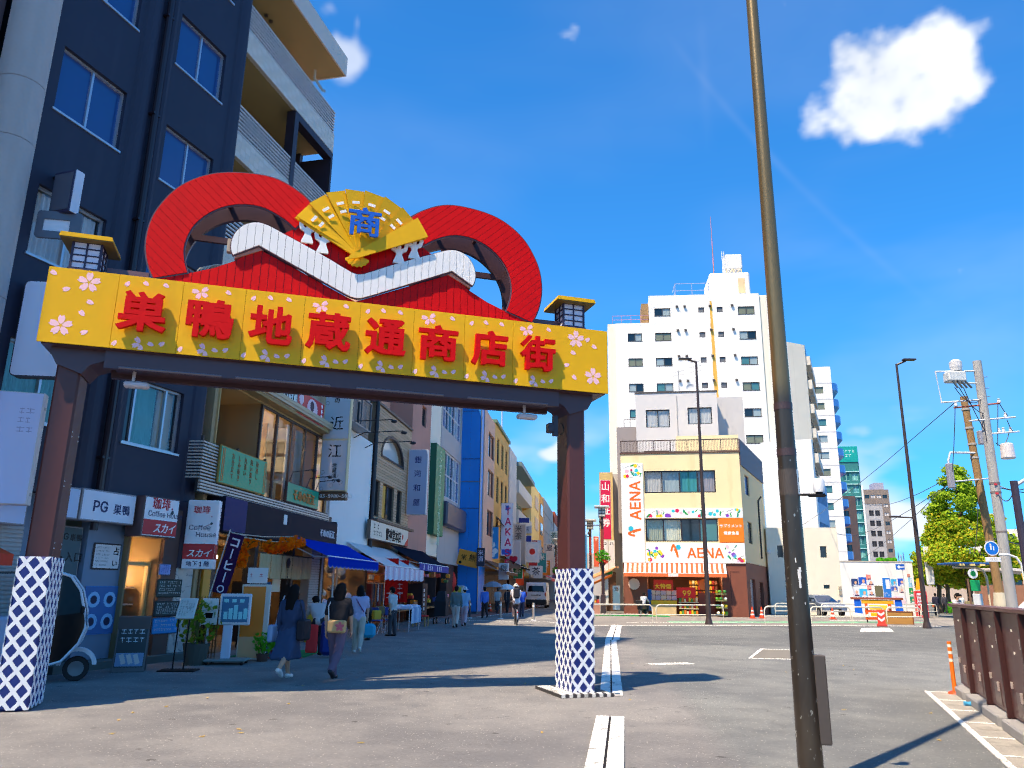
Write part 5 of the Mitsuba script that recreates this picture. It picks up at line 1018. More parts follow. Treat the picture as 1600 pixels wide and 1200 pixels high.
put(lb, 'arch_frame', poly(Polygon([(10.9, 7.0)] + [(12.85 + 1.95 * math.cos(math.radians(a)), 7.1 + 1.1 * math.sin(math.radians(a))) for a in range(180, -1, -10)] + [(14.8, 7.0)]).difference(Polygon([(11.05, 7.1)] + [(12.85 + 1.8 * math.cos(math.radians(a)), 7.1 + .98 * math.sin(math.radians(a))) for a in range(180, -1, -10)])), -.06, .03), C(56, 46, 44), O)
put(lb, 'arch_pane', poly(Polygon([(11.0, 7.1)] + [(12.85 + 1.85 * math.cos(math.radians(a)), 7.1 + 1.0 * math.sin(math.radians(a))) for a in range(180, -1, -10)]), -.22, -.2), C(196, 200, 196, .15), O)
win(lb, O, 10.2, 11.05, 4.45, 5.95, GLASS_DARK, C(60, 52, 50), n=1); win(lb, O, 11.5, 13.4, 4.45, 5.95, [C(206, 160, 60, .3), GLASS_DARK], C(60, 52, 50)); win(lb, O, 13.9, 14.8, 4.45, 5.95, GLASS_DARK, C(60, 52, 50), n=1)
put(lb, 'cornice', [bx(9.9, 16.25, 4.2, 4.3, -.1, .3), bx(9.9, 16.25, 9.15, 9.25, -.4, .05)], C(96, 82, 72), O)
put(lb, 'body', bx(9.95, 16.2, 3.2, 9.15, -7, -.42), C(150, 124, 100, .8), O)
room(lb, O, 9.95, 16.2, 0, 3.0, 5, C(120, 78, 50, .8), 'shop_interior')
lit_bulb(lb, O, 11.5, 2.2, -2.0, .08, 7); lit_bulb(lb, O, 15.5, 2.2, -2.0, .08, 7, (1, .5, .25))
k = signboard('name_board', 'long cream name board with black characters and a small red seal over the dark awning', 9.15, 15.35, 3.44, 4.20, .1, .25, C(226, 216, 194, .5), O, C(110, 90, 76))
put(k, 'lettering', [shift(jtext('雷神堂本店', .52, .006, fat=.03, pitch=1.0), 11.4, 3.52, .257)] + wiggle(9.6, 10.9, 3.56, 4.1, 2, .257, .24, rng), INK, O)
put(k, 'seal', [poly(Point(14.3, 3.82).buffer(.12), .257, .262), poly([(14.6, 3.46), (15.33, 3.46), (15.33, 3.85)], .257, .26)], C(206, 60, 50), O)
k = awning('awning', 'dark slate cloth awning with a striped blue valance', O, 12.6, 19.2, 3.40, .1, 2.62, 1.5, 'awning_dark', .30, 0, C(54, 58, 140, .8))
put(k, 'valance_stripe', [bx(13.4 + i * .42, 13.4 + i * .42 + .16, 2.36, 2.58, 1.505, 1.51) for i in (0, 2, 3, 4, 7, 8, 9)], C(206, 206, 226), O)

pb = thing('pink_building', 'dull pink rendered building with small dark windows, beyond the brown tile house', 'building')
put(pb, 'wall', wall(16.2, 20.4, 3.4, 14, [(18.2, 19.2, 9.9, 11.0), (18.2, 19.2, 7.2, 8.2)], -.3), 'pink_wall', O)
put(pb, 'body', bx(10.0, 20.4, 9.3, 14, -9, -1.2), C(226, 170, 142, .8), O)
put(pb, 'side', bx(16.2, 16.45, 3.4, 14, -7, -.3), 'pink_wall', O)
for y in (9.9, 7.2): win(pb, O, 18.2, 19.2, y, y + 1.0, GLASS_DARK, C(60, 52, 52), n=1)
put(pb, 'front', bx(16.2, 20.4, 3.2, 3.4, -3, .02), C(84, 60, 50, .7), O); room(pb, O, 16.25, 20.35, 0, 3.1, 4, C(104, 70, 54, .8), 'shop_interior'); lit_bulb(pb, O, 18.4, 2.4, -1.0, .08, 7)
k = thing('projecting_sign', 'pale grey projecting sign with four dark blue characters, on the pink building', 'sign')
V2 = facade(-6.82 + 15.6 * .115 + .05, 22.15 + 15.5 * .993, 96.6)
put(k, 'case', rbx(0, .95, 4.95, 8.1, -.24, 0, .015), C(226, 220, 214, .5), V2); put(k, 'face', bx(.03, .92, 4.98, 8.07, .001, .006), C(176, 178, 200, .4), V2)
put(k, 'lettering', [shift(jtext('銀河和屋', .36, .005, True, pitch=1.9), .3, 7.42, .007)], C(30, 40, 110), V2)
sb_ = thing('cream_pier_building', 'cream rendered pier carrying a long green vertical sign', 'building')
put(sb_, 'wall', bx(20.4, 23.4, 3.3, 15.5, -8, -.05), 'cream_wall', O); room(sb_, O, 20.45, 23.35, 0, 3.2, 3, C(70, 50, 48, .7), 'shop_interior')
k = signboard('green_vertical_sign', 'tall green vertical sign with white characters on the cream pier', 20.75, 23.25, 4.4, 9.4, -.05, .3, C(10, 130, 88, .45), O, C(14, 90, 66))
put(k, 'lettering', [shift(jtext('ミセス衣料大坂屋', .72, .006, True, pitch=.92, fat=0), 21.6, 8.5, .307)], C(150, 210, 186), O)
gb = thing('ribbon_window_building', 'grey building with ribbon windows in pale frames before the blue tarpaulin', 'building')
put(gb, 'wall', wall(23.4, 30.2, 3.0, 16.5, [(23.7, 29.9, 6.9, 9.7), (23.7, 29.9, 11.0, 13.4)], -.3), 'grey_wall', O); put(gb, 'body', bx(23.4, 30.2, 3.0, 16.5, -9, -.32), C(120, 118, 118, .7), O)
for y0, y1 in ((6.9, 9.7), (11.0, 13.4)): win(gb, O, 23.7, 29.9, y0, y1, [GLASS_BLUE, GLASS_DARK, GLASS_TEAL, GLASS_DARK, GLASS_PALE, GLASS_BLUE], C(214, 214, 218), n=6, w=.09, bars=1)
put(gb, 'fascia', rbx(23.5, 30, 5.1, 6.5, .0, .5, .1), C(74, 76, 92, .4), O); room(gb, O, 23.45, 30.1, 0, 2.95, 3, C(70, 48, 44, .7), 'shop_interior'); put(gb, 'front_pier', bx(26.4, 28.6, 0, 2.95, -.4, .0), C(60, 42, 42, .6), O)
put(gb, 'lamp', sph(24.2, 12.9, .6, .35), C(206, 90, 50), O)
# blue tarpaulin round a building under repair: its end wall faces the camera
BT = facade(-6.82 + 30.2 * .115, 22.15 + 30.2 * .993, 96.6)
bt = thing('tarpaulin_building', 'building wrapped in bright blue tarpaulin sheets jutting into the street', 'building')
hs = []
for i in range(3):
    for j in range(5):
        x0, y0 = -.75 + i * .68, .15 + j * 3.3
        xs, ys = np.linspace(x0, x0 + .675, 6), np.linspace(y0, y0 + 3.26, 10)
        g_ = [[(x, y, .02 + .05 * meshkit.noise(np.array([x * 1.5, y * .8, 3.0])) + .03 * meshkit.noise(np.array([x * 6 + y * 3, y * 2.4 - x * 4, 1.0]))) for x in xs] for y in ys]
        put(bt, 'sheet', sheet(g_), 'tarp_blue', BT, smooth=True)
put(bt, 'side_sheet', sheet([[(1.30 + .05 * meshkit.noise(np.array([z * 2.0, y * 1.1, 7.0])), y, -z) for z in np.linspace(-.05, 2.9, 10)] for y in np.linspace(.15, 16.6, 24)]), 'tarp_blue', BT)
put(bt, 'scaffold', [tube([(x, 0, .10), (x, 16.8, .10)], .03) for x in (-.7, 1.33)] + [tube([(-.8, y, .11), (1.4, y, .11)], .025) for y in (8.5,)], STEEL, BT)
put(bt, 'body', bx(-.8, 1.25, 0, 16.4, -2.8, -.05), C(90, 96, 110, .8), BT); put(bt, 'fold', [tube([(-.7 + .5 * i, 16.2 - 1.1 * i, .13), (-.1 + .4 * i, 15.2 - .9 * i, .13)], .025, 5) for i in range(3)], 'tarp_blue', BT)

# ------------------------------------------------------------------ health-food shop on the far corner
A = facade(7.709, 54.22, 101.4)
ab = thing('corner_shop_building', 'three storey yellow corner shop with white lettered boards and a red striped awning', 'building')
put(ab, 'wall', wall(0, 8.05, 3.4, 10.85, [(1.6, 6.4, 8.12, 9.65), (1.6, 6.4, 4.83, 6.36)], -.25), 'yellow_wall', A)
AS = facade(*[float(v) for v in (A @ [8.05, 0, 0, 1])[:2]], 25.5)
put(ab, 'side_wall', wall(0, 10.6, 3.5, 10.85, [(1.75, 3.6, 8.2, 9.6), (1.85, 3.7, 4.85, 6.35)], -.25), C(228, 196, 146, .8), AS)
put(ab, 'side_wall_lower', wall(0, 10.6, 0, 3.49, [(1.4, 3.6, 0, 2.45), (5.6, 7.4, 0, 2.3)], -.25), 'brown_wall', AS)
put(ab, 'left_wall', bx(-.02, .2, 0, 10.85, -9, -.26), 'yellow_wall', A); put(ab, 'roof', bx(.0, 8.0, 10.6, 10.84, -9, -.26), C(150, 140, 130, .8), A)
put(ab, 'parapet_trim', [bx(-.05, 8.1, 10.85, 10.95, -.2, .06), bx(0, 10.6, 10.85, 10.92, -.2, .05)][0], C(96, 66, 54), A); put(ab, 'side_parapet', bx(0.06, 10.7, 10.0, 11.8, .0, .07), C(84, 58, 62, .5), AS)
put(ab, 'penthouse', bx(3.9, 8.3, 10.85, 12.6, -6, -2.8), 'yellow_wall', A)
put(ab, 'roof_window', [bx(1.6, 3.4, 10.9, 11.4, -2.0, -1.9)], C(90, 76, 70), A)
r_ = put(ab, 'railing', [bx(0, 8.05, 11.76, 11.82, -.06, 0), bx(0, 8.05, 10.98, 11.02, -.06, 0)], C(74, 56, 50, .5), A)
for i in range(8): put(r_, 'post', bx(.01 + i * 1.14, .06 + i * 1.14, 10.95, 11.78, -.06, 0), C(74, 56, 50, .5), A)
for i in range(78): put(r_, 'baluster', bx(.1 + i * .1025, .118 + i * .1025, 11.02, 11.76, -.04, -.02), C(74, 56, 50, .5), A)
FRM = C(52, 44, 42, .4)
win(ab, A, 1.6, 6.4, 8.12, 9.65, ['clear_pane'] * 4, FRM, n=4, w=.08, recess=.1)
put(ab, 'curtain', drape(1.66, 2.8, 8.2, 9.6, -.3), 'curtain_white', A); put(ab, 'curtain', drape(2.82, 3.95, 8.2, 9.6, -.34, .01, .3), C(150, 168, 172), A); put(ab, 'curtain', drape(4.05, 5.15, 8.2, 9.6, -.3, .01, .3), 'curtain_teal', A); put(ab, 'curtain', drape(5.3, 6.35, 8.2, 9.6, -.3), C(160, 150, 150), A)
win(ab, A, 1.6, 6.4, 4.83, 6.36, ['clear_pane', 'clear_pane', GLASS_DARK, GLASS_TEAL], FRM, n=4, w=.08, recess=.1)
put(ab, 'curtain', drape(1.66, 2.8, 4.9, 6.3, -.3, .03, .14), C(160, 164, 136), A); put(ab, 'curtain', drape(2.85, 3.95, 4.9, 6.3, -.3, .03, .14), C(206, 208, 186), A)
win(ab, AS, 1.75, 3.6, 8.2, 9.6, GLASS_BLUE, FRM, n=1); win(ab, AS, 1.85, 3.7, 4.85, 6.35, GLASS_DARK, FRM, n=1)
put(ab, 'door', bx(1.4, 3.6, 0, 2.45, -.3, -.2), C(150, 146, 142, .4), AS); put(ab, 'doorway', bx(5.6, 7.4, 0, 2.3, -1.2, -1.1), C(40, 34, 36), AS)
put(ab, 'pipe', [tube([(7.2, 4, .06), (7.2, 8.3, .06), (7.2, 8.6, .3)], .06, 6)], C(60, 52, 50), AS); put(ab, 'wall_lamp', sph(9.2, 4.6, .3, .18), C(206, 206, 206), AS)
pl = put(ab, 'pillar', bx(.0, 1.6, 0, 3.4, -.6, -.01), 'brown_wall', A); put(ab, 'pillar', bx(6.52, 8.05, 0, 3.4, -.6, -.01), 'brown_wall', A)
put(ab, 'door_frame', [bx(7.0, 7.05, .1, 2.9, -.008, .01), bx(7.05, 7.6, 2.86, 2.9, -.008, .01)], C(90, 50, 40), A)
room(ab, A, 1.6, 6.5, 0, 3.0, 5, C(120, 74, 52, .8))
for x in (2.2, 3.2, 4.2, 5.2, 6.0): lit_bulb(ab, A, x, 2.6, -1.0, .06, 12, (1, .8, .5), 'spot_lamp')
lt = random.Random(3)


def leaf_deco(x0, x1, y0, y1, z, n, r):
    """Printed border of leaves, stems and flowers, as separate lists per colour."""
    out = {}
    for i in range(n):
        x, y = r.uniform(x0 + .08, x1 - .08), r.uniform(y0 + .06, y1 - .06); kind = r.choice('gggtcpyrvs'); s = r.uniform(.07, .15)
        if kind in 'gts': q = affinity.translate(affinity.rotate(affinity.scale(Point(0, 0).buffer(s), 1.5 if kind != 's' else 2.2, .38 if kind != 's' else .08), r.uniform(0, 180)), x, y)
        else: q = unary_union([affinity.translate(Point(0, 0).buffer(s * .55), x + s * .5 * math.cos(a), y + s * .5 * math.sin(a)) for a in np.arange(0, 6.2, 1.25)])
        q = q.intersection(sbox(x0, y0, x1, y1))
        if not q.is_empty and q.area > 1e-3: out.setdefault(kind, []).append(poly(q, z, z + .004 + .0015 * (i % 4)))
    return out


DECO = {'g': (20, 150, 70), 't': (20, 140, 120), 'c': (40, 190, 206), 'p': (236, 190, 206), 'y': (240, 206, 40), 'r': (214, 26, 80), 'v': (130, 60, 190), 's': (40, 70, 70)}


def arch_logo(cx, cy, s, z):
    """Orange brush arches under a small blue flower."""
    arcs = []
    for k, (w, h, t) in enumerate(((.50, 1.0, .085), (.34, .62, .05), (.22, .42, .04), (.12, .28, .035))):
        pts = [(cx - .3 * s + s * (.02 + .12 * k) + s * w * u, cy + s * h * (1 - (2 * u - .8) ** 2 / 1.44) * (1.0 if u < .4 else .92)) for u in np.linspace(0 if k == 0 else .35, 1, 14)]
        arcs.append(LineString(pts).buffer(t * s, resolution=3).intersection(sbox(cx - s, cy, cx + s, cy + 1.3 * s)))
    fl = unary_union([Point(cx + .28 * s + .11 * s * math.cos(a), cy + .82 * s + .11 * s * math.sin(a)).buffer(.10 * s) for a in np.arange(0, 6.2, 1.05)])
    return poly(unary_union(arcs), z, z + .006), poly(fl, z + .006, z + .012)


for nm, lab, b, face in (('vertical_board', 'tall white board with orange letters reading upwards on the corner shop', (0.0, 1.52, 3.42, 10.2), (238, 238, 234)),
                         ('flower_strip', 'white strip with coloured printed flowers between the upper windows', (1.56, 8.05, 6.40, 7.03), (238, 238, 234)),
                         ('name_board', 'wide white name board with orange letters and flowers over the striped awning', (1.56, 8.05, 3.42, 4.74), (238, 238, 234)),
                         ('orange_board', 'square orange board with two rows of white characters beside the middle windows', (6.44, 8.05, 4.78, 6.37), (238, 126, 14))):
    k = thing(nm, lab, 'sign')
    put(k, 'board', rbx(b[0], b[1], b[2], b[3], .0, .10, .01), C(*face, .5), A)
    z = .101
    if nm == 'flower_strip':
        for c, ms in leaf_deco(b[0], b[1], b[2] + .05, b[3], z, 46, lt).items(): put(k, 'print', ms, C(*DECO[c], .6), A)
    if nm == 'vertical_board':
        for c, ms in leaf_deco(.05, 1.45, 9.0, 10.15, z, 20, lt).items(): put(k, 'print', ms, C(*DECO[c], .6), A)
        m = ltext('AENA', .72, .006, True); m = moved(m, np.array([[0, -1, 0, 1.30], [1, 0, 0, 6.25], [0, 0, 1, z], [0, 0, 0, 1.0]])); put(k, 'lettering', m, C(232, 104, 24), A)
        a1, a2 = arch_logo(0, 0, .85, 0); mm = np.array([[0, -1, 0, 1.30], [1, 0, 0, 5.45], [0, 0, 1, z], [0, 0, 0, 1.0]]); put(k, 'emblem', moved(a1, mm), C(228, 104, 24), A); put(k, 'emblem', moved(a2, mm), C(40, 180, 206), A)
    if nm == 'name_board':
        put(k, 'lettering', shift(ltext('AENA', .64, .006, True), 4.28, 3.76, z), C(232, 104, 24), A)
        a1, a2 = arch_logo(3.5, 3.78, .82, z); put(k, 'emblem', a1, C(228, 104, 24), A); put(k, 'emblem', a2, C(40, 180, 206), A)
        for bb in ((1.6, 2.8), (6.75, 8.0)):
            for c, ms in leaf_deco(bb[0], bb[1], 3.48, 4.5 if bb[0] < 3 else 4.6, z, 20, lt).items(): put(k, 'print', ms, C(*DECO[c], .6), A)
    if nm == 'orange_board': put(k, 'lettering', [shift(jtext('サプリメント', .235, .006, fat=.03), 6.5, 5.75, z), shift(jtext('健康食品', .24, .006, fat=.03), 6.74, 5.28, z)], C(244, 240, 234), A)
k = awning('awning', 'white and red striped shop awning with an orange valance on the corner shop', A, .1, 6.75, 3.40, .05, 2.72, .95, 'awning_white', .22, 0, C(226, 112, 60, .7), stripe=([C(236, 226, 216, .8), C(222, 96, 56, .8)], 41))
put(k, 'label', bx(3.0, 3.65, 2.52, 2.70, .956, .96), C(236, 230, 222), A)
k = solo('round_sign', 'round pale sign disc on the left brown pillar of the corner shop', 'sign', poly(Point(.72, 2.02).buffer(.37), .02, .10), C(236, 196, 176, .5), A)
# goods under the awning
k = thing('sale_poster', 'red orange sale poster with yellow characters hung above stacked boxes', 'poster')
put(k, 'card', bx(2.0, 3.3, 1.62, 2.32, -.3, -.27), C(214, 50, 24, .5), A); put(k, 'lettering', shift(jtext('大特価', .36, .006, fat=.03), 2.06, 1.72, -.269), C(240, 200, 40), A)
k = thing('sale_poster', 'red price poster with a yellow number over the yellow crates', 'poster')
put(k, 'card', bx(3.5, 4.75, 1.15, 1.85, -.3, -.27), C(232, 40, 24, .5), A); put(k, 'lettering', shift(ltext('99', .34, .006), 3.86, 1.3, -.269), C(244, 206, 40), A)
for i in range(10):
    x, y = 1.75 + (i % 5) * .36, 1.0 + (i // 5) * .34
    solo('goods_box', '%s carton from the left in the %s row under the red sale poster' % (('first', 'second', 'third', 'fourth', 'fifth')[i % 5], ('lower', 'upper')[i // 5]), 'box', rbx(x, x + .33, y, y + .31, -.7, -.35, .01), C(*[(226, 196, 186), (206, 186, 196), (236, 206, 176)][i % 3], .6), A, group='cartons under the sale poster')
k = thing('counter', 'pale counter with a yellow printed edge in the corner shop', 'counter'); put(k, 'body', bx(1.85, 3.45, .0, .72, -.6, -.1), C(206, 180, 130, .6), A); put(k, 'edge', bx(1.8, 3.5, .72, .98, -.62, -.06), C(226, 176, 20, .5), A)
k = thing('goods_shelf', 'low steel shelf filled with yellow and red goods', 'shelf')
for y in (.05, .45, .85): put(k, 'tray', bx(3.62, 4.9, y, y + .06, -.55, -.08), C(206, 190, 150, .5), A)
for i in range(24): put(k, 'pack', rbx(3.66 + (i % 8) * .152, 3.79 + (i % 8) * .152, .11 + (i // 8) * .40, .11 + (i // 8) * .40 + .2 + .04 * (i % 3), -.5, -.12, .01), C(*[(236, 190, 30), (222, 120, 30), (206, 40, 30), (90, 150, 60), (230, 210, 160)][(i * 3) % 5], .5), A)
k = thing('blue_locker', 'blue cabinet left of the stacked cartons', 'cabinet'); put(k, 'body', rbx(1.42, 1.85, .3, 1.7, -.7, -.2, .02), C(20, 96, 170, .5), A); put(k, 'door', bx(1.46, 1.81, .4, 1.6, -.2, -.19), C(16, 86, 160, .5), A)
k = thing('goods_rack', 'round wire rack with green and yellow goods right of the shop opening', 'rack')
for y in (.1, .55, 1.0, 1.42): put(k, 'shelf', moved(lathe([(0, 0), (.36, 0), (.38, .06), (0, .06)], 14), A @ np.array([[1, 0, 0, 6.35], [0, 0, 1, y], [0, -1, 0, .35], [0, 0, 0, 1.0]])), C(180, 190, 120), None)
for i in range(20): put(k, 'pack', sph(6.35 + .28 * math.cos(i * 1.3), .26 + (i // 5) * .45, .35 + .28 * math.sin(i * 1.3), .11, 1, (1, .9, 1)), C(*[(90, 170, 50), (230, 200, 40), (240, 236, 220), (60, 130, 60)][i % 4], .5), A)
put(k, 'pole', tube([(6.35, 0, .35), (6.35, 1.7, .35)], .02), STEEL, A)
solo('hanging_disc', 'round orange sign disc hanging inside the corner shop', 'sign', poly(Point(5.3, 2.05).buffer(.34), -.4, -.34), C(226, 120, 40, .5), A)
put(ab, 'stock', [bx(4.95, 6.0, 0, 1.5, -1.6, -1.2)], C(110, 60, 50), A)
for i in range(40): put(ab, 'stock_pack', rbx(4.4 + (i % 10) * .19, 4.56 + (i % 10) * .19, 1.0 + (i // 10) * .35, 1.26 + (i // 10) * .35, -2.2, -2.0, .01), C(*[(226, 150, 40), (206, 60, 40), (240, 220, 170), (150, 90, 60), (236, 190, 60)][(i * 7) % 5], .5), A)

# ------------------------------------------------------------------ taller buildings behind it
H = facade(.17 * 62, 62, 100)
gh = thing('grey_house', 'pale grey rendered house standing behind the yellow corner shop', 'building')
put(gh, 'wall', wall(-.4, 6.1, 6, 17.25, [(.42, 2.32, 14.4, 15.87), (3.75, 5.66, 14.6, 15.98)], -.25), C(206, 204, 202, .75), H); put(gh, 'body', bx(-.35, 6.05, 6, 17.2, -7, -.28), C(196, 194, 192, .8), H)
put(gh, 'wing', bx(6.1, 8.27, 6, 17.1, -7, -1.4), C(196, 194, 192, .8), H); put(gh, 'terrace', bx(-2.0, -.42, 6, 14.6, -7, -.6), C(150, 142, 140, .8), H)
put(gh, 'coping', [bx(-.45, 6.15, 17.25, 17.36, -.3, .06)], C(74, 70, 70), H)
for x0, x1, y0, y1 in ((.42, 2.32, 14.4, 15.87), (3.75, 5.66, 14.6, 15.98)): win(gh, H, x0, x1, y0, y1, ['clear_pane'] * 2, C(40, 44, 46), w=.07, curtain='curtain_white')
put(gh, 'terrace_rail', [bx(-1.4, -.45, 15.2, 15.24, -.64, -.6), bx(-1.4, -1.36, 14.6, 15.2, -.64, -.6), bx(-.9, -.86, 14.6, 15.2, -.64, -.6)], C(90, 84, 84), H)
put(gh, 'pipe', tube([(2.9, 13.2, .05), (2.9, 17, .05)], .04, 5), C(180, 178, 176), H)
put(gh, 'antenna', [tube([(x, 17.3, -1), (x, 19.4 + dy, -1)], .03, 4) for x, dy in ((3.2, 0), (4.6, .9))] + [tube([(x - .5, y, -1), (x + .5, y + .2, -1)], .015, 4) for x, y in ((3.2, 19.2), (3.2, 18.9), (4.6, 20.0), (4.6, 19.6), (4.6, 19.2))], C(150, 150, 150, .4), H)
put(gh, 'dish', moved(lathe([(.0, 0), (.2, .03), (.42, .14), (.40, .15), (.2, .05), (0, .02)], 12), H @ np.array([[1, 0, 0, 4.1], [0, 1, 0, 17.7], [0, 0, 1, -.6], [0, 0, 0, 1.0]])), WHITE, None)

W = facade(.118 * 88, 88, 96.2)
wa = thing('white_apartment_tower', 'tall white apartment block with scattered dark windows and a rusty stain down its front', 'building')
rows = [33.17 - 3.08 * i for i in range(9)]
holes, specs = [], []
for i, y in enumerate(rows):
    for j, (a, b) in enumerate(((3.29, 4.95), (6.48, 8.36), (16.2, 18.1))):
        if i == 0 and j == 0: continue
        specs.append((a, b, y, y + .98, (i * 3 + j))); holes.append((a, b, y, y + .98))
    for a, b in ((11.62, 12.3), (13.78, 14.45)): specs.append((a, b, y + .32, y + .98, 99)); holes.append((a, b, y + .32, y + .98))
prof = Polygon([(1.9, 0), (18.7, 0), (18.7, 35.75), (5.85, 35.75), (5.85, 32.35), (1.9, 32.35)])
put(wa, 'wall', poly(prof.difference(unary_union([sbox(h[0], h[2], h[1], h[3]) for h in holes])), -.3, 0), 'white_wall', W)
put(wa, 'body', [bx(1.95, 18.6, 0, 32.2, -14, -.32), bx(5.9, 18.6, 32.2, 35.6, -14, -.32)], 'white_wall', W)
for a, b, y0, y1, q in specs:
    if q == 99: win(wa, W, a, b, y0, y1, C(110, 110, 112, .3), C(64, 62, 62), n=1, w=.07)
    else: win(wa, W, a, b, y0, y1, [[GLASS_OLIVE, GLASS_TEAL], [GLASS_PALE, GLASS_DARK], [GLASS_DARK, GLASS_PALE], [GLASS_TEAL, GLASS_PALE], [GLASS_OLIVE, GLASS_OLIVE]][(q * 7 + q // 3) % 5], C(70, 70, 70), w=.08, sill=.04)
for i, y in enumerate(rows[:5]):
    for x in (9.0, 9.9, 12.85, 15.4): put(wa, 'vent_hood', poly([(0, 0), (.28, 0), (.28, .14), (0, .30)], 0, .26), C(70, 66, 66, .5), W @ np.array([[0, 0, 1, x], [0, 1, 0, y + 1.0 + .1 * (i % 2)], [1, 0, 0, 0], [0, 0, 0, 1.0]]))
st = np.random.RandomState(4); ys = np.linspace(22.0, 34.9, 24)
put(wa, 'rust_stain', poly(np.vstack([np.c_[13.05 + .12 * (34.9 - ys) / 13 - .10 - .10 * (34.9 - ys) / 13 + st.uniform(-.03, .03, 24), ys], np.c_[13.12 + .12 * (34.9 - ys) / 13 + .10 + .12 * (34.9 - ys) / 13 + st.uniform(-.03, .03, 24), ys][::-1]]), .001, .006), C(226, 176, 78, .8), W)
put(wa, 'corner', [bx(.95, 1.9, 0, 32.35, -3, -.15)], 'cream_wall', W); put(wa, 'corner', [bx(18.7, 20.0, 0, 35.6, -1.5, -.25)], 'cream_wall', W)
WS = facade(*[float(v) for v in (W @ [20.0, 0, -1.4, 1])[:2]], 66)
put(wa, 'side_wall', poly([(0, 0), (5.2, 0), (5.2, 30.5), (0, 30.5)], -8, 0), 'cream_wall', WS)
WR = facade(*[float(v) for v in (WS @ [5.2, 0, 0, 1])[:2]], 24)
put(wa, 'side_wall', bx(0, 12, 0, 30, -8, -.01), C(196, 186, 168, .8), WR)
for i in range(10):
    for j in range(3): put(wa, 'balcony', [bx(.3 + j * 3.9, 3.8 + j * 3.9, 1.5 + i * 2.95, 2.6 + i * 2.95, -.02, .5)], C(206, 200, 188, .7), WR); put(wa, 'balcony_door', bx(.6 + j * 3.9, 3.5 + j * 3.9, 2.6 + i * 2.95, 4.1 + i * 2.95, .0, .03), GLASS_DARK, WR)
put(wa, 'stair_house', rbx(13.3, 18.0, 35.75, 38.9, -6, -1.0, .15), 'white_wall', W)
put(wa, 'roof_door', bx(16.6, 17.4, 36.2, 38.1, -1.0, -.95), C(226, 196, 150), W)
put(wa, 'roof_fence', [bx(9.1, 13.2, y, y + .06, -1.1, -1.04) for y in (37.6, 36.7)] + [bx(x, x + .07, 35.7, 37.65, -1.1, -1.03) for x in (9.1, 11.1, 13.1)] + [bx(9.1, 9.16, y, y + .06, -4, -1.1) for y in (37.6, 36.7)], C(150, 160, 190, .4), W)
put(wa, 'lower_rail', [bx(1.5, 5.8, y, y + .05, -.4, -.35) for y in (33.4, 32.9)] + [bx(x, x + .05, 32.3, 33.4, -.4, -.35) for x in (1.5, 2.6, 3.7, 4.8)], C(176, 130, 150, .5), W)
put(wa, 'roof_shed', bx(5.0, 5.84, 32.35, 35.0, -3, -.6), C(150, 120, 80, .7), W)
tk = put(wa, 'water_tank', rbx(15.4, 17.5, 39.9, 41.8, -4.2, -2.2, .12), 'white_paint', W)
put(tk, 'stand', [bx(x, x + .1, 38.9, 39.9, z, z + .1) for x in (15.5, 16.4, 17.3) for z in (-4.1, -2.4)] + [tube([(15.5, 38.9, -2.3), (16.4, 39.9, -2.3)], .04, 4), tube([(16.4, 38.9, -2.3), (17.3, 39.9, -2.3)], .04, 4)], C(220, 200, 150), W)
put(tk, 'ladder', [tube([(x, 38.9, -2.1), (x, 42.2, -2.1)], .04, 4) for x in (15.1, 15.35)] + [tube([(15.1, y, -2.1), (15.35, y, -2.1)], .03, 4) for y in np.arange(39.1, 42, .4)], WHITE, W)
put(wa, 'lightning_rod', tube([(13.9, 35.7, -1.5), (13.9, 41, -1.5), (13.88, 46.6, -1.5)], [.07, .06, .03], 5), C(206, 120, 120), W)

L = facade(20, 61, 100)
lw = thing('low_cream_building', 'low cream rendered two storey block with a few small dark windows behind the parked car', 'building')
put(lw, 'wall', wall(-.2, 5.0, 0, 6.45, [(.55, .98, 4.2, 5.1), (3.68, 4.14, 4.2, 5.06), (3.72, 4.15, 1.92, 2.2)], -.2), 'cream_wall', L); put(lw, 'body', [bx(-.2, 5.0, 0, 6.4, -6, -.22)], 'cream_wall', L)
put(lw, 'annex', bx(-3.8, -.2, 0, 6.2, -7, -1.8), C(206, 202, 206, .8), L); put(lw, 'gate', [bx(-3.2, -1.2, 0, 2.6, -1.8, -1.7), bx(-2.6, -1.6, 2.7, 3.5, -1.8, -1.4)], C(52, 46, 50), L)
for b in ((.55, .98, 4.2, 5.1), (3.68, 4.14, 4.2, 5.06), (3.72, 4.15, 1.92, 2.2)): win(lw, L, *b, GLASS_DARK, C(90, 92, 90), n=1, w=.04)
put(lw, 'annex_window', bx(-2.6, -1.5, 4.3, 5.2, -1.8, -1.75), GLASS_DARK, L)
put(lw, 'meter', [bx(4.75, 4.95, 1.5, 1.75, 0, .1), bx(4.75, 4.95, 1.85, 2.1, 0, .1)], C(170, 160, 140), L)
pw = thing('poster_wall_building', 'long low white wall carrying a patchwork of election style posters', 'building')
put(pw, 'wall', bx(5.0, 10.1, 0, 3.9, -3, -.01), 'white_wall', L); put(pw, 'coping', bx(4.98, 10.12, 3.9, 3.98, -3.02, .03), C(190, 180, 164), L); put(pw, 'window', bx(7.32, 7.86, 1.4, 2.18, -.01, .02), C(110, 104, 74, .3), L)
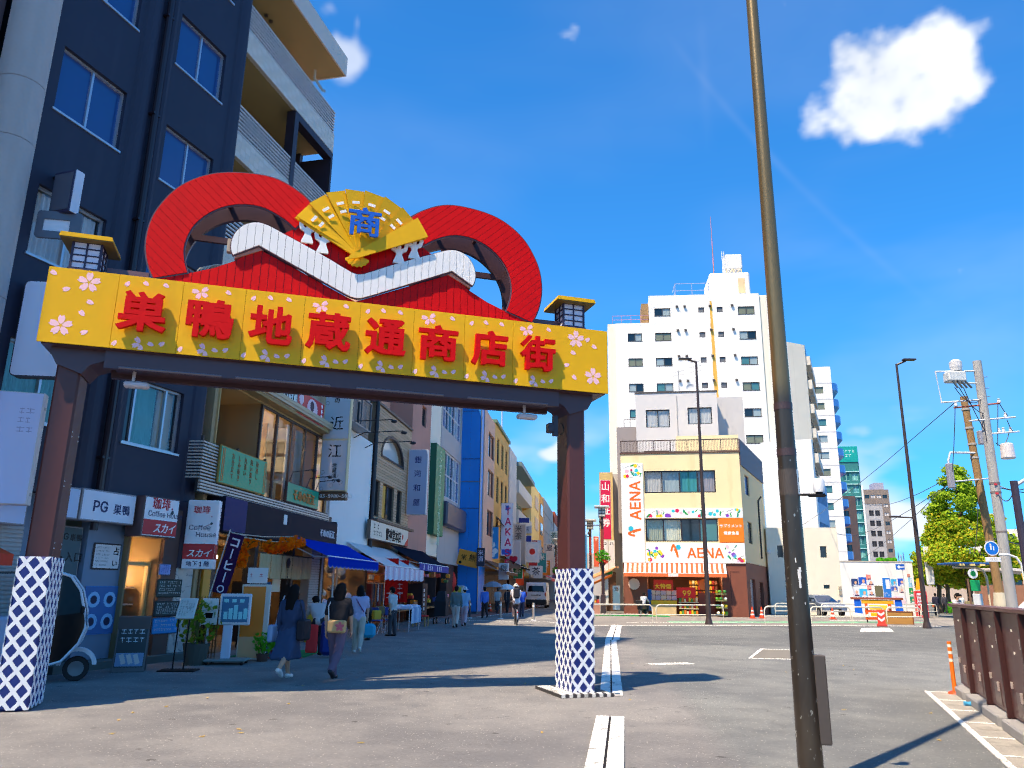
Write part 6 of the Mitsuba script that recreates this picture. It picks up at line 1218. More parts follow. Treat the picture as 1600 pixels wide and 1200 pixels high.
PST = [(5.71, 6.18, 2.12, 2.67, (40, 60, 110)), (6.22, 6.77, 2.21, 2.79, (20, 86, 190)), (6.78, 7.11, 2.62, 2.98, (226, 130, 120)), (6.77, 7.28, 2.24, 2.58, (220, 226, 232)), (5.72, 6.21, 1.42, 1.98, (226, 224, 226)), (6.21, 6.77, 1.35, 1.95, (60, 180, 226)), (6.79, 7.08, 1.87, 2.2, (222, 140, 134)), (6.75, 7.25, 1.49, 1.82, (214, 222, 230)), (7.9, 8.43, 1.32, 2.75, (40, 120, 206)), (8.49, 8.88, 2.19, 2.67, (60, 176, 222)), (8.96, 9.42, 2.19, 2.73, (24, 80, 190)), (8.45, 8.9, 1.80, 2.14, (70, 100, 190)), (8.99, 9.32, 1.70, 2.10, (214, 206, 196)), (8.5, 9.45, .93, 1.48, (240, 214, 226)), (9.65, 9.87, 2.82, 3.06, (224, 150, 130)), (9.70, 9.95, 2.12, 2.77, (140, 200, 226)), (9.68, 9.95, 1.55, 2.06, (40, 150, 80)), (9.68, 10.0, .98, 1.45, (30, 140, 100))]
names = ['dark blue portrait', 'bright blue portrait, upper', 'pink, small and topmost of its column', 'pale, under the topmost pink', 'white portrait, lower left', 'sky blue, lower', 'pink, second of its column', 'pale, lowest of the third column', 'tall blue with a white panel', 'sky blue, beside the tall blue', 'bright blue, under the one way arrow', 'violet blue, below sky blue', 'beige, small', 'wide white and pink', 'small orange, top right', 'pale blue, right end', 'green, right end', 'green, lowest at right end']
for (x0, x1, y0, y1, c), nm in zip(PST, names):
    k = thing('poster', nm + ' poster on the long low white wall', 'poster')
    put(k, 'sheet', bx(x0, x1, y0, y1, .0, .012), C(*c, .5), L)
    w, h = x1 - x0, y1 - y0
    if w < .6 and c[0] + c[1] > 90 and h < .62:
        put(k, 'figure', [poly(affinity.scale(Point(x0 + w * .62, y0 + h * .5).buffer(w * .19), 1, 1.25), .012, .015)], C(222, 170, 140), L)
        put(k, 'figure', [poly(affinity.scale(Point(x0 + w * .62, y0 + h * .02).buffer(w * .34), 1, .7).intersection(sbox(x0, y0, x1, y1)), .012, .0145)], C(60, 60, 90) if c[0] > 150 else C(226, 226, 230), L)
    else: put(k, 'panel', bx(x0 + w * .4, x1 - w * .08, y0 + h * .45, y1 - h * .08, .012, .015), C(226, 230, 236), L)
    put(k, 'lettering', wiggle(x0 + w * .08, x1 - w * .08, y0 + h * .06, y0 + h * .3, 2, .0152, h * .09, lt), C(214, 40, 90) if c[0] > 200 else C(236, 236, 240), L)
put(pw, 'roof_planting', [sph(7.9 + lt.uniform(0, 1.2), 4.0 + lt.uniform(0, .16), -.4 - lt.uniform(0, .5), .16, 1) for i in range(26)], 'leaf_bright', L, kind='stuff')

# down the avenue on the right
R = facade(38, 95, 24.5)


def tower(name, label, x, y, heading, w, d, h, wallm, cols, rows_, y0, pitch, ww, wh, glassm, frame=None, left=None, extra=None, x0=.8):
    fr = facade(x, y, heading); k = thing(name, label, 'building')
    hs = []
    dx = (w - 2 * x0 - ww) / max(1, cols - 1)
    for i in range(rows_):
        for j in range(cols): hs.append((x0 + j * dx, x0 + j * dx + ww, y0 + i * pitch, y0 + i * pitch + wh))
    put(k, 'wall', wall(0, w, 0, h, hs, -.3), wallm, fr); put(k, 'body', bx(.02, w - .02, 0, h - .1, -d, -.31), wallm, fr)
    for i, b in enumerate(hs):
        m = put(k, 'window', [bx(b[0], b[1], b[2], b[2] + .09, -.2, -.1), bx((b[0] + b[1]) / 2 - .05, (b[0] + b[1]) / 2 + .05, b[2], b[3], -.2, -.1)], frame or C(70, 70, 70), fr)
        put(m, 'pane', bx(b[0], b[1], b[2], b[3], -.26, -.2), glassm[(i * 5 + i // 3) % len(glassm)], fr)
    return k, fr


G5 = [GLASS_OLIVE, GLASS_DARK, GLASS_TEAL, GLASS_PALE]
k, fr = tower('white_balcony_tower', 'slim white apartment tower with blue glass balconies, right of the foreground lamp post', 52.6, 135, 100, 4.6, 8, 41, 'white_wall', 1, 10, 9.5, 2.95, 2.6, 1.25, [GLASS_OLIVE, GLASS_TEAL, GLASS_PALE], x0=.5)
for i in range(11):
    put(k, 'floor_band', bx(-.02, 4.62, 8.4 + i * 2.95, 8.52 + i * 2.95, 0, .05), C(206, 204, 204, .7), fr)
    put(k, 'balcony', poly([(4.6, 0), (5.5, -.6), (6.0, -2.0), (6.4, -7.6), (4.6, -7.6)], 7.2 + i * 2.95, 8.5 + i * 2.95), C(60, 130, 206, .3), fr @ np.array([[1, 0, 0, 0], [0, 0, 1, 0], [0, 1, 0, 0], [0, 0, 0, 1.0]]))
k, fr = tower('blue_grey_office', 'blue grey office block with two ribbon windows, in front of the balcony tower', 31.4, 80, 30, 7.5, 6, 13.0, C(120, 160, 200, .5), 7, 3, 4.3, 3.2, .65, 1.2, [GLASS_DARK], C(206, 210, 216))
put(k, 'end_wall', bx(-1.0, -.01, 0, 17.0, -5, .1), 'white_wall', fr); put(k, 'penthouse', bx(.2, 5, 13.0, 16.4, -5, -1.0), C(190, 192, 196, .7), fr)
k, fr = tower('salmon_building', 'salmon orange narrow block beyond the blue grey office', 62.8, 150, 96, 3.4, 9, 19.7, C(214, 140, 108, .8), 1, 4, 6, 3.2, 1.2, 1.3, [GLASS_DARK])
k, fr = tower('green_glass_tower', 'green glass office tower with a teal sign on its roof', 70.8, 170, 100, 5.4, 10, 29.5, C(60, 126, 120, .3), 3, 9, 3.5, 2.75, 1.25, 1.6, [C(120, 180, 170, .12), C(40, 100, 100, .1), C(90, 160, 160, .1)], C(150, 200, 196), x0=.3)
put(k, 'sign', rbx(-.1, 5.5, 29.5, 33.0, -3, .2, .05), C(20, 160, 150, .4), fr); put(k, 'lettering', wiggle(.4, 5.0, 30.4, 32.4, 2, .201, .7, lt), C(226, 240, 236), fr)
for i in range(9): put(k, 'fin', bx(0, 5.4, 5.3 + i * 2.75, 5.5 + i * 2.75, 0, .25), C(170, 214, 206, .4), fr)
put(k, 'side', bx(5.4, 5.55, 0, 29.5, -10, -.1), C(30, 84, 84, .3), fr)
k, fr = tower('white_slab_block', 'plain white slab of a building beside the green glass tower', 87.5, 200, 100, 3.0, 10, 28.4, 'white_wall', 1, 8, 4, 2.9, .5, .6, [GLASS_DARK])
k, fr = tower('grey_grid_block', 'grey concrete block with dark square balconies far down the avenue', 104.5, 230, 100, 4.6, 10, 27, 'grey_wall', 2, 8, 3, 2.95, 1.3, 1.6, [C(40, 38, 42)])
k, fr = tower('brown_tower_block', 'brown grey high rise with rows of balconies, farthest down the avenue', 118.5, 262, 100, 8.2, 12, 35.5, C(136, 122, 112, .8), 4, 11, 3, 2.95, 1.4, 1.2, [C(206, 200, 196), GLASS_DARK], x0=.6)
put(k, 'penthouse', bx(4.4, 7.4, 35.5, 38, -8, -2), C(160, 160, 176, .8), fr)
k, fr = tower('cream_roadside_block', 'cream low building with balconies beyond the utility poles at the right edge', 80, 136, 118, 13, 8, 12.5, 'cream_wall', 4, 3, 3.5, 3.4, 2.0, 1.4, [GLASS_DARK, GLASS_PALE])
k, fr = tower('brick_roadside_block', 'brick brown low building at the right edge behind the poles', 65.5, 112, 116, 12, 8, 7.6, C(150, 104, 80, .8), 4, 2, 3, 3.2, 1.6, 1.3, [GLASS_DARK])
for i, (x, y, w, h, c, nm) in enumerate(((92, 186, 14, 8.5, (196, 176, 160), 'pale pinkish'), (107, 190, 9, 11.5, (150, 140, 136), 'grey'), (117, 196, 16, 9.5, (206, 196, 180), 'beige'))):
    k, fr = tower('distant_row_building', nm + ' low building far behind the trees of the avenue', x, y, 112, w, 6, h, C(*c, .8), 3, 2, 3, 3.0, 1.6, 1.3, [GLASS_DARK, GLASS_PALE])

# ------------------------------------------------------------------ farther along the shopping street, left side
P = facade(-.95, 61, 6.4)
k0 = thing('pale_pink_shop_house', 'pale pink shop house with dark framed windows just past the blue tarpaulin', 'building')
hs = [(-6.0, -2.9, 5.2, 7.0), (-6.0, -2.9, 8.0, 9.9), (-6.0, -2.9, 10.8, 12.6)]
put(k0, 'wall', wall(-8, -2.6, 3, 13.8, hs, -.3), C(206, 170, 150, .8), P); put(k0, 'body', bx(-8, -2.6, 3, 13.7, -8, -.31), C(190, 156, 140, .8), P)
for h in hs: win(k0, P, *h, [GLASS_DARK, C(120, 66, 50, .3)], C(90, 70, 64), w=.1)
put(k0, 'front', bx(-8, -2.6, 0, 3, -4, -3.8), C(60, 44, 40), P)
k1 = thing('ochre_shop_house', 'ochre four storey shop house with narrow paired windows and a green roof edge', 'building')
hs = [(a, a + 1.3, y, y + 2.0) for y in (11.0, 8.0, 4.6) for a in (-1.2, 1.6, 4.4)]
put(k1, 'wall', wall(-2.6, 6.7, 3, 13.9, hs, -.3), C(206, 166, 96, .8), P); put(k1, 'body', bx(-2.6, 6.7, 3, 13.8, -8, -.31), C(190, 152, 90, .8), P); put(k1, 'roof_edge', bx(-2.7, 6.8, 13.9, 14.15, -.4, .15), C(90, 120, 100), P)
for h in hs: win(k1, P, *h, GLASS_DARK, C(70, 60, 56), n=1, w=.1)
put(k1, 'window_awning', [slab([[(a - .1, 6.9, .05), (a + 1.4, 6.9, .05)], [(a - .1, 6.2, .6), (a + 1.4, 6.2, .6)]], .02) for a in (-1.2, 1.6, 4.4)], C(44, 40, 44, .8), P); put(k1, 'front', bx(-2.6, 6.7, 0, 3, -4, -3.8), C(90, 60, 46), P)
k2 = thing('grey_balcony_block', 'grey apartment block with rounded white balconies over the shops', 'building')
put(k2, 'wall', bx(6.7, 28, 3, 13.6, -8, -.8), 'grey_wall', P); put(k2, 'bay', bx(6.7, 12.7, 3, 13.7, -3, .1), C(196, 194, 190, .8), P)
for y in (4.6, 7.6, 10.4): put(k2, 'balcony', [bx(12.7, 27, y, y + 1.2, -.8, .35), tube([(27, y + .0, -.22), (27, y + 1.2, -.22)], .57, 12)], C(206, 200, 190, .7), P)
for y in (5.8, 8.8, 11.6):
    for a in (13.5, 17, 20.5, 24): put(k2, 'window', bx(a, a + 2.6, y, y + 1.5, -.8, -.72), GLASS_TEAL, P)
put(k2, 'canopy', bx(12.5, 28, 12.9, 13.3, -.8, .6), C(110, 130, 130), P); put(k2, 'mast', tube([(9.5, 13.5, -1), (9.5, 19.5, -1)], .05, 4), C(200, 200, 200), P); put(k2, 'front', bx(6.7, 28, 0, 3, -4, -3.8), C(110, 92, 76), P)
k3 = thing('cream_palm_building', 'warm cream block with a yellow palm relief on its wall', 'building')
put(k3, 'wall', bx(28, 40, 3, 13.6, -8, .2), C(236, 206, 130, .8), P); put(k3, 'end', bx(27.9, 28, 3, 13.6, -8, .2), C(240, 216, 150, .8), P)
put(k3, 'relief', [poly(affinity.translate(affinity.rotate(affinity.scale(Point(.8, 0).buffer(.8), 1, .22), a, origin=(0, 0)), -1.4, 10.2), 0, .1) for a in (10, 60, 110, 160, 210, 330)] + [bx(-1.5, -1.3, 8.0, 10.2, 0, .1)], C(206, 150, 30), off(turned(off(P, 27.88, 0, -.2), [0, 1, 0], -90), 0, 0, 0))
for y in (5.5, 8.5, 11): put(k3, 'window', bx(33, 38, y, y + 1.5, .2, .26), C(206, 160, 90, .4), P)
k4 = thing('ochre_orange_block', 'orange ochre corner block further along the street', 'building'); put(k4, 'wall', bx(40, 48, 3, 13.7, -8, .2), C(222, 166, 84, .8), P)
for y in (5.5, 8.5, 11): put(k4, 'window', bx(42, 46, y, y + 1.5, .2, .27), GLASS_DARK, P)
k5 = thing('grey_clad_block', 'plain grey clad building near the far end of the street', 'building'); put(k5, 'wall', bx(48, 71, 3, 14.0, -8, .2), C(170, 166, 156, .8), P); put(k5, 'seam', [bx(48, 71, y, y + .08, .2, .24) for y in (6.4, 9.6, 12)], C(130, 126, 120), P); put(k5, 'front', bx(28, 71, 0, 3, -4, -3.8), C(120, 90, 70), P)
k6 = thing('far_red_roof_house', 'small house with a red roof at the end of the left row', 'building'); put(k6, 'wall', bx(71, 92, 0, 12.4, -8, .4), C(196, 186, 176, .8), P); put(k6, 'roof', bx(71, 92, 12.4, 14.2, -8, .5), C(190, 90, 60, .8), P)
k7 = thing('street_end_building', 'pale buildings closing the end of the shopping street', 'building'); put(k7, 'wall', [bx(0, 14, 0, 9, -6, 0), bx(14, 40, 0, 11, -6, -3)], C(190, 180, 168, .8), facade(4, 210, 96)); put(k7, 'window', [bx(1 + 3 * i, 2.6 + 3 * i, 4 + 3 * j, 5.6 + 3 * j, 0, .05) for i in range(4) for j in range(2)], GLASS_DARK, facade(4, 210, 96))
# shop awnings and signs of that row
awning('awning', 'brown cloth awning beyond the blue tarpaulin, left of the orange curtain', P, -7.5, 0, 3.5, .0, 2.7, 1.6, C(90, 66, 52, .8), .2)
awning('awning', 'charcoal shop awning above the orange shop curtain', P, 1.5, 9.5, 4.2, .0, 3.3, 1.7, 'awning_dark', .15)
k = thing('shop_curtain', 'long orange red shop curtain under the charcoal awning', 'shop curtain'); put(k, 'cloth', drape(5.5, 12.5, 1.9, 3.1, .9, .03, .5), C(222, 70, 20, .8), P)
awning('awning', 'red and white awning far along the left row', P, 40, 54, 3.6, .2, 2.9, 1.8, C(206, 90, 90, .8), .3)
awning('awning', 'grey awning in the middle of the left row', P, 14, 26, 3.6, .2, 2.9, 1.4, C(150, 150, 150, .8), .2)


def proj_sign(label, u, y0, y1, w, face, txt=None, col=None, fr=P, vert=True, out=.3, kind='projecting_sign', size=None, latin=False):
    """A sign standing out from a left-hand front, its face turned to the camera."""
    o = (fr @ [u, 0, out, 1])[:2]; V = facade(float(o[0]), float(o[1]), 96.5)
    k = thing(kind, label, 'sign'); put(k, 'case', rbx(0, w, y0, y1, -.22, 0, .02), C(200, 200, 200, .4), V); put(k, 'face', bx(.04, w - .04, y0 + .04, y1 - .04, .001, .006), face if isinstance(face, str) else C(*face, .45), V)
    if txt:
        s = size or w * .7
        if latin: put(k, 'lettering', [shift(ltext(c, s * .8, .005), w * .5 - s * .28, y1 - .35 - s * 1.18 * (i + .7), .007) for i, c in enumerate(txt)], C(*col), V)
        elif vert: put(k, 'lettering', shift(jtext(txt, s, .005, True), (w - s) / 2, y1 - s * 1.15, .007), C(*col), V)
        else: put(k, 'lettering', shift(jtext(txt, s, .005), (w - s * len(txt) * 1.05) / 2, (y0 + y1 - s) / 2, .007), C(*col), V)
    return k, V


k, V = proj_sign('tall white projecting sign with magenta capital letters and a blue square', -.5, 4.0, 8.0, .95, (226, 226, 240), 'TAKASE', (206, 20, 90), size=.66, latin=True)
put(k, 'emblem', bx(.33, .62, 7.45, 7.8, .007, .012), C(30, 90, 190), V); put(k, 'footer', bx(.1, .85, 4.1, 4.5, .007, .012), C(40, 90, 206), V)
k, V = proj_sign('white sign with a red heart, below the magenta lettered sign', 3.2, 3.2, 5.4, 1.2, (216, 206, 206), None)
put(k, 'heart', poly(unary_union([Point(.47, 3.95).buffer(.2), Point(.75, 3.95).buffer(.2), Polygon([(.28, 3.9), (.94, 3.9), (.61, 3.5)])]), .007, .012), C(206, 20, 60), V)
k, V = proj_sign('white hanging flag with a red disc', 14, 4.0, 5.9, 1.3, (236, 232, 232), None, out=.9, kind='flag'); put(k, 'disc', poly(Point(.62, 5.0).buffer(.28), .007, .012), C(220, 50, 40), V)
proj_sign('grey board sign with dark writing beside the red heart sign', 7.0, 3.6, 7.0, 1.25, (190, 176, 166), '米茶', (70, 60, 60), size=.6)
proj_sign('dark blue block sign, upper of the stacked signs', 11, 7.4, 7.9, 1.0, (30, 40, 130), None, out=.5); proj_sign('oval grey sign between two dark blue signs', 11, 6.5, 7.2, 1.2, (186, 190, 200), '本店', (70, 80, 110), vert=False, size=.4, out=.5)
proj_sign('dark blue block sign, lower of the stacked signs', 11, 5.7, 6.3, 1.2, (30, 44, 140), None, out=.5)
proj_sign('pale square sign under the white flag', 17, 2.6, 3.8, 1.3, (222, 222, 226), '茶', (60, 60, 80), size=.8, out=1.0)
proj_sign('far pale green vertical sign', 52, 5.0, 9.6, 1.2, (206, 222, 214), '茶酒米屋', (40, 90, 80), out=.8); proj_sign('far pale vertical sign with large dark katakana', 70, 3.0, 11.0, 1.7, (206, 196, 206), 'コハタヤ', (50, 40, 60), out=.8, size=1.4)
proj_sign('white photo board leaning by the shop past the blue tarpaulin', -6.2, 2.2, 3.3, .7, (206, 200, 200), '銀', (60, 50, 60), out=.9)

GO = facade(float((O @ [29.2, 0, .1, 1])[0]), float((O @ [29.2, 0, .1, 1])[1]), 96.6)
k = thing('wooden_sign', 'tilted orange sign board with black brush characters, left of the blue tarpaulin', 'sign'); fr_ = turned(off(GO, -.05, 3.10, .05), [0, 0, 1], -12)
put(k, 'board', rbx(0, 1.35, 0, .98, -.1, 0, .02), C(232, 150, 44, .5), fr_); put(k, 'lettering', [shift(jtext('米', .42, .006), .18, .32, .001), shift(jtext('熊', .46, .006), .72, .34, .001), poly(Point(.22, .16).buffer(.09), .001, .006)], INK, fr_)
k = thing('wooden_sign', 'narrow dark sign with pale writing between the orange sign and the blue tarpaulin', 'sign'); put(k, 'board', rbx(1.30, 1.82, 2.95, 4.1, .2, .26, .01), C(40, 40, 60, .5), GO); put(k, 'lettering', shift(jtext('米酒', .36, .005, True), 1.38, 3.62, .262), C(222, 200, 214), GO)
k = thing('paper_lantern', 'large red paper lantern with black characters outside the dumpling shop', 'lantern')
LP = at(float((GO @ [-.35, 0, .5, 1])[0]), float((GO @ [-.35, 0, .5, 1])[1]), 0)
prof_ = [(0.02, 1.25), (.22, 1.27), (.34, 1.5), (.42, 1.8), (.42, 2.1), (.34, 2.42), (.22, 2.62), (.02, 2.64)]
put(k, 'paper', lathe(prof_, 20), C(206, 34, 36, .5), LP, smooth=True); put(k, 'cap', [lathe([(.0, 2.62), (.23, 2.62), (.2, 2.72), (0, 2.72)], 16), lathe([(0, 1.2), (.2, 1.2), (.22, 1.28), (0, 1.28)], 16)], C(190, 160, 160), LP)
m = [poly(affinity.translate(glyph(c, .48, .02), -.24, y), 0, .01) for c, y in (('餃', 1.95), ('子', 1.45))]
m = cat(m); v = np.asarray(m.vertices).copy(); rr = .425 - .9 * np.maximum(0, np.abs(v[:, 1] - 1.95) - .2) ** 2; v[:, 2] = np.sqrt(np.maximum(.02, rr ** 2 - v[:, 0] ** 2)) + v[:, 2]
put(k, 'lettering', trimesh.Trimesh(np.c_[v[:, 0], -v[:, 2], v[:, 1]], m.faces, process=False), INK, LP)
k = thing('menu_machine', 'yellow and white ticket machine in the dumpling shop doorway', 'machine'); put(k, 'body', rbx(-.25, .55, .6, 1.75, .1, .5, .02), C(206, 206, 190, .5), GO); put(k, 'panel', bx(-.15, .4, 1.25, 1.65, .5, .51), C(226, 196, 60), GO); put(k, 'screen', bx(-.1, .2, .95, 1.2, .5, .51), C(40, 44, 50, .2), GO); put(k, 'leg', bx(-.2, .5, 0, .6, .15, .45), C(60, 56, 56), GO)

# right row of the street, seen past the gate post
Q = facade(7.1, 64, 6.5 + 180)          # its fronts look left, so frame X runs towards the camera
k = thing('right_row_building', 'narrow tan building at the mouth of the right hand row, beside the corner shop', 'building'); put(k, 'wall', bx(-5, 0, 3, 11.0, -1.3, -.2), C(206, 180, 120, .8), Q); put(k, 'front', bx(-5, .2, 0, 3, -1.4, -.6), C(90, 60, 40), Q)
for i, (u0, u1, h, c, nm) in enumerate(((-14, -1, 11, (190, 186, 180), 'grey'), (-30, -15, 9, (206, 190, 160), 'cream'), (-52, -31, 12, (186, 170, 160), 'mauve grey'))):
    k = thing('right_row_building', nm + ' building in the right hand row, mostly hidden by the gate post', 'building'); put(k, 'wall', bx(u0, u1, 0, h, -8, -.2), C(*c, .8), Q); put(k, 'window', [bx(u0 + 1 + 3 * j, u0 + 2.6 + 3 * j, 4 + 2.8 * r, 5.5 + 2.8 * r, -.2, -.15) for j in range(int((u1 - u0) / 3.2)) for r in range(2)], GLASS_DARK, Q)


def face_sign(label, x0, x1, y0, y1, d, face, txt=None, col=None, size=None, name='hanging_sign', vert=True):
    fr = facade(0, d, 92); k = thing(name, label, 'sign'); put(k, 'case', rbx(x0, x1, y0, y1, -.2, 0, .02), C(200, 196, 190, .4), fr); put(k, 'face', bx(x0 + .03, x1 - .03, y0 + .03, y1 - .03, .001, .006), C(*face, .45), fr)
    if txt: s = size; put(k, 'lettering', shift(jtext(txt, s, .005, vert, fat=.02, pitch=1.38), (x0 + x1 - s) / 2, y1 - s * 1.25, .007), C(*col), fr)
    return k, fr


face_sign('tall crimson sign with four white characters left of the corner shop', 6.42, 7.18, 5.05, 9.25, 56, (206, 22, 70), '山和証券', (244, 236, 236), .62)
face_sign('white lettered sign under the crimson sign, left of its twin', 6.45, 6.92, 2.9, 5.0, 56, (232, 226, 222), 'コ', (60, 60, 60), .3); face_sign('white lettered sign under the crimson sign, right of its twin', 6.94, 7.4, 3.0, 5.0, 56, (226, 220, 214), 'ハ', (60, 60, 60), .3)
face_sign('orange red vertical banner sign left of the green sign', 6.1, 6.5, 3.2, 5.4, 58, (206, 96, 66), 'サ', (236, 220, 200), .3); face_sign('small green sign above the wooden canopy in the right row', 6.7, 7.35, 2.65, 3.75, 57, (20, 150, 80), '米', (220, 240, 220), .5)
face_sign('pale blue patterned banner partly behind the gate post', 5.0, 5.75, 2.6, 5.6, 59, (60, 150, 206)); face_sign('leaning white menu boards at the right row entrance', 7.0, 7.5, .3, 1.9, 54.6, (226, 222, 216), '酒', (120, 60, 60), .3, 'menu_board'); face_sign('white flag banner at the right row entrance', 6.55, 6.8, .6, 2.6, 55.2, (226, 220, 210), None, None, None, 'flag')
k = thing('wooden_canopy', 'tan sloping canopy over goods at the right row entrance', 'canopy'); put(k, 'roof', slab([[(5.3, 54.5, 2.15), (7.5, 54.5, 3.1)], [(5.3, 57.5, 2.25), (7.5, 57.5, 3.2)]], .08), C(190, 130, 84, .7)); put(k, 'fascia', slab([[(5.4, 54.4, 1.95), (7.0, 54.4, 2.65)], [(5.4, 54.45, 1.8), (7.0, 54.45, 2.5)]], .05), C(226, 110, 30, .6))
k = thing('goods_stall', 'stall with stacked goods in yellow and red under the tan canopy', 'stall'); put(k, 'table', bx(4.9, 6.2, 55, 56, .0, .75), C(190, 140, 120, .7))
for i in range(12): put(k, 'goods', rbx(4.95 + (i % 6) * .21, 5.12 + (i % 6) * .21, 55.1, 55.5, .76 + .24 * (i // 6), .98 + .24 * (i // 6), .01), C(*[(236, 180, 40), (206, 60, 50), (230, 220, 200), (80, 60, 60)][(i * 5) % 4], .6))
# lamp posts of the shopping street with their banners and flower baskets


def street_lamp(label, x, y, banner=True, basket=True, side=1, lab2=None, lab3=None, h=7.1):
    fr = at(x, y, 0, 6.5); k = thing('street_lamp', label, 'street lamp', None)
    put(k, 'pole', tube([(0, 0, 0), (0, 0, h)], .10, 8), C(62, 44, 48, .45), fr); put(k, 'base', rbx(-.17, .17, -.17, .17, 0, 1.3, .02), C(70, 50, 52, .45), fr)
    put(k, 'lantern', rbx(-.24, .24, -.24, .24, h, h + .62, .03), C(206, 206, 196, .4), fr); put(k, 'lantern_bar', [bx(-.25, .25, -.25, .25, h + dz, h + dz + .04) for dz in (0, .2, .4)] + [bx(x0 - .02, x0 + .02, -.25, -.24, h, h + .6) for x0 in (-.22, 0, .22)], C(70, 60, 60), fr)
    put(k, 'roof', rbx(-.5, .5, -.5, .5, h + .62, h + .76, .03), C(200, 204, 204, .4), fr); put(k, 'arm', [tube([(0, 0, h - .55), (side * 1.55, 0, h - .55)], .035, 6), sph(-.05, -.05, h - .3, .16)], C(70, 60, 64, .4), fr)
    put(k, 'plate', bx(-.08, .08, -.16, -.15, 4.2, 5.6), C(150, 50, 40), fr)
    if banner:
        b = thing('street_banner', lab2, 'banner', None); x0, x1 = (.25, 1.45) if side > 0 else (-1.45, -.25)
        put(b, 'cloth', slab([[(x0, -.02, h - 2.9), (x1, -.02, h - 2.9)], [(x0 + .03, -.02, h - .62), (x1 - .03, -.02, h - .62)]], .01), C(36, 140, 206, .7), fr)
        put(b, 'print', [moved(poly(Point(cx, cz).buffer(r_, resolution=5), 0, .006), np.array([[1, 0, 0, 0], [0, 0, -1, -.035], [0, 1, 0, 0], [0, 0, 0, 1.0]])) for cx, cz, r_ in ((x0 + .55, h - 1.0, .26), (x0 + .75, h - 1.9, .2), (x0 + .95, h - 2.35, .2), (x0 + .5, h - 2.2, .16), (x0 + .8, h - 2.65, .15), (x0 + .35, h - 1.7, .12))], C(206, 226, 236), fr)
        put(b, 'print', [moved(poly(Point(cx, cz).buffer(r_, resolution=5), 0, .008), np.array([[1, 0, 0, 0], [0, 0, -1, -.035], [0, 1, 0, 0], [0, 0, 0, 1.0]])) for cx, cz, r_ in ((x0 + .3, h - 2.55, .18),)], C(230, 206, 60), fr)
    if basket:
        q = thing('flower_basket', lab3, 'flower basket', None); r = random.Random(int(y * 10))
        put(q, 'pot', moved(lathe([(0, 0), (.16, .0), (.26, .25), (.24, .25), (0, .2)], 10), off(fr, 0, -.32, 3.2)), C(90, 60, 50, .7))
        put(q, 'bracket', [bx(-.02, .02, -.3, -.08, 3.3, 3.34)], C(60, 50, 50), fr)
        put(q, 'foliage', leaf_cloud([(0, -.32, 3.75, .5, .45, .45)], 260, .16, r), 'leaf_bright', fr, kind='stuff'); put(q, 'flowers', [sph(r.uniform(-.3, .3), -.32 - r.uniform(.1, .35), 3.42 + r.uniform(-.1, .12), .06, 1) for i in range(14)], C(214, 60, 40), fr)


def leaf_cloud(blobs, n, size, r, up=.3, cut=0.0):
    """n leaf-sized faces spread through ellipsoids (x, y, z, rx, ry, rz), denser near their skins."""
    R_ = np.random.RandomState(r.randrange(1 << 30)); vol = np.array([b[3] * b[4] * b[5] for b in blobs]) ** .67; pick = R_.choice(len(blobs), n, p=vol / vol.sum()); B = np.array(blobs)[pick]
    d = R_.normal(size=(n, 3)); d /= np.linalg.norm(d, axis=1, keepdims=True); rad = R_.uniform(.25, 1.08, n) ** .5; c = B[:, :3] + d * rad[:, None] * B[:, 3:6]
    nn = d * .7 + R_.normal(size=(n, 3)) * .55 + [0, 0, up]; nn /= np.linalg.norm(nn, axis=1, keepdims=True)
    t = np.cross(nn, R_.normal(size=(n, 3))); t /= np.linalg.norm(t, axis=1, keepdims=True); b = np.cross(nn, t); s = (size * R_.uniform(.6, 1.25, n))[:, None]
    v = np.stack([c - t * s * .5, c + b * s * .42 + nn * s * .08, c + t * s * .5, c - b * s * .42 + nn * s * .08], 1).reshape(-1, 3); i = np.arange(n)[:, None] * 4
    return trimesh.Trimesh(v, np.vstack([i + [0, 1, 2], i + [0, 2, 3]]), process=False)


street_lamp('first shopping street lamp post, by the dark awning', -4.1, 54.0, True, True, 1, 'blue street banner with pale flowers on the first lamp post', 'green hanging basket with red flowers on the first lamp post')
street_lamp('second shopping street lamp post, in front of the blue tarpaulin', -2.25, 58.3, True, True, 1, 'blue street banner on the second lamp post, in shade', 'green hanging basket on the second lamp post', h=6.6)
street_lamp('third shopping street lamp post, by the heart sign', -.1, 70, False, True, 1, None, 'green hanging basket on the third lamp post', h=6.6)
street_lamp('fourth shopping street lamp post, beyond the parked van', 5.6, 96, True, True, 1, 'small distant blue banner beyond the van', 'distant green basket beyond the van', h=6.8)
street_lamp('lamp post of the right hand row, left of the crimson sign', 6.3, 62, False, False, -1, None, None, h=6.2)
street_lamp('slim lamp post of the right hand row with a bright green basket', 6.25, 53.5, False, True, -1, None, 'bright green hanging basket beside the gate post', h=6.4)

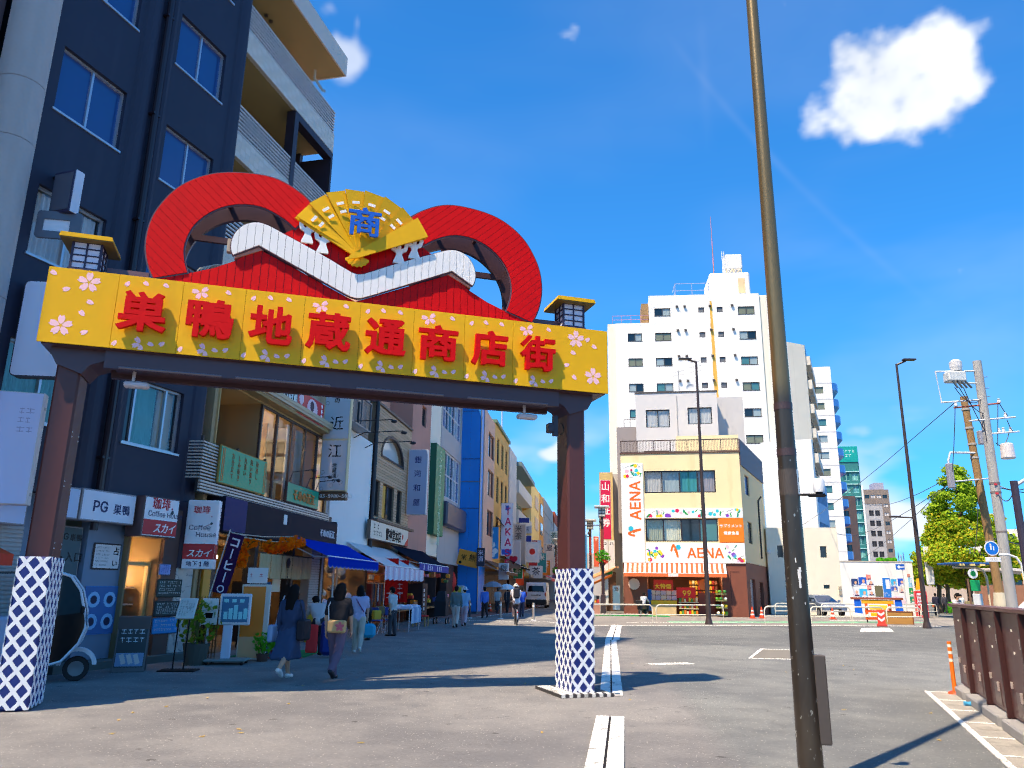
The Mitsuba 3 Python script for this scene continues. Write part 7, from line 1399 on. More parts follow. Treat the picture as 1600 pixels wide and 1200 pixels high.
for lab, u, y0, y1, w, c, t in (('small green shop sign low on the left row', 5, 2.4, 3.4, .8, (40, 150, 90), '茶'), ('narrow yellow shop sign on the left row', 9, 3.0, 4.8, .7, (236, 196, 60), '店'), ('narrow red shop sign on the left row', 19.5, 3.6, 6.4, .9, (206, 50, 50), '酒'), ('white shop sign with a blue character past the flag', 23, 4.6, 6.6, 1.0, (230, 230, 236), '本'), ('teal shop sign far along the left row', 30, 3.4, 5.6, 1.1, (40, 140, 150), '米'), ('orange shop sign far along the left row', 36, 3.2, 5.0, 1.2, (232, 130, 40), '茶'), ('tall white shop sign far along the left row', 44, 3.4, 7.4, 1.2, (226, 222, 214), '屋'), ('violet shop sign near the end of the left row', 60, 3.2, 6.0, 1.4, (120, 90, 150), '店')):
    proj_sign(lab, u, y0, y1, w, c, t, (30, 40, 80) if sum(c) > 500 else (240, 236, 226), size=w * .7, out=.7)
gd = random.Random(6)
for lab, a, b, n in (('stacked sweets boxes and packs at the front of the brown tile shop', 10.3, 16.0, 70), ('piled bags and clothes at the front of the pink building', 16.5, 20.2, 45), ('goods and crates at the doorway beside the pink building', 20.6, 26.2, 45)):
    k = thing('merchandise', lab, 'goods'); put(k, 'table', bx(a, b, .55, .62, -.9, .35), C(150, 110, 70), O)
    for i in range(n): x, y, z = gd.uniform(a, b - .3), gd.choice((.63, .85, 1.07, 1.9, 2.15)), gd.uniform(-.8, .3) - 1.0 * (i % 2); put(k, 'pack', rbx(x, x + gd.uniform(.14, .34), y, y + gd.uniform(.14, .26), z, z + .22, .015), C(*gd.choice(((226, 60, 40), (240, 200, 60), (236, 230, 220), (190, 110, 60), (90, 130, 70), (230, 150, 170), (60, 80, 140), (250, 150, 40))), .6), O)

# ------------------------------------------------------------------ ground details
def strip(p, q, w0, w1, k, name, bsdf, z, h, gap=.012, n=1):
    """n slabs laid end to end from p to q, spanning w0..w1 to the right of that line."""
    p, q = np.array(p, float), np.array(q, float); d = q - p; L_ = np.linalg.norm(d); d /= L_; r = np.array([d[1], -d[0]])
    for i in range(n):
        a, b = p + d * (L_ * i / n), p + d * (L_ * (i + 1) / n - gap)
        put(k, name, poly([a + r * w0, a + r * w1, b + r * w1, b + r * w0], z, z + h), bsdf)


kd = thing('drain_line', 'double row of pale drain slabs with a dark slot running past the right gate post', 'drain')
for p, q, n in (((.34, 5.2), (1.16, 10.9), 4), ((1.44, 13.0), (3.21, 27.06), 10), ((3.21, 27.06), (4.86, 38.3), 7)):
    w = .36 if p[1] < 20 else .46
    strip(p, q, .0, w * .46, kd, 'slab', 'road_paint', .004, .016, n=n); strip(p, q, w * .54, w, kd, 'slab', 'road_paint', .004, .016, n=n); strip(p, q, w * .46, w * .54, kd, 'slot', C(24, 22, 22, .8), .003, .003, 0)
put(kd, 'grate', [poly([(1.47 + i * .105, 13.02), (1.56 + i * .105, 13.02), (1.57 + i * .105, 13.22), (1.48 + i * .105, 13.22)], .021, .025) for i in range(3)], C(40, 66, 92, .4))
ground_poly('pavement', [(2.6, 37.4), (12.8, 40.2), (22.5, 42.6), (34, 46), (40, 60), (20, 61.5), (7.5, 56), (4.0, 56), (2.4, 50)], .012, 'concrete_dark' if False else tex('pavement_asphalt', lambda p, n, uv: mix(L3((104, 100, 96)), L3((126, 121, 114)), fbm(p.x * .8, p.y * .8, 3.0, 4)) * (.85 + .25 * noise(p.x * 60, p.y * 60, 1.0)), .85), .1)
ground_poly('green_lane', [(8.5, 42.2), (19, 45.2), (24.5, 47), (24.5, 48.5), (18.6, 46.8), (8.5, 43.8)], .016, 'green_lane_paint')
ground_poly('green_mat', [(5.4, 51.6), (8.2, 51.8), (10.2, 51.2), (10.2, 52.3), (7.9, 53.2), (5.3, 53.2)], .05, C(16, 150, 70, .7), .04)
ground_poly('kerb_line', [(2.2, 36.95), (12.8, 39.75), (22.6, 42.2), (22.6, 42.55), (12.8, 40.15), (2.2, 37.35)], .016, 'road_paint')
ground_poly('edge_marking', [(6.0, 41.2), (13, 43.1), (13, 43.35), (6.0, 41.45)], .017, 'road_paint'); ground_poly('edge_marking', [(19.5, 48.9), (24, 50.2), (24, 50.6), (19.5, 49.3)], .017, 'road_paint')
ground_poly('road_marking', [(16.92, 39.0), (18.49, 39.5), (16.97, 35.81), (15.28, 35.37)], .006, 'road_paint')
for b in ([(3.18, 18.35), (4.25, 18.65), (4.22, 18.72), (3.16, 18.42)], [(3.16, 18.42), (3.24, 18.44), (3.2, 18.72), (3.12, 18.70)], [(3.2, 18.66), (4.16, 18.93), (4.13, 19.0), (3.18, 18.73)], [(4.25, 18.65), (4.16, 18.93), (4.06, 18.90), (4.15, 18.62)], [(3.3, 18.46), (4.1, 18.68), (4.05, 18.88), (3.26, 18.66)]): ground_poly('road_marking', b, .005, 'road_paint')
for b in ([(-3.3, 41.6), (1.9, 40.9), (1.9, 41.15), (-3.3, 41.85)], [(1.9, 41.0), (3.2, 38.4), (3.35, 38.5), (2.05, 41.1)], [(-1.9, 46.5), (.7, 57.5), (.85, 57.5), (-1.75, 46.5)], [(.7, 57.5), (3.0, 78), (3.15, 78), (.85, 57.5)], [(-4.05, 40.3), (-3.4, 40.2), (-3.4, 40.35), (-4.05, 40.45)]): ground_poly('road_marking', b, .005, 'road_paint')
ground_poly('side_walk', [(-5.2, 42), (-2.1, 46), (.5, 57.5), (2.8, 78), (7.5, 130), (5.5, 130), (-1.2, 60), (-4.0, 46)], .008, tex('brick_pavement', lambda p, n, uv: mix(L3((112, 74, 68)), L3((138, 100, 92)), fbm(p.x * 1.5, p.y * 1.5, 3.0, 4)) * (.85 + .25 * noise(p.x * 30, p.y * 30, 1.0)), .85))
kp = thing('manhole_plate', 'rectangular pale framed steel plate let into the road left of the lamp post', 'manhole cover')
put(kp, 'frame', poly(Polygon([(6.0, 20.5), (7.1, 20.3), (8.5, 23.5), (7.35, 23.9)]).difference(Polygon([(6.1, 20.58), (7.04, 20.41), (8.36, 23.42), (7.4, 23.75)])), .0, .006), 'road_paint'); put(kp, 'plate', poly([(6.1, 20.58), (7.04, 20.41), (8.36, 23.42), (7.4, 23.75)], 0, .005), C(122, 116, 104, .6, .2))
litter = random.Random(11)
kl = put(None, 'fallen_leaves', [moved(poly([(0, 0), (.05, .015), (.09, 0), (.05, -.02)], 0, .002), at(x, y, .007, litter.uniform(0, 360))) for x, y in [(-4.6, 11.2)] + [(litter.uniform(-6, 8), litter.uniform(5, 22)) for i in range(46)]], C(190, 150, 60, .8)); labels[kl] = {'label': 'a few dry leaves scattered over the asphalt', 'category': 'leaves', 'kind': 'stuff'}

# ------------------------------------------------------------------ lamp post in the foreground
FL = at(2.57, 7.17)
k = thing('street_lamp', 'very tall bronze lamp post in the right foreground, scuffed near its foot', 'street lamp')
put(k, 'pole', tube([(0, 0, z) for z in (0, .9, 2.4, 3.35, 6.0, 10.6)], [.106, .100, .088, .080, .066, .048], 28), 'lamp_metal', FL, smooth=60)
for z, r in ((2.86, .088), (3.30, .085)): put(k, 'band', tube([(0, 0, z - .035), (0, 0, z + .035)], r, 28), C(66, 50, 50, .4), FL, smooth=60)
put(k, 'arm', tube([(0, 0, 10.4), (.4, .3, 10.75), (1.2, .9, 10.9)], .045, 10), 'lamp_metal', FL); put(k, 'head', rbx(1.0, 1.7, .7, 1.1, 10.82, 10.94, .03), C(70, 64, 60), FL)
ANG = -35
put(k, 'cabinet', rbx(.08, .18, -.06, .06, .36, 1.08, .008), C(74, 66, 60, .45), turned(FL, [0, 0, 1], -10))
put(k, 'number_plate', tube([(0, 0, 2.46), (0, 0, 2.70)], .0895, 28), C(70, 62, 56, .5), FL)
pts = [[(.0905 * math.cos(a), .0905 * math.sin(a), z) for a in np.linspace(-.95, .2, 8)] for z in (2.47, 2.70)]
pk = put(k, 'label', sheet(pts), C(228, 226, 220, .4), FL)
put(k, 'label_mark', [sheet([[(.0915 * math.cos(a), .0915 * math.sin(a), z) for a in np.linspace(a0, a1, 4)] for z in (z0, z1)]) for a0, a1, z0, z1 in ((-.55, -.3, 2.645, 2.685), (-.8, -.72, 2.58, 2.625), (-.6, -.52, 2.58, 2.625), (-.4, -.3, 2.58, 2.625), (-.5, -.36, 2.53, 2.565), (-.8, -.2, 2.495, 2.502), (-.8, -.2, 2.512, 2.517))], INK, FL)
put(k, 'bracket', [tube([(.09, -.02, 2.47), (.30, -.06, 2.47)], .012, 6), rbx(.16, .30, -.10, -.02, 2.45, 2.465, .004)], BLACK, FL)
put(k, 'camera', [lathe([(0, 0), (.045, 0), (.052, .03), (.052, .10), (.04, .125), (0, .13)], 18)], C(226, 226, 226, .35), off(FL, .25, -.06, 2.49), smooth=40); put(k, 'camera_mount', lathe([(0, -.03), (.03, -.03), (.03, .0), (0, 0)], 12), BLACK, off(FL, .25, -.06, 2.495))
put(k, 'sticker_scrap', [sheet([[((.1085 - .0078 * z) * math.cos(a), (.1085 - .0078 * z) * math.sin(a), z) for a in np.linspace(a0, a1, 3)] for z in (z0, z1)]) for a0, a1, z0, z1 in ((-1.75, -1.45, 1.72, 1.80), (-1.7, -1.5, 1.64, 1.72), (-1.62, -1.4, 1.78, 1.82), (-1.9, -1.8, 1.86, 1.9), (-1.3, -1.2, 1.5, 1.52))], C(214, 210, 204, .7), FL)

# brown steel barrier along the right edge, gutter slabs before it
FB = facade(7.66, 13.99, 201.2)
k = thing('steel_barrier', 'row of dark brown steel barrier panels on metal feet along the right edge', 'barrier')
BRP = plaster('barrier_paint', (84, 44, 36), 2.2, .22, .10, .34, .12, (120, 84, 74), bump=False)
for i in range(7):
    x0 = -.05 + i * 1.33
    p = put(k, 'panel', rbx(x0, x0 + 1.20, .15, 1.40, -.10, -.02, .012), BRP, FB); put(p, 'flange', [rbx(x0 + 1.20, x0 + 1.27, .12, 1.40, -.10, .035, .01)], C(62, 34, 30, .35), FB)
    put(p, 'reflector', [bx(x0 + a, x0 + a + .045, y, y + .03, -.02, -.012) for a, y in ((.55, 1.18), (.55, .92), (.95, .55))], C(230, 214, 200, .3), FB)
    put(p, 'latch', [rbx(x0 + 1.04, x0 + 1.12, 1.0, 1.12, -.02, .012, .006), rbx(x0 + .2, x0 + .24, .5, .58, -.02, .006, .004), rbx(x0 + .66, x0 + .70, .38, .50, -.02, .006, .004)], C(190, 170, 160, .4, .4), FB)
    put(p, 'patch', rbx(x0 + .35, x0 + .75, .20, .48, -.02, -.014, .003), C(96, 66, 58, .3, .2), FB)
    put(p, 'foot', rbx(x0 + .1, x0 + 1.2, .0, .14, -.30, .14, .02), C(140, 138, 136, .6), FB)
put(k, 'top_rail', rbx(-.10, 9.3, 1.40, 1.46, -.13, .03, .012), C(98, 62, 54, .4), FB)
k = thing('gutter', 'row of pale concrete gutter slabs with white painted joints beside the brown barrier', 'gutter')
strip((7.1, 14.1), (4.0, 6.0), -.80, -.06, k, 'slab', 'concrete', .0, .014, .02, 15)
strip((7.1, 14.1), (4.0, 6.0), -.06, .01, k, 'line', 'road_paint', .002, .014, .0, 4)
for i in range(8): strip(np.array((7.1, 14.1)) + np.array((-3.1, -8.1)) * (i * 2 / 15), np.array((7.1, 14.1)) + np.array((-3.1, -8.1)) * (i * 2 / 15 + .006), -.80, -.06, k, 'line', 'road_paint', .0145, .003, 0)
k = thing('delineator_post', 'orange flexible road post with three white bands at the end of the brown barrier', 'road post')
DP = at(7.42, 13.75); put(k, 'post', tube([(0, 0, .04), (0, 0, .84)], .033, 14), ORANGE, DP, smooth=50); put(k, 'base', lathe([(0, 0), (.12, 0), (.10, .04), (.05, .06), (0, .06)], 16), C(226, 76, 24, .5), DP); put(k, 'band', [tube([(0, 0, z), (0, 0, z + .05)], .0345, 14) for z in (.52, .64, .75)], C(230, 222, 210, .4), DP)
solo('crushed_can', 'crushed blue and white can at the foot of the brown barrier', 'can', moved(tube([(0, 0, .035), (.05, .01, .03), (.11, 0, .036)], [.034, .026, .034], 10), at(6.78, 12.35, .012, 20)), C(70, 160, 206, .4))


def guard(label, p, q, h=.92, group='white pipe guard rails', r=.035):
    p, q = np.array([*p, 0.0]), np.array([*q, 0.0]); d = q - p; L_ = np.linalg.norm(d); d /= L_; c = .22; Z = np.array([0, 0, 1.0])
    arc = lambda o, s: [o + d * s * c * (1 - math.cos(a)) + Z * (h - c + c * math.sin(a)) for a in np.linspace(0, math.pi / 2, 6)]
    k = thing('guard_rail', label, 'guard rail', group)
    put(k, 'hoop', tube([p] + arc(p, 1) + arc(q, -1)[::-1] + [q], r, 8), GUARD, None, smooth=50); put(k, 'lower_rail', tube([p + Z * .45, q + Z * .45], r * .9, 8), GUARD, None, smooth=50)


guard('white pipe guard rail running from behind the right gate post', (3.0, 38.9), (7.15, 40.3)); guard('white pipe guard rail in front of the corner shop, left of the thin lamp post', (7.35, 40.4), (11.0, 41.5))
for a, b, nm in (((12.7, 40.2), (15.2, 41.0), 'first'), ((15.3, 41.0), (17.6, 41.7), 'second'), ((17.7, 41.7), (19.6, 42.3), 'third'), ((19.75, 42.3), (21.9, 43.0), 'fourth')): guard(nm + ' front row guard rail to the right of the big lamp post', a, b)
for a, b, nm in (((17.0, 51.6), (20.1, 52.8), 'left'), ((20.5, 53.0), (23.6, 54.2), 'middle'), ((25.6, 54.9), (28.4, 56.1), 'right')): guard(nm + ' back row guard rail before the parked car and poster wall', a, b)
guard('lone white guard rail beside the poster wall end', (28.8, 56.4), (30.4, 57.4))


def cone(label, x, y, s=1.0):
    k = thing('traffic_cone', label, 'traffic cone'); f = at(x, y, .012)
    put(k, 'cone', lathe([(0, .70 * s), (.03, .70 * s), (.15, .04), (0, .04)], 16), C(226, 70, 24, .5), f, smooth=50); put(k, 'base', rbx(-.19, .19, -.19, .19, 0, .04, .01), C(206, 60, 24, .5), f); put(k, 'band', [lathe([(.03 + .12 * (1 - (z + .09) / .7) + .006, z + .09), (.03 + .12 * (1 - z / .7) + .008, z)], 16) for z in (.2, .42)], C(230, 226, 220, .4), f)


cone('orange traffic cone behind the rails, left of the big lamp post', 15.2, 50.5); cone('second orange cone beside the leftmost cone', 15.9, 50.9); cone('orange traffic cone in front of the parked car', 20.4, 51.0); cone('red cone near the pedestrians by the blue tarpaulin', -1.35, 57.5)
k = thing('works_barricade', 'orange and yellow roadworks barricade with a plank on top and blue drapes', 'barricade'); WB = facade(19.6, 46.2, 104)
put(k, 'plank', rbx(.0, 2.75, 1.28, 1.40, -.1, .1, .01), C(150, 76, 50, .7), WB); put(k, 'panel', [rbx(.55, 2.25, 1.05, 1.26, -.05, .05, .02)], C(240, 170, 20, .5), WB); put(k, 'panel', rbx(.95, 1.9, .72, .98, -.05, .06, .02), C(240, 200, 60, .5), WB); put(k, 'panel', rbx(1.0, 1.9, .36, .56, -.05, .06, .02), C(242, 180, 20, .5), WB)
put(k, 'frame', [rbx(.7, 2.1, .18, .34, -.08, .05, .02), bx(.72, .86, .18, 1.1, -.06, .04), bx(1.95, 2.1, .18, 1.1, -.06, .04), bx(.7, 2.1, .58, .70, -.06, .045)], C(226, 84, 24, .5), WB); put(k, 'lamp', [sph(.8 + 1.2 * i, .85 - .45 * j, .06, .08) for i in (0, 1) for j in (0, 1)], C(240, 226, 206, .3), WB)
put(k, 'drape', [slab([[(x, .55, .02), (x + .42, .5, .02)], [(x + .02, 1.28, .0), (x + .36, 1.28, .0)]], .03) for x in (.15, 2.3)], C(10, 96, 206, .6), WB); put(k, 'wheel_leg', [bx(x, x + .06, 0, .2, -.05, .02) for x in (.75, 2.0)], BLACK, WB)
k = thing('chevron_board', 'narrow red and white chevron board before the works barricade', 'sign'); CB = facade(18.75, 41.2, 104); put(k, 'board', bx(0, .36, .12, .82, -.03, 0), C(226, 70, 50, .5), CB); put(k, 'chevron', [poly([(0.02, y), (.18, y - .12), (.34, y), (.34, y + .12), (.18, y), (.02, y + .12)], .001, .005) for y in (.35, .62)], WHITE, CB); put(k, 'base', rbx(-.05, .42, .0, .12, -.1, .1, .02), C(206, 60, 50), CB)
k = thing('plywood_board', 'tan plywood board leaning behind the rails right of the barricade', 'board'); PB2 = facade(20.1, 43.6, 104); put(k, 'sheet', rbx(0, 1.55, .04, .72, -.04, 0, .005), C(176, 128, 64, .7), PB2); put(k, 'batten', [bx(0, 1.55, .66, .72, 0, .02), bx(1.49, 1.55, .04, .66, 0, .02)], C(130, 70, 40, .6), PB2)


def thin_lamp(label, x, y, h, sx, sy, second=None):
    k = thing('street_lamp', label, 'street lamp'); f = at(x, y)
    put(k, 'pole', tube([(0, 0, 0), (0, 0, h * .5), (0, 0, h)], [.125, .09, .055], 10), C(62, 50, 48, .45), f, smooth=50); put(k, 'head', [tube([(0, 0, h - .05), (sx * .55, sy * .55, h + .12)], .055, 6), moved(rbx(-.34, .34, -.14, .14, -.04, .04, .02), off(np.eye(4), sx * .75, sy * .75, h + .17))], C(58, 52, 54, .4), f)
    if second: put(k, 'side_arm', [tube([(0, 0, second), (-.7, .3, second + .05)], .04, 6), rbx(-1.1, -.6, .1, .4, second + .02, second + .1, .02)], C(60, 54, 56), f)
    put(k, 'foot', lathe([(0, 0), (.2, 0), (.2, .05), (.14, .3), (0, .3)], 12), C(62, 50, 48, .45), f); return k


thin_lamp('thin dark lamp post standing before the corner shop', 10.0, 40.57, 13.7, -.75, .2); thin_lamp('thin dark lamp post at the right, with a second low lamp arm', 20.45, 39.7, 13.45, .75, -.35, 5.35)
k = thing('street_lamp', 'dark lamp post with a pale arm at the right edge of the picture', 'street lamp'); put(k, 'pole', tube([(14.28, 22, 0), (14.28, 22, 4.75)], .10, 10), C(56, 50, 66, .45)); put(k, 'arm', tube([(14.28, 22, 4.6), (14.7, 22, 4.85), (15.4, 22, 4.95)], .05, 8), C(190, 190, 190, .4))
# utility poles with their gear
k = thing('utility_pole', 'tall grey concrete utility pole carrying transformers and cross arms', 'utility pole'); put(k, 'pole', tube([(16.22, 26, 0), (16.22, 26, 9.5)], [.17, .14], 16), 'pole_concrete', None, smooth=50)
tr = put(k, 'transformer', [rbx(15.0, 15.62, 25.7, 26.1, 8.70, 9.06, .04)], C(200, 206, 206, .4)); put(tr, 'cap', lathe([(0, 0), (.17, 0), (.2, .15), (.2, .32), (.12, .4), (0, .4)], 14), C(206, 206, 206, .4), at(15.4, 25.9, 9.1)); put(tr, 'fin', [poly([(0, 0), (.16, 0), (0, .22)], 0, .05) for i in range(1)], C(180, 186, 186, .4), at(15.2, 25.68, 8.72)); put(tr, 'bushing', [tube([(15.15 + .14 * i, 25.75, 8.7), (15.25 + .16 * i, 25.7, 8.45)], .035, 6) for i in range(4)], C(70, 80, 86, .4))
put(k, 'bracket', [tube([(16.2, 26, 9.15), (14.72, 26, 9.1), (14.8, 26, 8.0), (16.2, 26, 8.12)], .035, 6), tube([(16.2, 26, 8.7), (15.5, 26, 8.7)], .03, 6)], C(214, 218, 220, .4))
put(k, 'cross_arm', [tube([(15.2, 26, 7.82), (16.8, 26, 8.0)], .03, 6)], C(170, 90, 70)); put(k, 'cross_arm', tube([(15.6, 25.9, 7.34), (17.2, 25.9, 7.5)], .03, 6), C(214, 214, 214, .4)); put(k, 'cross_arm', tube([(16.2, 25.9, 6.9), (17.25, 25.9, 7.0)], .03, 6), C(214, 214, 214, .4))
put(k, 'insulator', [lathe([(0, 0), (.05, 0), (.06, .05), (.03, .1), (.05, .14), (0, .17)], 8).apply_transform(at(x, 25.95, z)) for x, z in ((15.25, 7.86), (16.75, 8.0), (16.9, 7.5), (17.0, 7.0), (16.75, 6.98), (16.6, 6.96))], C(226, 226, 226, .3))
put(k, 'step_bolt', [tube([(16.2, 26, z), (16.48, 25.95, z + .03)], .013, 5) for z in (8.9, 8.5, 8.2, 7.9)], C(110, 112, 116)); put(k, 'band', [tube([(16.22, 26, z), (16.22, 26, z + .06)], .168, 14) for z in (5.2, 4.9, 3.6)], C(120, 110, 108)); put(k, 'red_tag', [bx(16.1, 16.2, 25.82, 25.84, z, z + .06) for z in (5.15, 4.85)], C(206, 50, 60))
kt = put(k, 'drum', lathe([(0, 0), (.2, 0), (.22, .03), (.2, .48), (.16, .52), (0, .52)], 16), C(214, 206, 204, .4), at(16.72, 25.85, 6.05))
put(k, 'lead', [tube(curve(lambda t, a=a, b=b, s=s: tuple(np.array(a) * (1 - t) + np.array(b) * t + np.array([0, 0, -s * 4 * t * (1 - t)])), 0, 1, 9), .014, 5) for a, b, s in (((15.2, 25.8, 8.5), (16.1, 25.9, 8.1), .3), ((15.35, 25.8, 8.5), (16.15, 25.9, 7.6), .2), ((15.5, 25.8, 8.5), (16.1, 25.9, 7.0), .1), ((16.75, 26, 8.1), (16.95, 25.9, 7.55), .05), ((16.75, 26, 8.1), (16.45, 25.9, 6.5), .0), ((15.25, 26, 7.9), (14.85, 26, 5.6), .1), ((16.9, 25.9, 7.4), (17.05, 25.9, 7.0), .08), ((16.4, 25.9, 6.6), (16.9, 25.9, 6.95), .25), ((16.1, 25.9, 7.6), (16.1, 25.9, 6.6), .0), ((16.3, 26, 5.2), (16.9, 25, 5.1), .2))], C(38, 40, 56, .4))
k = thing('utility_pole', 'shorter brown wooden utility pole leaning beside the concrete one', 'utility pole'); put(k, 'pole', tube([(17.15, 28, 0), (16.78, 28, 8.72)], [.15, .12], 14), 'pole_wood', None, smooth=50); put(k, 'cross_arm', [tube([(16.85, 27.9, 6.6), (15.95, 27.9, 6.6), (15.85, 27.9, 6.3), (15.85, 27.9, 5.6)], .04, 6), tube([(16.0, 27.9, 5.55), (17.5, 27.9, 5.7)], .03, 6)], C(206, 210, 214, .4)); put(k, 'band', [tube([(16.78 + (8.72 - z) * .0424, 28, z), (16.78 + (8.72 - z) * .0424, 28, z + .07)], .150, 12) for z in (8.2, 7.5, 6.9, 6.4, 3.4, 3.2)], C(170, 166, 160)); put(k, 'gear', [rbx(17.0, 17.3, 27.7, 27.9, 6.9, 7.4, .02), rbx(15.75, 15.95, 27.8, 28.0, 5.3, 6.2, .03)], C(150, 150, 160, .4))
put(k, 'collar', lathe([(0, .9), (.22, .9), (.24, 1.3), (.2, 1.7), (0, 1.7)], 14), C(206, 196, 170), at(17.1, 28))
wires = [((15.85, 27.9, 5.7), (73, 170, 26), 3.0), ((15.85, 27.9, 5.5), (80, 200, 20), 3.0), ((15.25, 26, 8.0), (60, 200, 16), 3), ((15.9, 27.9, 5.6), (84, 210, 12), 3.0), ((16.3, 26, 5.1), (40, 40, 6), .5), ((16.3, 26, 4.85), (14.3, 22, 4.6), .3), ((16.9, 28, 3.6), (60, 60, 3.9), .8), ((16.85, 27.9, 5.6), (36, 62, 4.5), .8)]
k = thing('overhead_wires', 'thin overhead wires running from the utility poles across the sky', 'wires')
for a, b, s in wires: put(k, 'wire', tube(curve(lambda t: tuple(np.array(a) * (1 - t) + np.array(b, float) * t + np.array([0, 0, -s * 4 * t * (1 - t)])), 0, 1, 16), .017, 4), C(50, 56, 76, .5))
# signs at the far corner
k = thing('round_road_sign', 'round blue pedestrian road sign on a white arched pole, with a white plate beneath', 'road sign'); RS = facade(14.60, 24, 92)
put(k, 'disc', poly(Point(0, 2.98).buffer(.215), -.01, .01), WHITE, RS); put(k, 'face', poly(Point(0, 2.98).buffer(.19), .011, .014), C(20, 110, 206, .4), RS); put(k, 'figure', [poly(unary_union([Point(-.03, 3.1).buffer(.025), sbox(-.055, 2.94, -.005, 3.07), Point(.05, 3.02).buffer(.02), sbox(.035, 2.92, .065, 3.0)]), .0145, .017)], WHITE, RS); put(k, 'plate', rbx(-.23, .23, 2.58, 2.72, -.005, .012, .005), C(226, 226, 224, .4), RS); put(k, 'plate_text', wiggle(-.18, .18, 2.60, 2.70, 1, .0125, .06, random.Random(2)), INK, RS)
put(k, 'pole', tube([(.2, 2.80, -.04), (.5, 2.80, -.04), (.72, 2.72, -.04), (.84, 2.5, -.04), (.86, 2.2, -.04), (.86, 0, -.04)], .035, 8), WHITE, RS)
k = thing('bus_shelter', 'small bus shelter roof with a blue and yellow edge on a bent post', 'shelter'); put(k, 'roof', rbx(17.7, 19.25, 31.5, 33.0, 2.78, 2.86, .02), C(30, 84, 150, .5)); put(k, 'edge', [bx(17.8 + .4 * i, 18.0 + .4 * i, 31.47, 31.5, 2.72, 2.80) for i in range(4)], C(236, 206, 130)); put(k, 'post', tube([(17.8, 32, 2.68), (18.7, 32, 2.68), (19.0, 32, 2.55), (19.1, 32, 2.3), (19.1, 32, 0)], .05, 8), C(226, 206, 170, .4))
k = thing('bus_stop_sign', 'green and white bus stop sign on a post under the trees', 'sign'); put(k, 'disc', moved(poly(Point(0, 0).buffer(.18), 0, .03), facade(17.4, 30, 92, 2.38)), WHITE); put(k, 'emblem', moved(poly(Point(0, 0).buffer(.1), .031, .035), facade(17.4, 30, 92, 2.38)), C(16, 140, 70)); put(k, 'panel', moved(rbx(-.17, .17, 1.75, 2.15, 0, .05, .01), facade(17.43, 30, 92)), C(20, 160, 90, .4)); put(k, 'panel', [moved(rbx(-.17, .17, y, y + .5, 0, .05, .01), facade(17.46, 30, 92)) for y in (1.15, .6)], C(226, 226, 222, .4)); put(k, 'post', tube([(17.22, 30.05, 0), (17.22, 30.05, 2.2)], .035, 8), C(120, 90, 70))
k = thing('one_way_sign', 'blue one way arrow sign on a thin pole before the poster wall', 'road sign'); OW = facade(24.52, 50, 98); put(k, 'plate', rbx(-.28, .24, 3.08, 3.42, 0, .02, .005), C(20, 96, 190, .4), OW); put(k, 'arrow', poly([(-.22, 3.25), (-.06, 3.37), (-.06, 3.29), (.18, 3.29), (.18, 3.21), (-.06, 3.21), (-.06, 3.13)], .021, .025), WHITE, OW); put(k, 'pole', tube([(.12, 0, -.05), (.12, 4.0, -.05)], .035, 8), C(200, 200, 196, .4), OW); put(k, 'edge_on_disc', [poly(Point(0, 0).buffer(.3), 0, .02).apply_transform(off(turned(np.eye(4), [0, 1, 0], 75), 0, 0, 0)).apply_translation([x, 3.85, 0]) for x in (-.06, .24)], C(60, 60, 150, .4), OW)
k = thing('vending_machine', 'red vending machine past the end of the poster wall', 'vending machine'); VM = facade(29.0, 57.4, 105); put(k, 'body', rbx(0, .75, 0, 1.83, -.6, 0, .03), C(206, 26, 30, .4), VM); put(k, 'window', bx(.08, .67, .85, 1.7, .001, .01), C(214, 206, 206, .2), VM); put(k, 'slot', bx(.1, .6, .2, .4, .001, .01), BLACK, VM); put(k, 'can', [rbx(.12 + i * .09, .18 + i * .09, .95 + .24 * j, 1.08 + .24 * j, .01, .02, .003) for i in range(6) for j in range(3)], C(200, 60, 60), VM)
solo('yellow_banner', 'yellow nobori banner above the red vending machine', 'banner', slab([[(29.3, 57.9, 1.9), (29.62, 57.9, 1.95)], [(29.45, 57.9, 2.7), (29.7, 57.9, 2.75)]], .02), C(240, 180, 20, .7))
solo('tall_white_sign', 'tall white signboard behind the lamp post at the right', 'sign', rbx(30.4, 30.95, 58.2, 58.35, 2.3, 5.0, .03), C(226, 226, 222, .4))
solo('yellow_pole', 'bright yellow pole behind the brown barrier at the right', 'pole', tube([(19.2, 29.4, 0), (18.9, 29.4, 2.4)], .055, 8), C(240, 190, 10, .4))
k = thing('white_canopy', 'white awning roof at the right edge behind the utility poles', 'canopy'); put(k, 'roof', slab([[(19.5, 31.0, 2.55), (24, 30.4, 2.2)], [(19.5, 33.5, 2.6), (24, 33.0, 2.25)]], .1), C(226, 216, 206, .6)); put(k, 'post', tube([(20.3, 31.2, 0), (20.3, 31.2, 2.5)], .05, 6), C(200, 196, 190))

# ------------------------------------------------------------------ vehicles
def wheel(k, f, x, y, r, w, tyre=None, name='wheel', hub=(180, 182, 186)):
    m = f @ np.array([[0, 0, 1, x], [1, 0, 0, y], [0, 1, 0, r], [0, 0, 0, 1.0]])
    a = put(k, name, moved(lathe([(r * .62, -w / 2), (r * .95, -w / 2), (r, -w * .3), (r, w * .3), (r * .95, w / 2), (r * .62, w / 2)], 20), m), C(26, 26, 28, .7)); put(a, 'rim', moved(lathe([(0, -w * .36), (r * .62, -w * .42), (r * .64, w * .42), (0, w * .36)], 14), m), C(*hub, .35, .6))


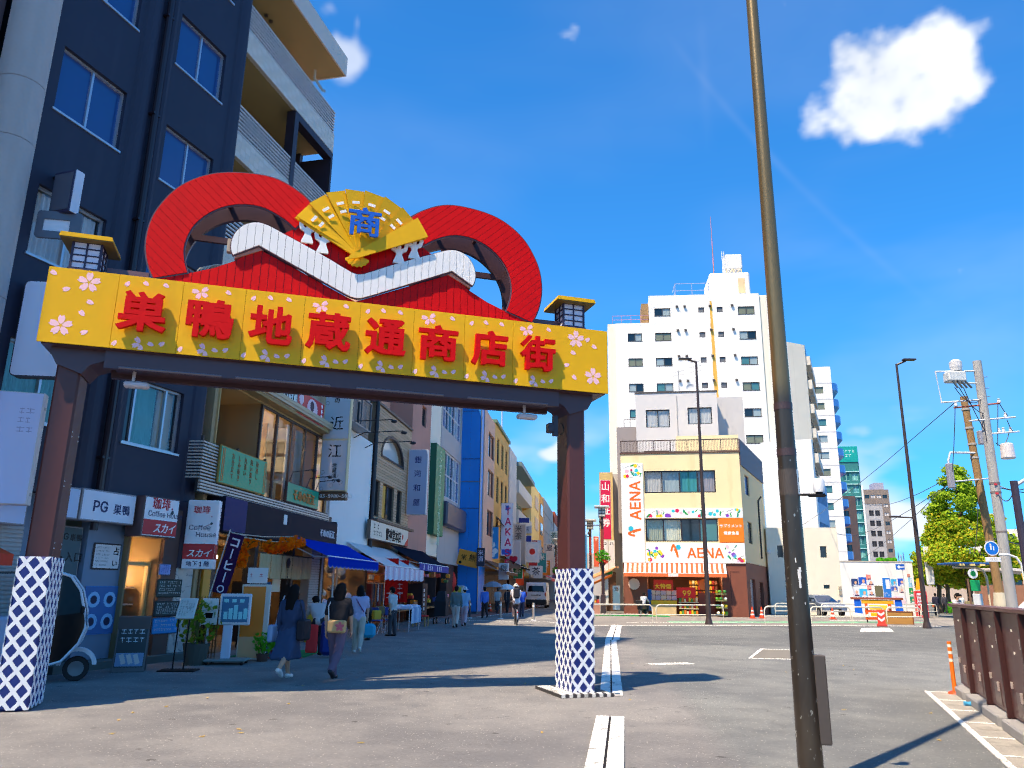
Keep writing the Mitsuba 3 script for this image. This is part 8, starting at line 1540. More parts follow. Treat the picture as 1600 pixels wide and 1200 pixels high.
k = thing('white_van', 'white delivery van seen from behind, parked in the shopping street', 'van'); VN = at(2.35, 70.5, 0, 6.4)
side = Polygon([(-.02, .35), (-.04, .75), (.02, 1.35), (.22, 2.0), (.42, 2.12), (3.2, 2.12), (3.6, 1.95), (4.3, 1.2), (4.75, .95), (4.8, .4), (4.2, .3), (.4, .3)]).buffer(.05)
put(k, 'body', poly(side, -.88, .88), C(226, 226, 226, .35), VN @ np.array([[0, 0, 1, 0], [1, 0, 0, 0], [0, 1, 0, 0], [0, 0, 0, 1.0]]))
put(k, 'rear_window', slab([[(-.72, -.035, 1.38), (.72, -.035, 1.38)], [(-.62, .15, 1.86), (.62, .15, 1.86)]], .03), C(18, 20, 26, .1), VN); put(k, 'bumper', rbx(-.9, .9, -.14, .1, .28, .72, .05), C(28, 28, 30, .5), VN); put(k, 'tail_lamp', [rbx(s * .84 - .06, s * .84 + .06, -.10, .02, 1.0, 1.32, .02) for s in (-1, 1)], C(206, 70, 30, .3), VN); put(k, 'plate', bx(-.2, .2, -.11, -.08, .85, 1.0), C(226, 226, 214), VN); put(k, 'trim', rbx(-.45, .45, -.11, -.06, 1.06, 1.12, .01), C(30, 30, 32), VN); put(k, 'side_window', [bx(s * .935 - .01, s * .935 + .01, a, b, 1.4, 1.86) for s in (-1, 1) for a, b in ((.5, 1.6), (1.75, 3.1))], C(24, 28, 34, .1), VN)
for s in (-.8, .8):
    for y in (.95, 3.9): wheel(k, VN, s, y, .32, .2)
k = thing('blue_grey_car', 'blue grey car parked nose forward before the low cream building', 'car'); CR = at(22.25, 57.5, .012, 176)
hull = lambda pts: (lambda h: trimesh.Trimesh(h.vert_properties[:, :3], h.tri_verts, process=False))(m3.Manifold.hull_points(np.array(pts, float)).to_mesh())
put(k, 'body', [hull([(s * .84, y, z) for s in (-1, 1) for y, z in ((2.0, .35), (2.08, .6), (1.75, .86), (.9, 1.0), (-1.9, 1.0), (-2.05, .7), (-1.95, .35))] + [(s * .66, 2.14, z) for s in (-1, 1) for z in (.4, .66)]), hull([(s * .78, y, .98) for s in (-1, 1) for y in (1.0, -1.8)] + [(s * .58, y, z) for s in (-1, 1) for y, z in ((.15, 1.42), (-.2, 1.47), (-1.1, 1.45))])], C(120, 134, 156, .3, .3), CR, smooth=35)
put(k, 'windscreen', slab([[(-.70, .97, 1.03), (.70, .97, 1.03)], [(-.55, .22, 1.40), (.55, .22, 1.40)]], .03), C(20, 50, 90, .06, 0, .9), CR); put(k, 'headlamp', [rbx(s * .64 - .15, s * .64 + .15, 1.92, 2.08, .62, .76, .03) for s in (-1, 1)], C(226, 230, 234, .15), CR); put(k, 'grille', rbx(-.42, .42, 2.05, 2.15, .42, .58, .02), C(30, 32, 36, .4), CR); put(k, 'plate', bx(-.17, .17, 2.15, 2.17, .38, .5), C(226, 226, 214), CR); put(k, 'bonnet_trim', rbx(-.5, .5, 1.9, 2.0, .74, .80, .02), C(206, 210, 214, .3), CR); put(k, 'mirror', [rbx(s * .95 - .09, s * .95 + .09, .72, .86, 1.0, 1.14, .03) for s in (-1, 1)], C(110, 124, 146, .3), CR); put(k, 'side_window', [slab([[(s * .79, .8, 1.02), (s * .79, -1.5, 1.02)], [(s * .60, .1, 1.38), (s * .60, -1.1, 1.40)]], .02 * s) for s in (-1, 1)], C(20, 30, 40, .08), CR)
for s in (-.78, .78):
    for y in (1.35, -1.3): wheel(k, CR, s, y, .31, .19)
k = thing('canopy_scooter', 'dark three wheeled delivery scooter with a large white edged windshield behind the left gate post', 'scooter'); SC = at(-7.3, 13.95, 0, -24)
pr = [(-.78, 1.72), (-.50, 1.78), (-.25, 1.70), (-.08, 1.48), (.03, 1.12), (.07, .86), (.0, .62), (-.22, .34), (-.50, .26), (-.80, .28)]
for s in (-.30, .30): put(k, 'trim', tube([(x, s, z) for x, z in pr], .022, 8), C(206, 214, 222, .3), SC)
put(k, 'windshield', sheet([[(x - .02, y, z) for x, z in pr[1:5]] for y in (-.29, .29)]), C(14, 24, 28, .05, 0, .4), SC); put(k, 'side_panel', [poly([p for p in pr if p[1] < 1.13] + [(-.8, 1.0)], -.012, .012).apply_transform(np.array([[1, 0, 0, 0], [0, 0, 1, y], [0, 1, 0, 0], [0, 0, 0, 1.0]])) for y in (-.29, .29)], C(12, 18, 20, .16, 0, .3), SC); put(k, 'side_pane', [poly([p for p in pr if p[1] > .85] + [(-.8, 1.0)], -.004, .004).apply_transform(np.array([[1, 0, 0, 0], [0, 0, 1, y], [0, 1, 0, 0], [0, 0, 0, 1.0]])) for y in (-.285, .285)], C(34, 56, 62, .06, 0, .4), SC)
put(k, 'roof', slab([[(-1.9, y, 1.74) for y in (-.3, .3)], [(-.5, y, 1.79) for y in (-.3, .3)]], .03), C(40, 44, 48, .4), SC); put(k, 'front_panel', sheet([[(x, y, z) for x, z in pr[4:9]] for y in (-.29, .29)]), C(14, 24, 28, .12, 0, .8), SC); put(k, 'body', [rbx(-1.9, -.7, -.27, .27, .35, .85, .06), rbx(-1.6, -.9, -.2, .2, .85, 1.0, .05), bx(-1.9, -1.84, -.28, .28, .8, 1.74)], C(196, 200, 206, .35), SC); put(k, 'fender', moved(poly(Point(0, 0).buffer(.30).difference(Point(0, 0).buffer(.24)).intersection(sbox(-.4, .02, .4, .4)), -.08, .08), SC @ np.array([[1, 0, 0, .0], [0, 0, -1, 0], [0, 1, 0, .24], [0, 0, 0, 1.0]])), C(206, 210, 216, .35)); put(k, 'handlebar', tube([(-.35, -.32, 1.02), (-.3, 0, 1.06), (-.35, .32, 1.02)], .02, 6), BLACK, SC); put(k, 'mirror', rbx(-.03, .03, -.46, -.36, 1.1, 1.22, .02), BLACK, SC); put(k, 'wiper', tube([(-.12, -.1, 1.05), (-.2, .05, 1.5)], .012, 4), BLACK, SC)
SCW = SC @ np.array([[0, -1, 0, 0], [1, 0, 0, 0], [0, 0, 1, 0], [0, 0, 0, 1.0]])
wheel(k, SCW, 0, .0, .20, .09, name='front_wheel', hub=(110, 120, 126)); wheel(k, SCW, -.24, 1.6, .22, .10, name='rear_wheel'); wheel(k, SCW, .24, 1.6, .22, .10, name='rear_wheel')
solo('grey_box', 'pale grey plastic box by the shutter at the left edge, behind the gate post', 'box', rbx(-.9, .1, 0.0, .6, .0, 1.05, .04), C(190, 194, 216, .4), at(-8.0, 12.9, 0, 18))
def bollard(label, x, y, dark=False):
    k = thing('bollard', label, 'bollard'); f = at(x, y); put(k, 'post', lathe([(0, 0), (.06, 0), (.06, .85), (.045, .9), (0, .9)], 12), C(60, 58, 66, .4) if dark else C(176, 168, 160, .35, .4), f); put(k, 'band', lathe([(.062, .68), (.066, .7), (.066, .78), (.062, .8)], 12), C(230, 230, 226, .4), f); put(k, 'foot', lathe([(0, .008), (.16, .008), (.12, .04), (0, .04)], 12), WHITE, f)
bollard('dark bollard left of the cyclist, by the blue tarpaulin', -2.15, 44.6, True); bollard('steel bollard just left of the cyclist', -.45, 44.3); bollard('steel bollard right of the cyclist, before the van', 1.3, 42.6)

# ------------------------------------------------------------------ things along the left pavement
k = thing('a_board', 'chalk sandwich board with white handwriting outside the cafe', 'sandwich board'); AB = facade(-7.14, 15.55, 72)
for s, rot in ((1, -12), (-1, 12)): put(k, 'leaf', moved(rbx(-.28, .28, 0, 1.02, -.015, .015, .006), turned(off(AB, 0, .0, .16 * s), [1, 0, 0], rot)), C(96, 92, 92, .5))
fa = turned(off(AB, 0, .0, .16), [1, 0, 0], -12); put(k, 'slate', bx(-.25, .25, .08, .98, .0155, .019), C(48, 60, 62, .6), fa); put(k, 'chalk', [shift(jtext('ライス', .105, .003) if 'ラ' in GLYPHS else cat(wiggle(0, .3, 0, .1, 1, 0, .09, rng)), -.12, .78, .02)] + wiggle(-.2, .22, .50, .80, 2, .02, .11, rng, .95), C(226, 230, 230), fa); put(k, 'picture', [bx(-.24, .24, .1, .34, .0195, .021)], C(120, 146, 176, .6), fa); put(k, 'picture', [poly(affinity.rotate(sbox(-.16 + .12 * i, .14, -.08 + .12 * i, .32), 20), .0215, .023) for i in range(3)], C(206, 196, 190), fa)
k = thing('menu_stand', 'black menu stand with a slanted lit menu on top outside the cafe', 'menu stand'); MS = at(-6.28, 15.75, 0, -6)
put(k, 'leg', tube([(-.12, 0, .02), (-.10, .0, 1.0)], .014, 6), BLACK, MS); put(k, 'leg', tube([(.08, 0, .02), (.10, .0, 1.0)], .014, 6), BLACK, MS); put(k, 'base', rbx(-.34, .34, -.22, .22, 0, .025, .008), BLACK, MS); put(k, 'menu', moved(rbx(-.17, .17, -.02, .02, 0, .44, .01), turned(off(MS, 0, -.02, .95), [1, 0, 0], -30)), C(206, 204, 196, .3)); put(k, 'print', moved(cat(wiggle(-.13, .13, .05, .38, 6, .021, .05, rng)), turned(off(MS, 0, -.02, .95), [1, 0, 0], -30) @ np.array([[1, 0, 0, 0], [0, 0, -1, 0], [0, 1, 0, 0], [0, 0, 0, 1.0]])), C(120, 110, 100))
k = thing('banner_flag', 'purple slanting banner flag with white katakana tied to a thin pole', 'flag'); b0, t0 = np.array([-6.98, 18.0, 0]), np.array([-6.33, 17.9, 2.82]); dd = (t0 - b0) / np.linalg.norm(t0 - b0); xx = np.array([dd[2], 0, -dd[0]]); xx /= np.linalg.norm(xx); FM = np.eye(4); FM[:3, 0] = xx; FM[:3, 1] = dd; FM[:3, 2] = np.cross(xx, dd); FM[:3, 3] = b0
put(k, 'pole', tube([b0, t0], .014, 6), C(214, 206, 196, .4)); put(k, 'cloth', slab([[(.03 + .33 * j / 4, 1.5 + 1.32 * i / 8, .02 * math.sin(i * .9 + j * .5)) for j in range(5)] for i in range(9)], .006), 'flag_purple', FM, smooth=40); put(k, 'lettering', [shift(jtext('コーヒー', .25, .004, True, pitch=1.05, fat=.03), .08, 2.52, .026)], C(236, 230, 236), FM); put(k, 'bean_mark', poly(Point(.2, 1.6).buffer(.08).difference(Point(.2, 1.6).buffer(.055)), .026, .03), C(236, 230, 236), FM)
put(k, 'rope', tube([(.0, 2.84, 0), (.4, 2.83, 0)], .008, 4), C(214, 206, 196), FM)
k = thing('autumn_garland', 'garland of orange artificial maple leaves strung on pale branches under the dark fascia', 'garland'); r = random.Random(9)
put(k, 'branch', [tube([(-6.5, 18.2, 2.70), (-6.1, 18.6, 2.66), (-5.7, 19.2, 2.62), (-5.35, 20.0, 2.70)], .016, 5), tube([(-6.4, 18.2, 2.75), (-5.9, 18.9, 2.72), (-5.4, 19.8, 2.78)], .012, 5)], C(206, 190, 170)); put(k, 'foliage', leaf_cloud([(-6.2, 18.4, 2.30, .18, .2, .36), (-6.05, 18.6, 2.56, .2, .2, .12), (-5.72, 19.1, 2.50, .25, .25, .15), (-5.5, 19.5, 2.60, .2, .3, .16), (-5.36, 19.9, 2.66, .24, .25, .16)], 700, .09, r), 'leaf_autumn', kind='stuff'); put(k, 'foliage', leaf_cloud([(-6.2, 18.35, 2.32, .14, .15, .25), (-5.65, 19.2, 2.46, .35, .35, .14)], 150, .085, r), 'leaf_autumn_red', kind='stuff')
k = thing('light_box_stand', 'white pedestal sign with a blue poster on castors', 'sign'); LB = at(-5.88, 17.2, 0, -8); put(k, 'base', rbx(-.42, .42, -.3, .3, .06, .11, .02), C(120, 130, 126, .5), LB); put(k, 'castor', [sph(x, y, .03, .035) for x in (-.35, .35) for y in (-.25, .25)], BLACK, LB); put(k, 'stem', rbx(-.13, .05, -.06, .06, .11, .85, .01), C(206, 210, 226, .4), LB); put(k, 'frame', rbx(-.24, .40, -.08, .0, .78, 1.42, .02), C(214, 218, 222, .35), LB); put(k, 'poster', bx(-.19, .35, -.09, -.081, .84, 1.36), C(30, 110, 150, .3), LB); put(k, 'print', [bx(-.14 + .1 * i, -.06 + .1 * i, -.095, -.0905, .9, 1.05 + .07 * (i % 3)) for i in range(5)] + [bx(-.15 + .16 * i, -.06 + .16 * i, -.095, -.0905, 1.24, 1.31) for i in range(3)], C(150, 226, 226), LB)
k = thing('coffee_poster_stand', 'small white board with a dark coffee cup left of the blue poster', 'sign'); put(k, 'board', rbx(-.60, -.27, -.05, -.02, .78, 1.32, .008), C(222, 220, 216, .5), LB); put(k, 'cup', moved(poly([(-.5, .92), (-.38, .92), (-.36, 1.02), (-.52, 1.02)], 0, .004), LB @ np.array([[1, 0, 0, 0], [0, 0, -1, -.051], [0, 1, 0, 0], [0, 0, 0, 1.0]])), INK); put(k, 'leg', bx(-.46, -.42, -.03, .0, .1, .8), C(190, 190, 190), LB)
k = thing('orange_display_panel', 'tall orange and white display panel with a price card on top', 'sign'); OP = facade(-5.95, 17.95, 84); put(k, 'panel', rbx(0, .62, .02, 1.62, -.12, 0, .01), C(206, 200, 186, .5), OP); put(k, 'face', bx(.03, .52, .5, 1.57, .001, .006), C(232, 130, 30, .5), OP); put(k, 'face', bx(.03, .52, .06, .5, .001, .006), C(222, 180, 130, .5), OP); put(k, 'price_card', rbx(.08, .52, 1.64, 1.98, -.06, -.04, .006), C(222, 220, 216), OP); put(k, 'price_text', wiggle(.14, .46, 1.74, 1.88, 1, -.039, .1, rng), C(206, 40, 60), OP)
def potted(label, x, y, h, bs, n, size, pot=(70, 72, 70), s=1.0, seed=1):
    k = thing('potted_plant', label, 'potted plant'); r = random.Random(seed); f = at(x, y); put(k, 'pot', lathe([(0, 0), (.13 * s, 0), (.18 * s, h), (.165 * s, h), (.15 * s, h - .04), (0, h - .04)], 14), C(*pot, .7), f); put(k, 'stem', [tube([(0, 0, h - .05), (r.uniform(-.1, .1), r.uniform(-.1, .1), h + .3 * s)], .012, 5) for i in range(4)], C(90, 110, 50), f); put(k, 'leaves', leaf_cloud([(0, 0, h + .28 * s, .28 * s, .28 * s, .3 * s)], n, size, r, .1), bs, f, kind='stuff')
potted('tall plant in a dark pot behind the slanting flag pole', -6.45, 16.95, .42, 'leaf_dark', 150, .13, (76, 78, 70), 1.5, 3); potted('low green plant at the foot of the orange panel', -5.35, 17.9, .16, 'leaf_bright', 120, .10, (90, 60, 50), .8, 4); potted('small green plant with red flowers beside the blue bin', -5.25, 18.6, .18, 'leaf_bright', 110, .10, (130, 60, 40), .8, 5)
solo('lattice_screen', 'brown woven lattice screen behind the tall potted plant', 'screen', [moved(bx(-.01, .01, -.008, .008, 0, 1.35), at(-6.62 + i * .06, 17.25 + .012 * i, 0)) for i in range(8)] + [bx(-6.65, -6.15, 17.24, 17.26, z, z + .012) for z in np.arange(.1, 1.3, .12)], C(110, 80, 50, .7))
solo('blue_bin', 'blue grey square bin by the shop door', 'bin', rbx(-.2, .2, -.2, .2, .0, .62, .03), C(70, 96, 140, .6), at(-5.75, 19.4))
solo('yellow_crate', 'mustard yellow display box beside the corrugated pier', 'box', rbx(-.25, .25, -.2, .2, .0, .95, .02), C(226, 170, 40, .6), at(-5.75, 24.2))
solo('door_mat', 'green and red mat laid outside the kimono shop', 'mat', [bx(-6.4, -4.7, 18.9, 21.0, .002, .012)], C(20, 120, 60, .8)); solo('door_mat', 'red edging mat in front of the green mat', 'mat', [bx(-5.9, -4.72, 18.6, 18.88, .002, .014)], C(190, 40, 36, .8))
def folding_chair(label, x, y, rot, c):
    k = thing('folding_chair', label, 'chair', 'folding chairs outside the clothes stall'); f = at(x, y, 0, rot)
    put(k, 'seat', rbx(-.21, .21, -.2, .2, .43, .47, .012), C(*c, .6), f); put(k, 'backrest', moved(rbx(-.21, .21, -.012, .012, .0, .28, .01), turned(off(f, 0, -.22, .62), [1, 0, 0], 10)), C(*c, .6))
    for s in (-1, 1): put(k, 'leg', tube([(s * .2, -.28, .9), (s * .2, .22, .0)], .012, 6), C(214, 214, 220, .3, .4), f); put(k, 'leg', tube([(s * .18, .18, .45), (s * .18, -.26, .0)], .012, 6), C(214, 214, 220, .3, .4), f)
folding_chair('blue folding chair nearest the camera, outside the stall with the grey awning', -4.72, 28.8, 12, (60, 86, 160)); folding_chair('second blue folding chair, to the right by the stall table', -4.28, 29.5, -5, (54, 80, 150)); folding_chair('pale green folding chair behind the blue ones', -4.75, 31.0, 30, (120, 150, 130))
k = thing('stall_table', 'table of folded white garments at the clothes stall', 'table'); TB2 = at(-4.0, 31.0, 0, 6); put(k, 'top', rbx(-.45, .45, -.9, .9, .80, .84, .01), C(206, 206, 214), TB2)
for x in (-.4, .4):
    for y in (-.85, .85): put(k, 'leg', tube([(x, y, 0), (x, y, .8)], .018, 6), C(200, 200, 206, .3, .5), TB2)
for i in range(8): solo('folded_garment', '%s %s garment on the stall table, counting from the camera' % (('first', 'second', 'third', 'fourth')[i // 2], ('folded', 'hanging')[i % 2]), 'garment', [rbx(-.40 + .45 * (i % 2), .0 + .45 * (i % 2), -.8 + .42 * (i // 2), -.45 + .42 * (i // 2), .845, .90 + .03 * (i % 3), .02)] + ([drape(-.1, .25, .35, .84, 0, .02, .12)] if False else [moved(drape(0, .36, .30, .85, 0, .02, .1), off(np.eye(4), .47, -.8 + .42 * (i // 2), 0) @ np.array([[0, 0, 1, 0], [1, 0, 0, 0], [0, 1, 0, 0], [0, 0, 0, 1.0]]))] if i % 2 else []), C(*[(224, 224, 232), (206, 210, 226), (230, 226, 222), (170, 180, 206)][i % 4], .9), TB2, group='garments on the stall table')
for i, (x, y, lab) in enumerate(((-4.9, 31.6, 'red nobori banner with white strokes left of the fringed awning'), (-4.75, 33.6, 'second red nobori banner deeper in the stall'))):
    k = thing('nobori_banner', lab, 'banner'); f = facade(x, y, 94); put(k, 'pole', tube([(0, 0, 0), (0, 2.75, 0)], .015, 6), C(214, 206, 200, .4), f); put(k, 'cloth', drape(.02, .52, 1.0, 2.7, 0, .012, .3), 'cloth_red', f); put(k, 'strokes', wiggle(.1, .42, 1.1, 2.5, 4, .022, .3, rng), C(236, 222, 222), f)
k = thing('garment_rack', 'rail of patterned clothes hanging in the stall behind the tables', 'rack'); put(k, 'rail', [tube([(10.4, 1.75, -.2), (15.6, 1.75, -.2)], .02, 6), tube([(10.4, 0, -.2), (10.4, 1.75, -.2)], .02, 6), tube([(15.6, 0, -.2), (15.6, 1.75, -.2)], .02, 6)], STEEL, O)
for i in range(26): put(k, 'garment', rbx(10.5 + .195 * i, 10.64 + .195 * i, .7 + .15 * ((i * 7) % 3), 1.72, -.45, .05, .03), C(*[(150, 60, 50), (206, 206, 206), (90, 50, 60), (190, 110, 50), (60, 60, 90), (120, 96, 80)][(i * 5) % 6], .9), O)
k = thing('merchandise', 'jumble of hats, bags and boxes inside the white panelled shop', 'goods')
for i in range(40): put(k, 'item', sph(5.2 + (i * .37) % 4.2, .5 + (i * .53) % 1.7, -.4 - (i * .29) % 1.5, .12 + .04 * (i % 3), 1, (1.3, .8, 1)), C(*[(206, 190, 160), (120, 80, 60), (226, 226, 220), (190, 120, 60), (90, 90, 100), (206, 206, 226)][(i * 7) % 6], .8), O)
k = thing('wheeled_cart', 'tall black wheeled cart covered in dark cloth, near the dumpling shop', 'cart'); WC = at(-3.1, 37.3, 0, 6); put(k, 'cover', hull([(x, y, z) for x in (-.26, .26) for y in (-.4, .4) for z in (.35, 1.0)] + [(x, y, 1.45) for x in (-.15, .15) for y in (-.2, .25)]), C(34, 34, 40, .8), WC); put(k, 'handle', tube([(-.22, .4, .9), (-.22, .6, 1.05), (.22, .6, 1.05), (.22, .4, .9)], .015, 6), BLACK, WC); [wheel(k, WC, s * .28, y, .14, .05) for s in (-1, 1) for y in (-.3, .35)]; put(k, 'label_strip', bx(-.27, -.262, -.2, .0, .5, .9), WHITE, WC)
k = thing('market_chair', 'wooden armchair with a red cushion under the dark awning', 'chair'); MC = at(-3.75, 34.6, 0, -80); put(k, 'seat', rbx(-.28, .28, -.28, .28, .40, .46, .02), C(206, 40, 34, .8), MC); put(k, 'backrest', rbx(-.28, .28, .25, .30, .46, 1.0, .02), C(150, 90, 50), MC); [put(k, 'leg', bx(x - .02, x + .02, y - .02, y + .02, 0, .4), C(190, 150, 90), MC) for x in (-.26, .26) for y in (-.26, .26)]
k = thing('shop_cabinet', 'dark cabinet with small labels between the armchair and the cart', 'cabinet'); put(k, 'body', rbx(18.3, 19.4, 0, 1.8, -.4, .4, .02), C(50, 40, 46, .6), O); put(k, 'label', [bx(18.5, 18.75, .5 + .22 * i, .65 + .22 * i, .4, .41) for i in range(5)], C(206, 206, 206), O)

# ------------------------------------------------------------------ trees along the avenue
def tree(label, x, y, h, w, n, size, seed, mats=('leaf_ginkgo', 'leaf_dark', 'leaf_yellow'), z0=2.9, shape=1.0):
    r = random.Random(seed); k = thing('street_tree', label, 'tree'); blobs = []
    trunk = [(x + r.uniform(-.1, .1) * i, y + r.uniform(-.1, .1) * i, h * .9 * i / 6) for i in range(7)]
    put(k, 'trunk', tube(trunk, np.linspace(.24, .05, 7), 9), 'bark', None, smooth=50); br = []
    for i in range(110):
        t = r.random() ** 1.15; z = z0 + (h - z0) * t; prof = (1 - t) ** .62 * (min(1, t * 5 + .55)) * shape; a = r.uniform(0, 6.28); q = r.uniform(.45, .95) * w * .5 * prof
        c = (x + q * math.cos(a), y + q * math.sin(a), z + r.uniform(-.2, .2)); s = r.uniform(.55, 1.0) * (.55 + .55 * (1 - t)) * w / 6.6; blobs.append((*c, s, s, s * .62))
        if i % 3 == 0: br.append(tube([(x, y, z - .7), ((x + c[0]) / 2, (y + c[1]) / 2, z - .2), c], [.05, .035, .015], 5))
    put(k, 'branch', br, 'bark', kind='stuff')
    for m, f in zip(mats, (.5, .28, .22)): put(k, 'crown', leaf_cloud([b for i, b in enumerate(blobs) if m != 'leaf_yellow' or b[2] < z0 + (h - z0) * .55], int(n * f), size, r), m, kind='stuff')


tree('large bright green ginkgo tree behind the utility poles', 33.2, 58, 10.8, 7.4, 40000, .20, 1)
tree('second smaller street tree, behind the large ginkgo', 38.5, 72, 7.0, 5.0, 5000, .30, 2); tree('third street tree further down the avenue', 48, 88, 8, 6, 4000, .34, 3); tree('fourth street tree far down the avenue', 59, 108, 8.5, 6.5, 3000, .42, 4)
tree('leafy tree behind the bus stop sign', 40.5, 62, 7.0, 5.0, 4500, .28, 5)
k = thing('hedge', 'low bright green hedge along the avenue pavement', 'hedge'); put(k, 'foliage', leaf_cloud([(37 + i * 1.6, 66 + i * 3.4, .45, .8, 1.6, .45) for i in range(8)], 2600, .2, random.Random(8)), 'leaf_bright', kind='stuff')
k = thing('parked_white_car', 'white car parked beyond the barrier at the right', 'car'); WCf = at(31, 46, 0, 70); put(k, 'body', [hull([(s * .84, y, z) for s in (-1, 1) for y, z in ((2.0, .35), (2.0, .75), (.9, .95), (-1.9, .98), (-2.05, .4))]), hull([(s * .76, y, .95) for s in (-1, 1) for y in (1.0, -1.8)] + [(s * .58, y, 1.45) for s in (-1, 1) for y in (.1, -1.2)])], C(226, 226, 228, .3), WCf, smooth=35); put(k, 'window', [slab([[(s * .785, .8, 1.0), (s * .785, -1.5, 1.0)], [(s * .61, .1, 1.38), (s * .61, -1.1, 1.38)]], .02 * s) for s in (-1, 1)], C(24, 30, 36, .1), WCf); [wheel(k, WCf, s, y, .31, .19) for s in (-.78, .78) for y in (1.3, -1.3)]

# ------------------------------------------------------------------ people
def ball(p, r): return m3.Manifold.sphere(r, 10).translate([float(v) for v in p])


def bone(*js): return m3.Manifold.batch_hull([ball(p, r) for p, r in js])


def joined(ms, ln=.035, it=6, fold=0.0):
    m = ms[0]
    for q in ms[1:]: m = m + q
    m = m.refine_to_length(ln).to_mesh(); t = trimesh.Trimesh(m.vert_properties[:, :3], m.tri_verts)
    if it: trimesh.smoothing.filter_taubin(t, iterations=it)
    if fold: t.vertices = t.vertices + t.vertex_normals * (fold * (meshkit.fbm(np.asarray(t.vertices) * [11, 11, 5] + len(t.vertices), 3) - .5))[:, None]
    return t


HAIR, SKIN = C(18, 15, 16, .8, 0, .2), C(206, 158, 128, .6)


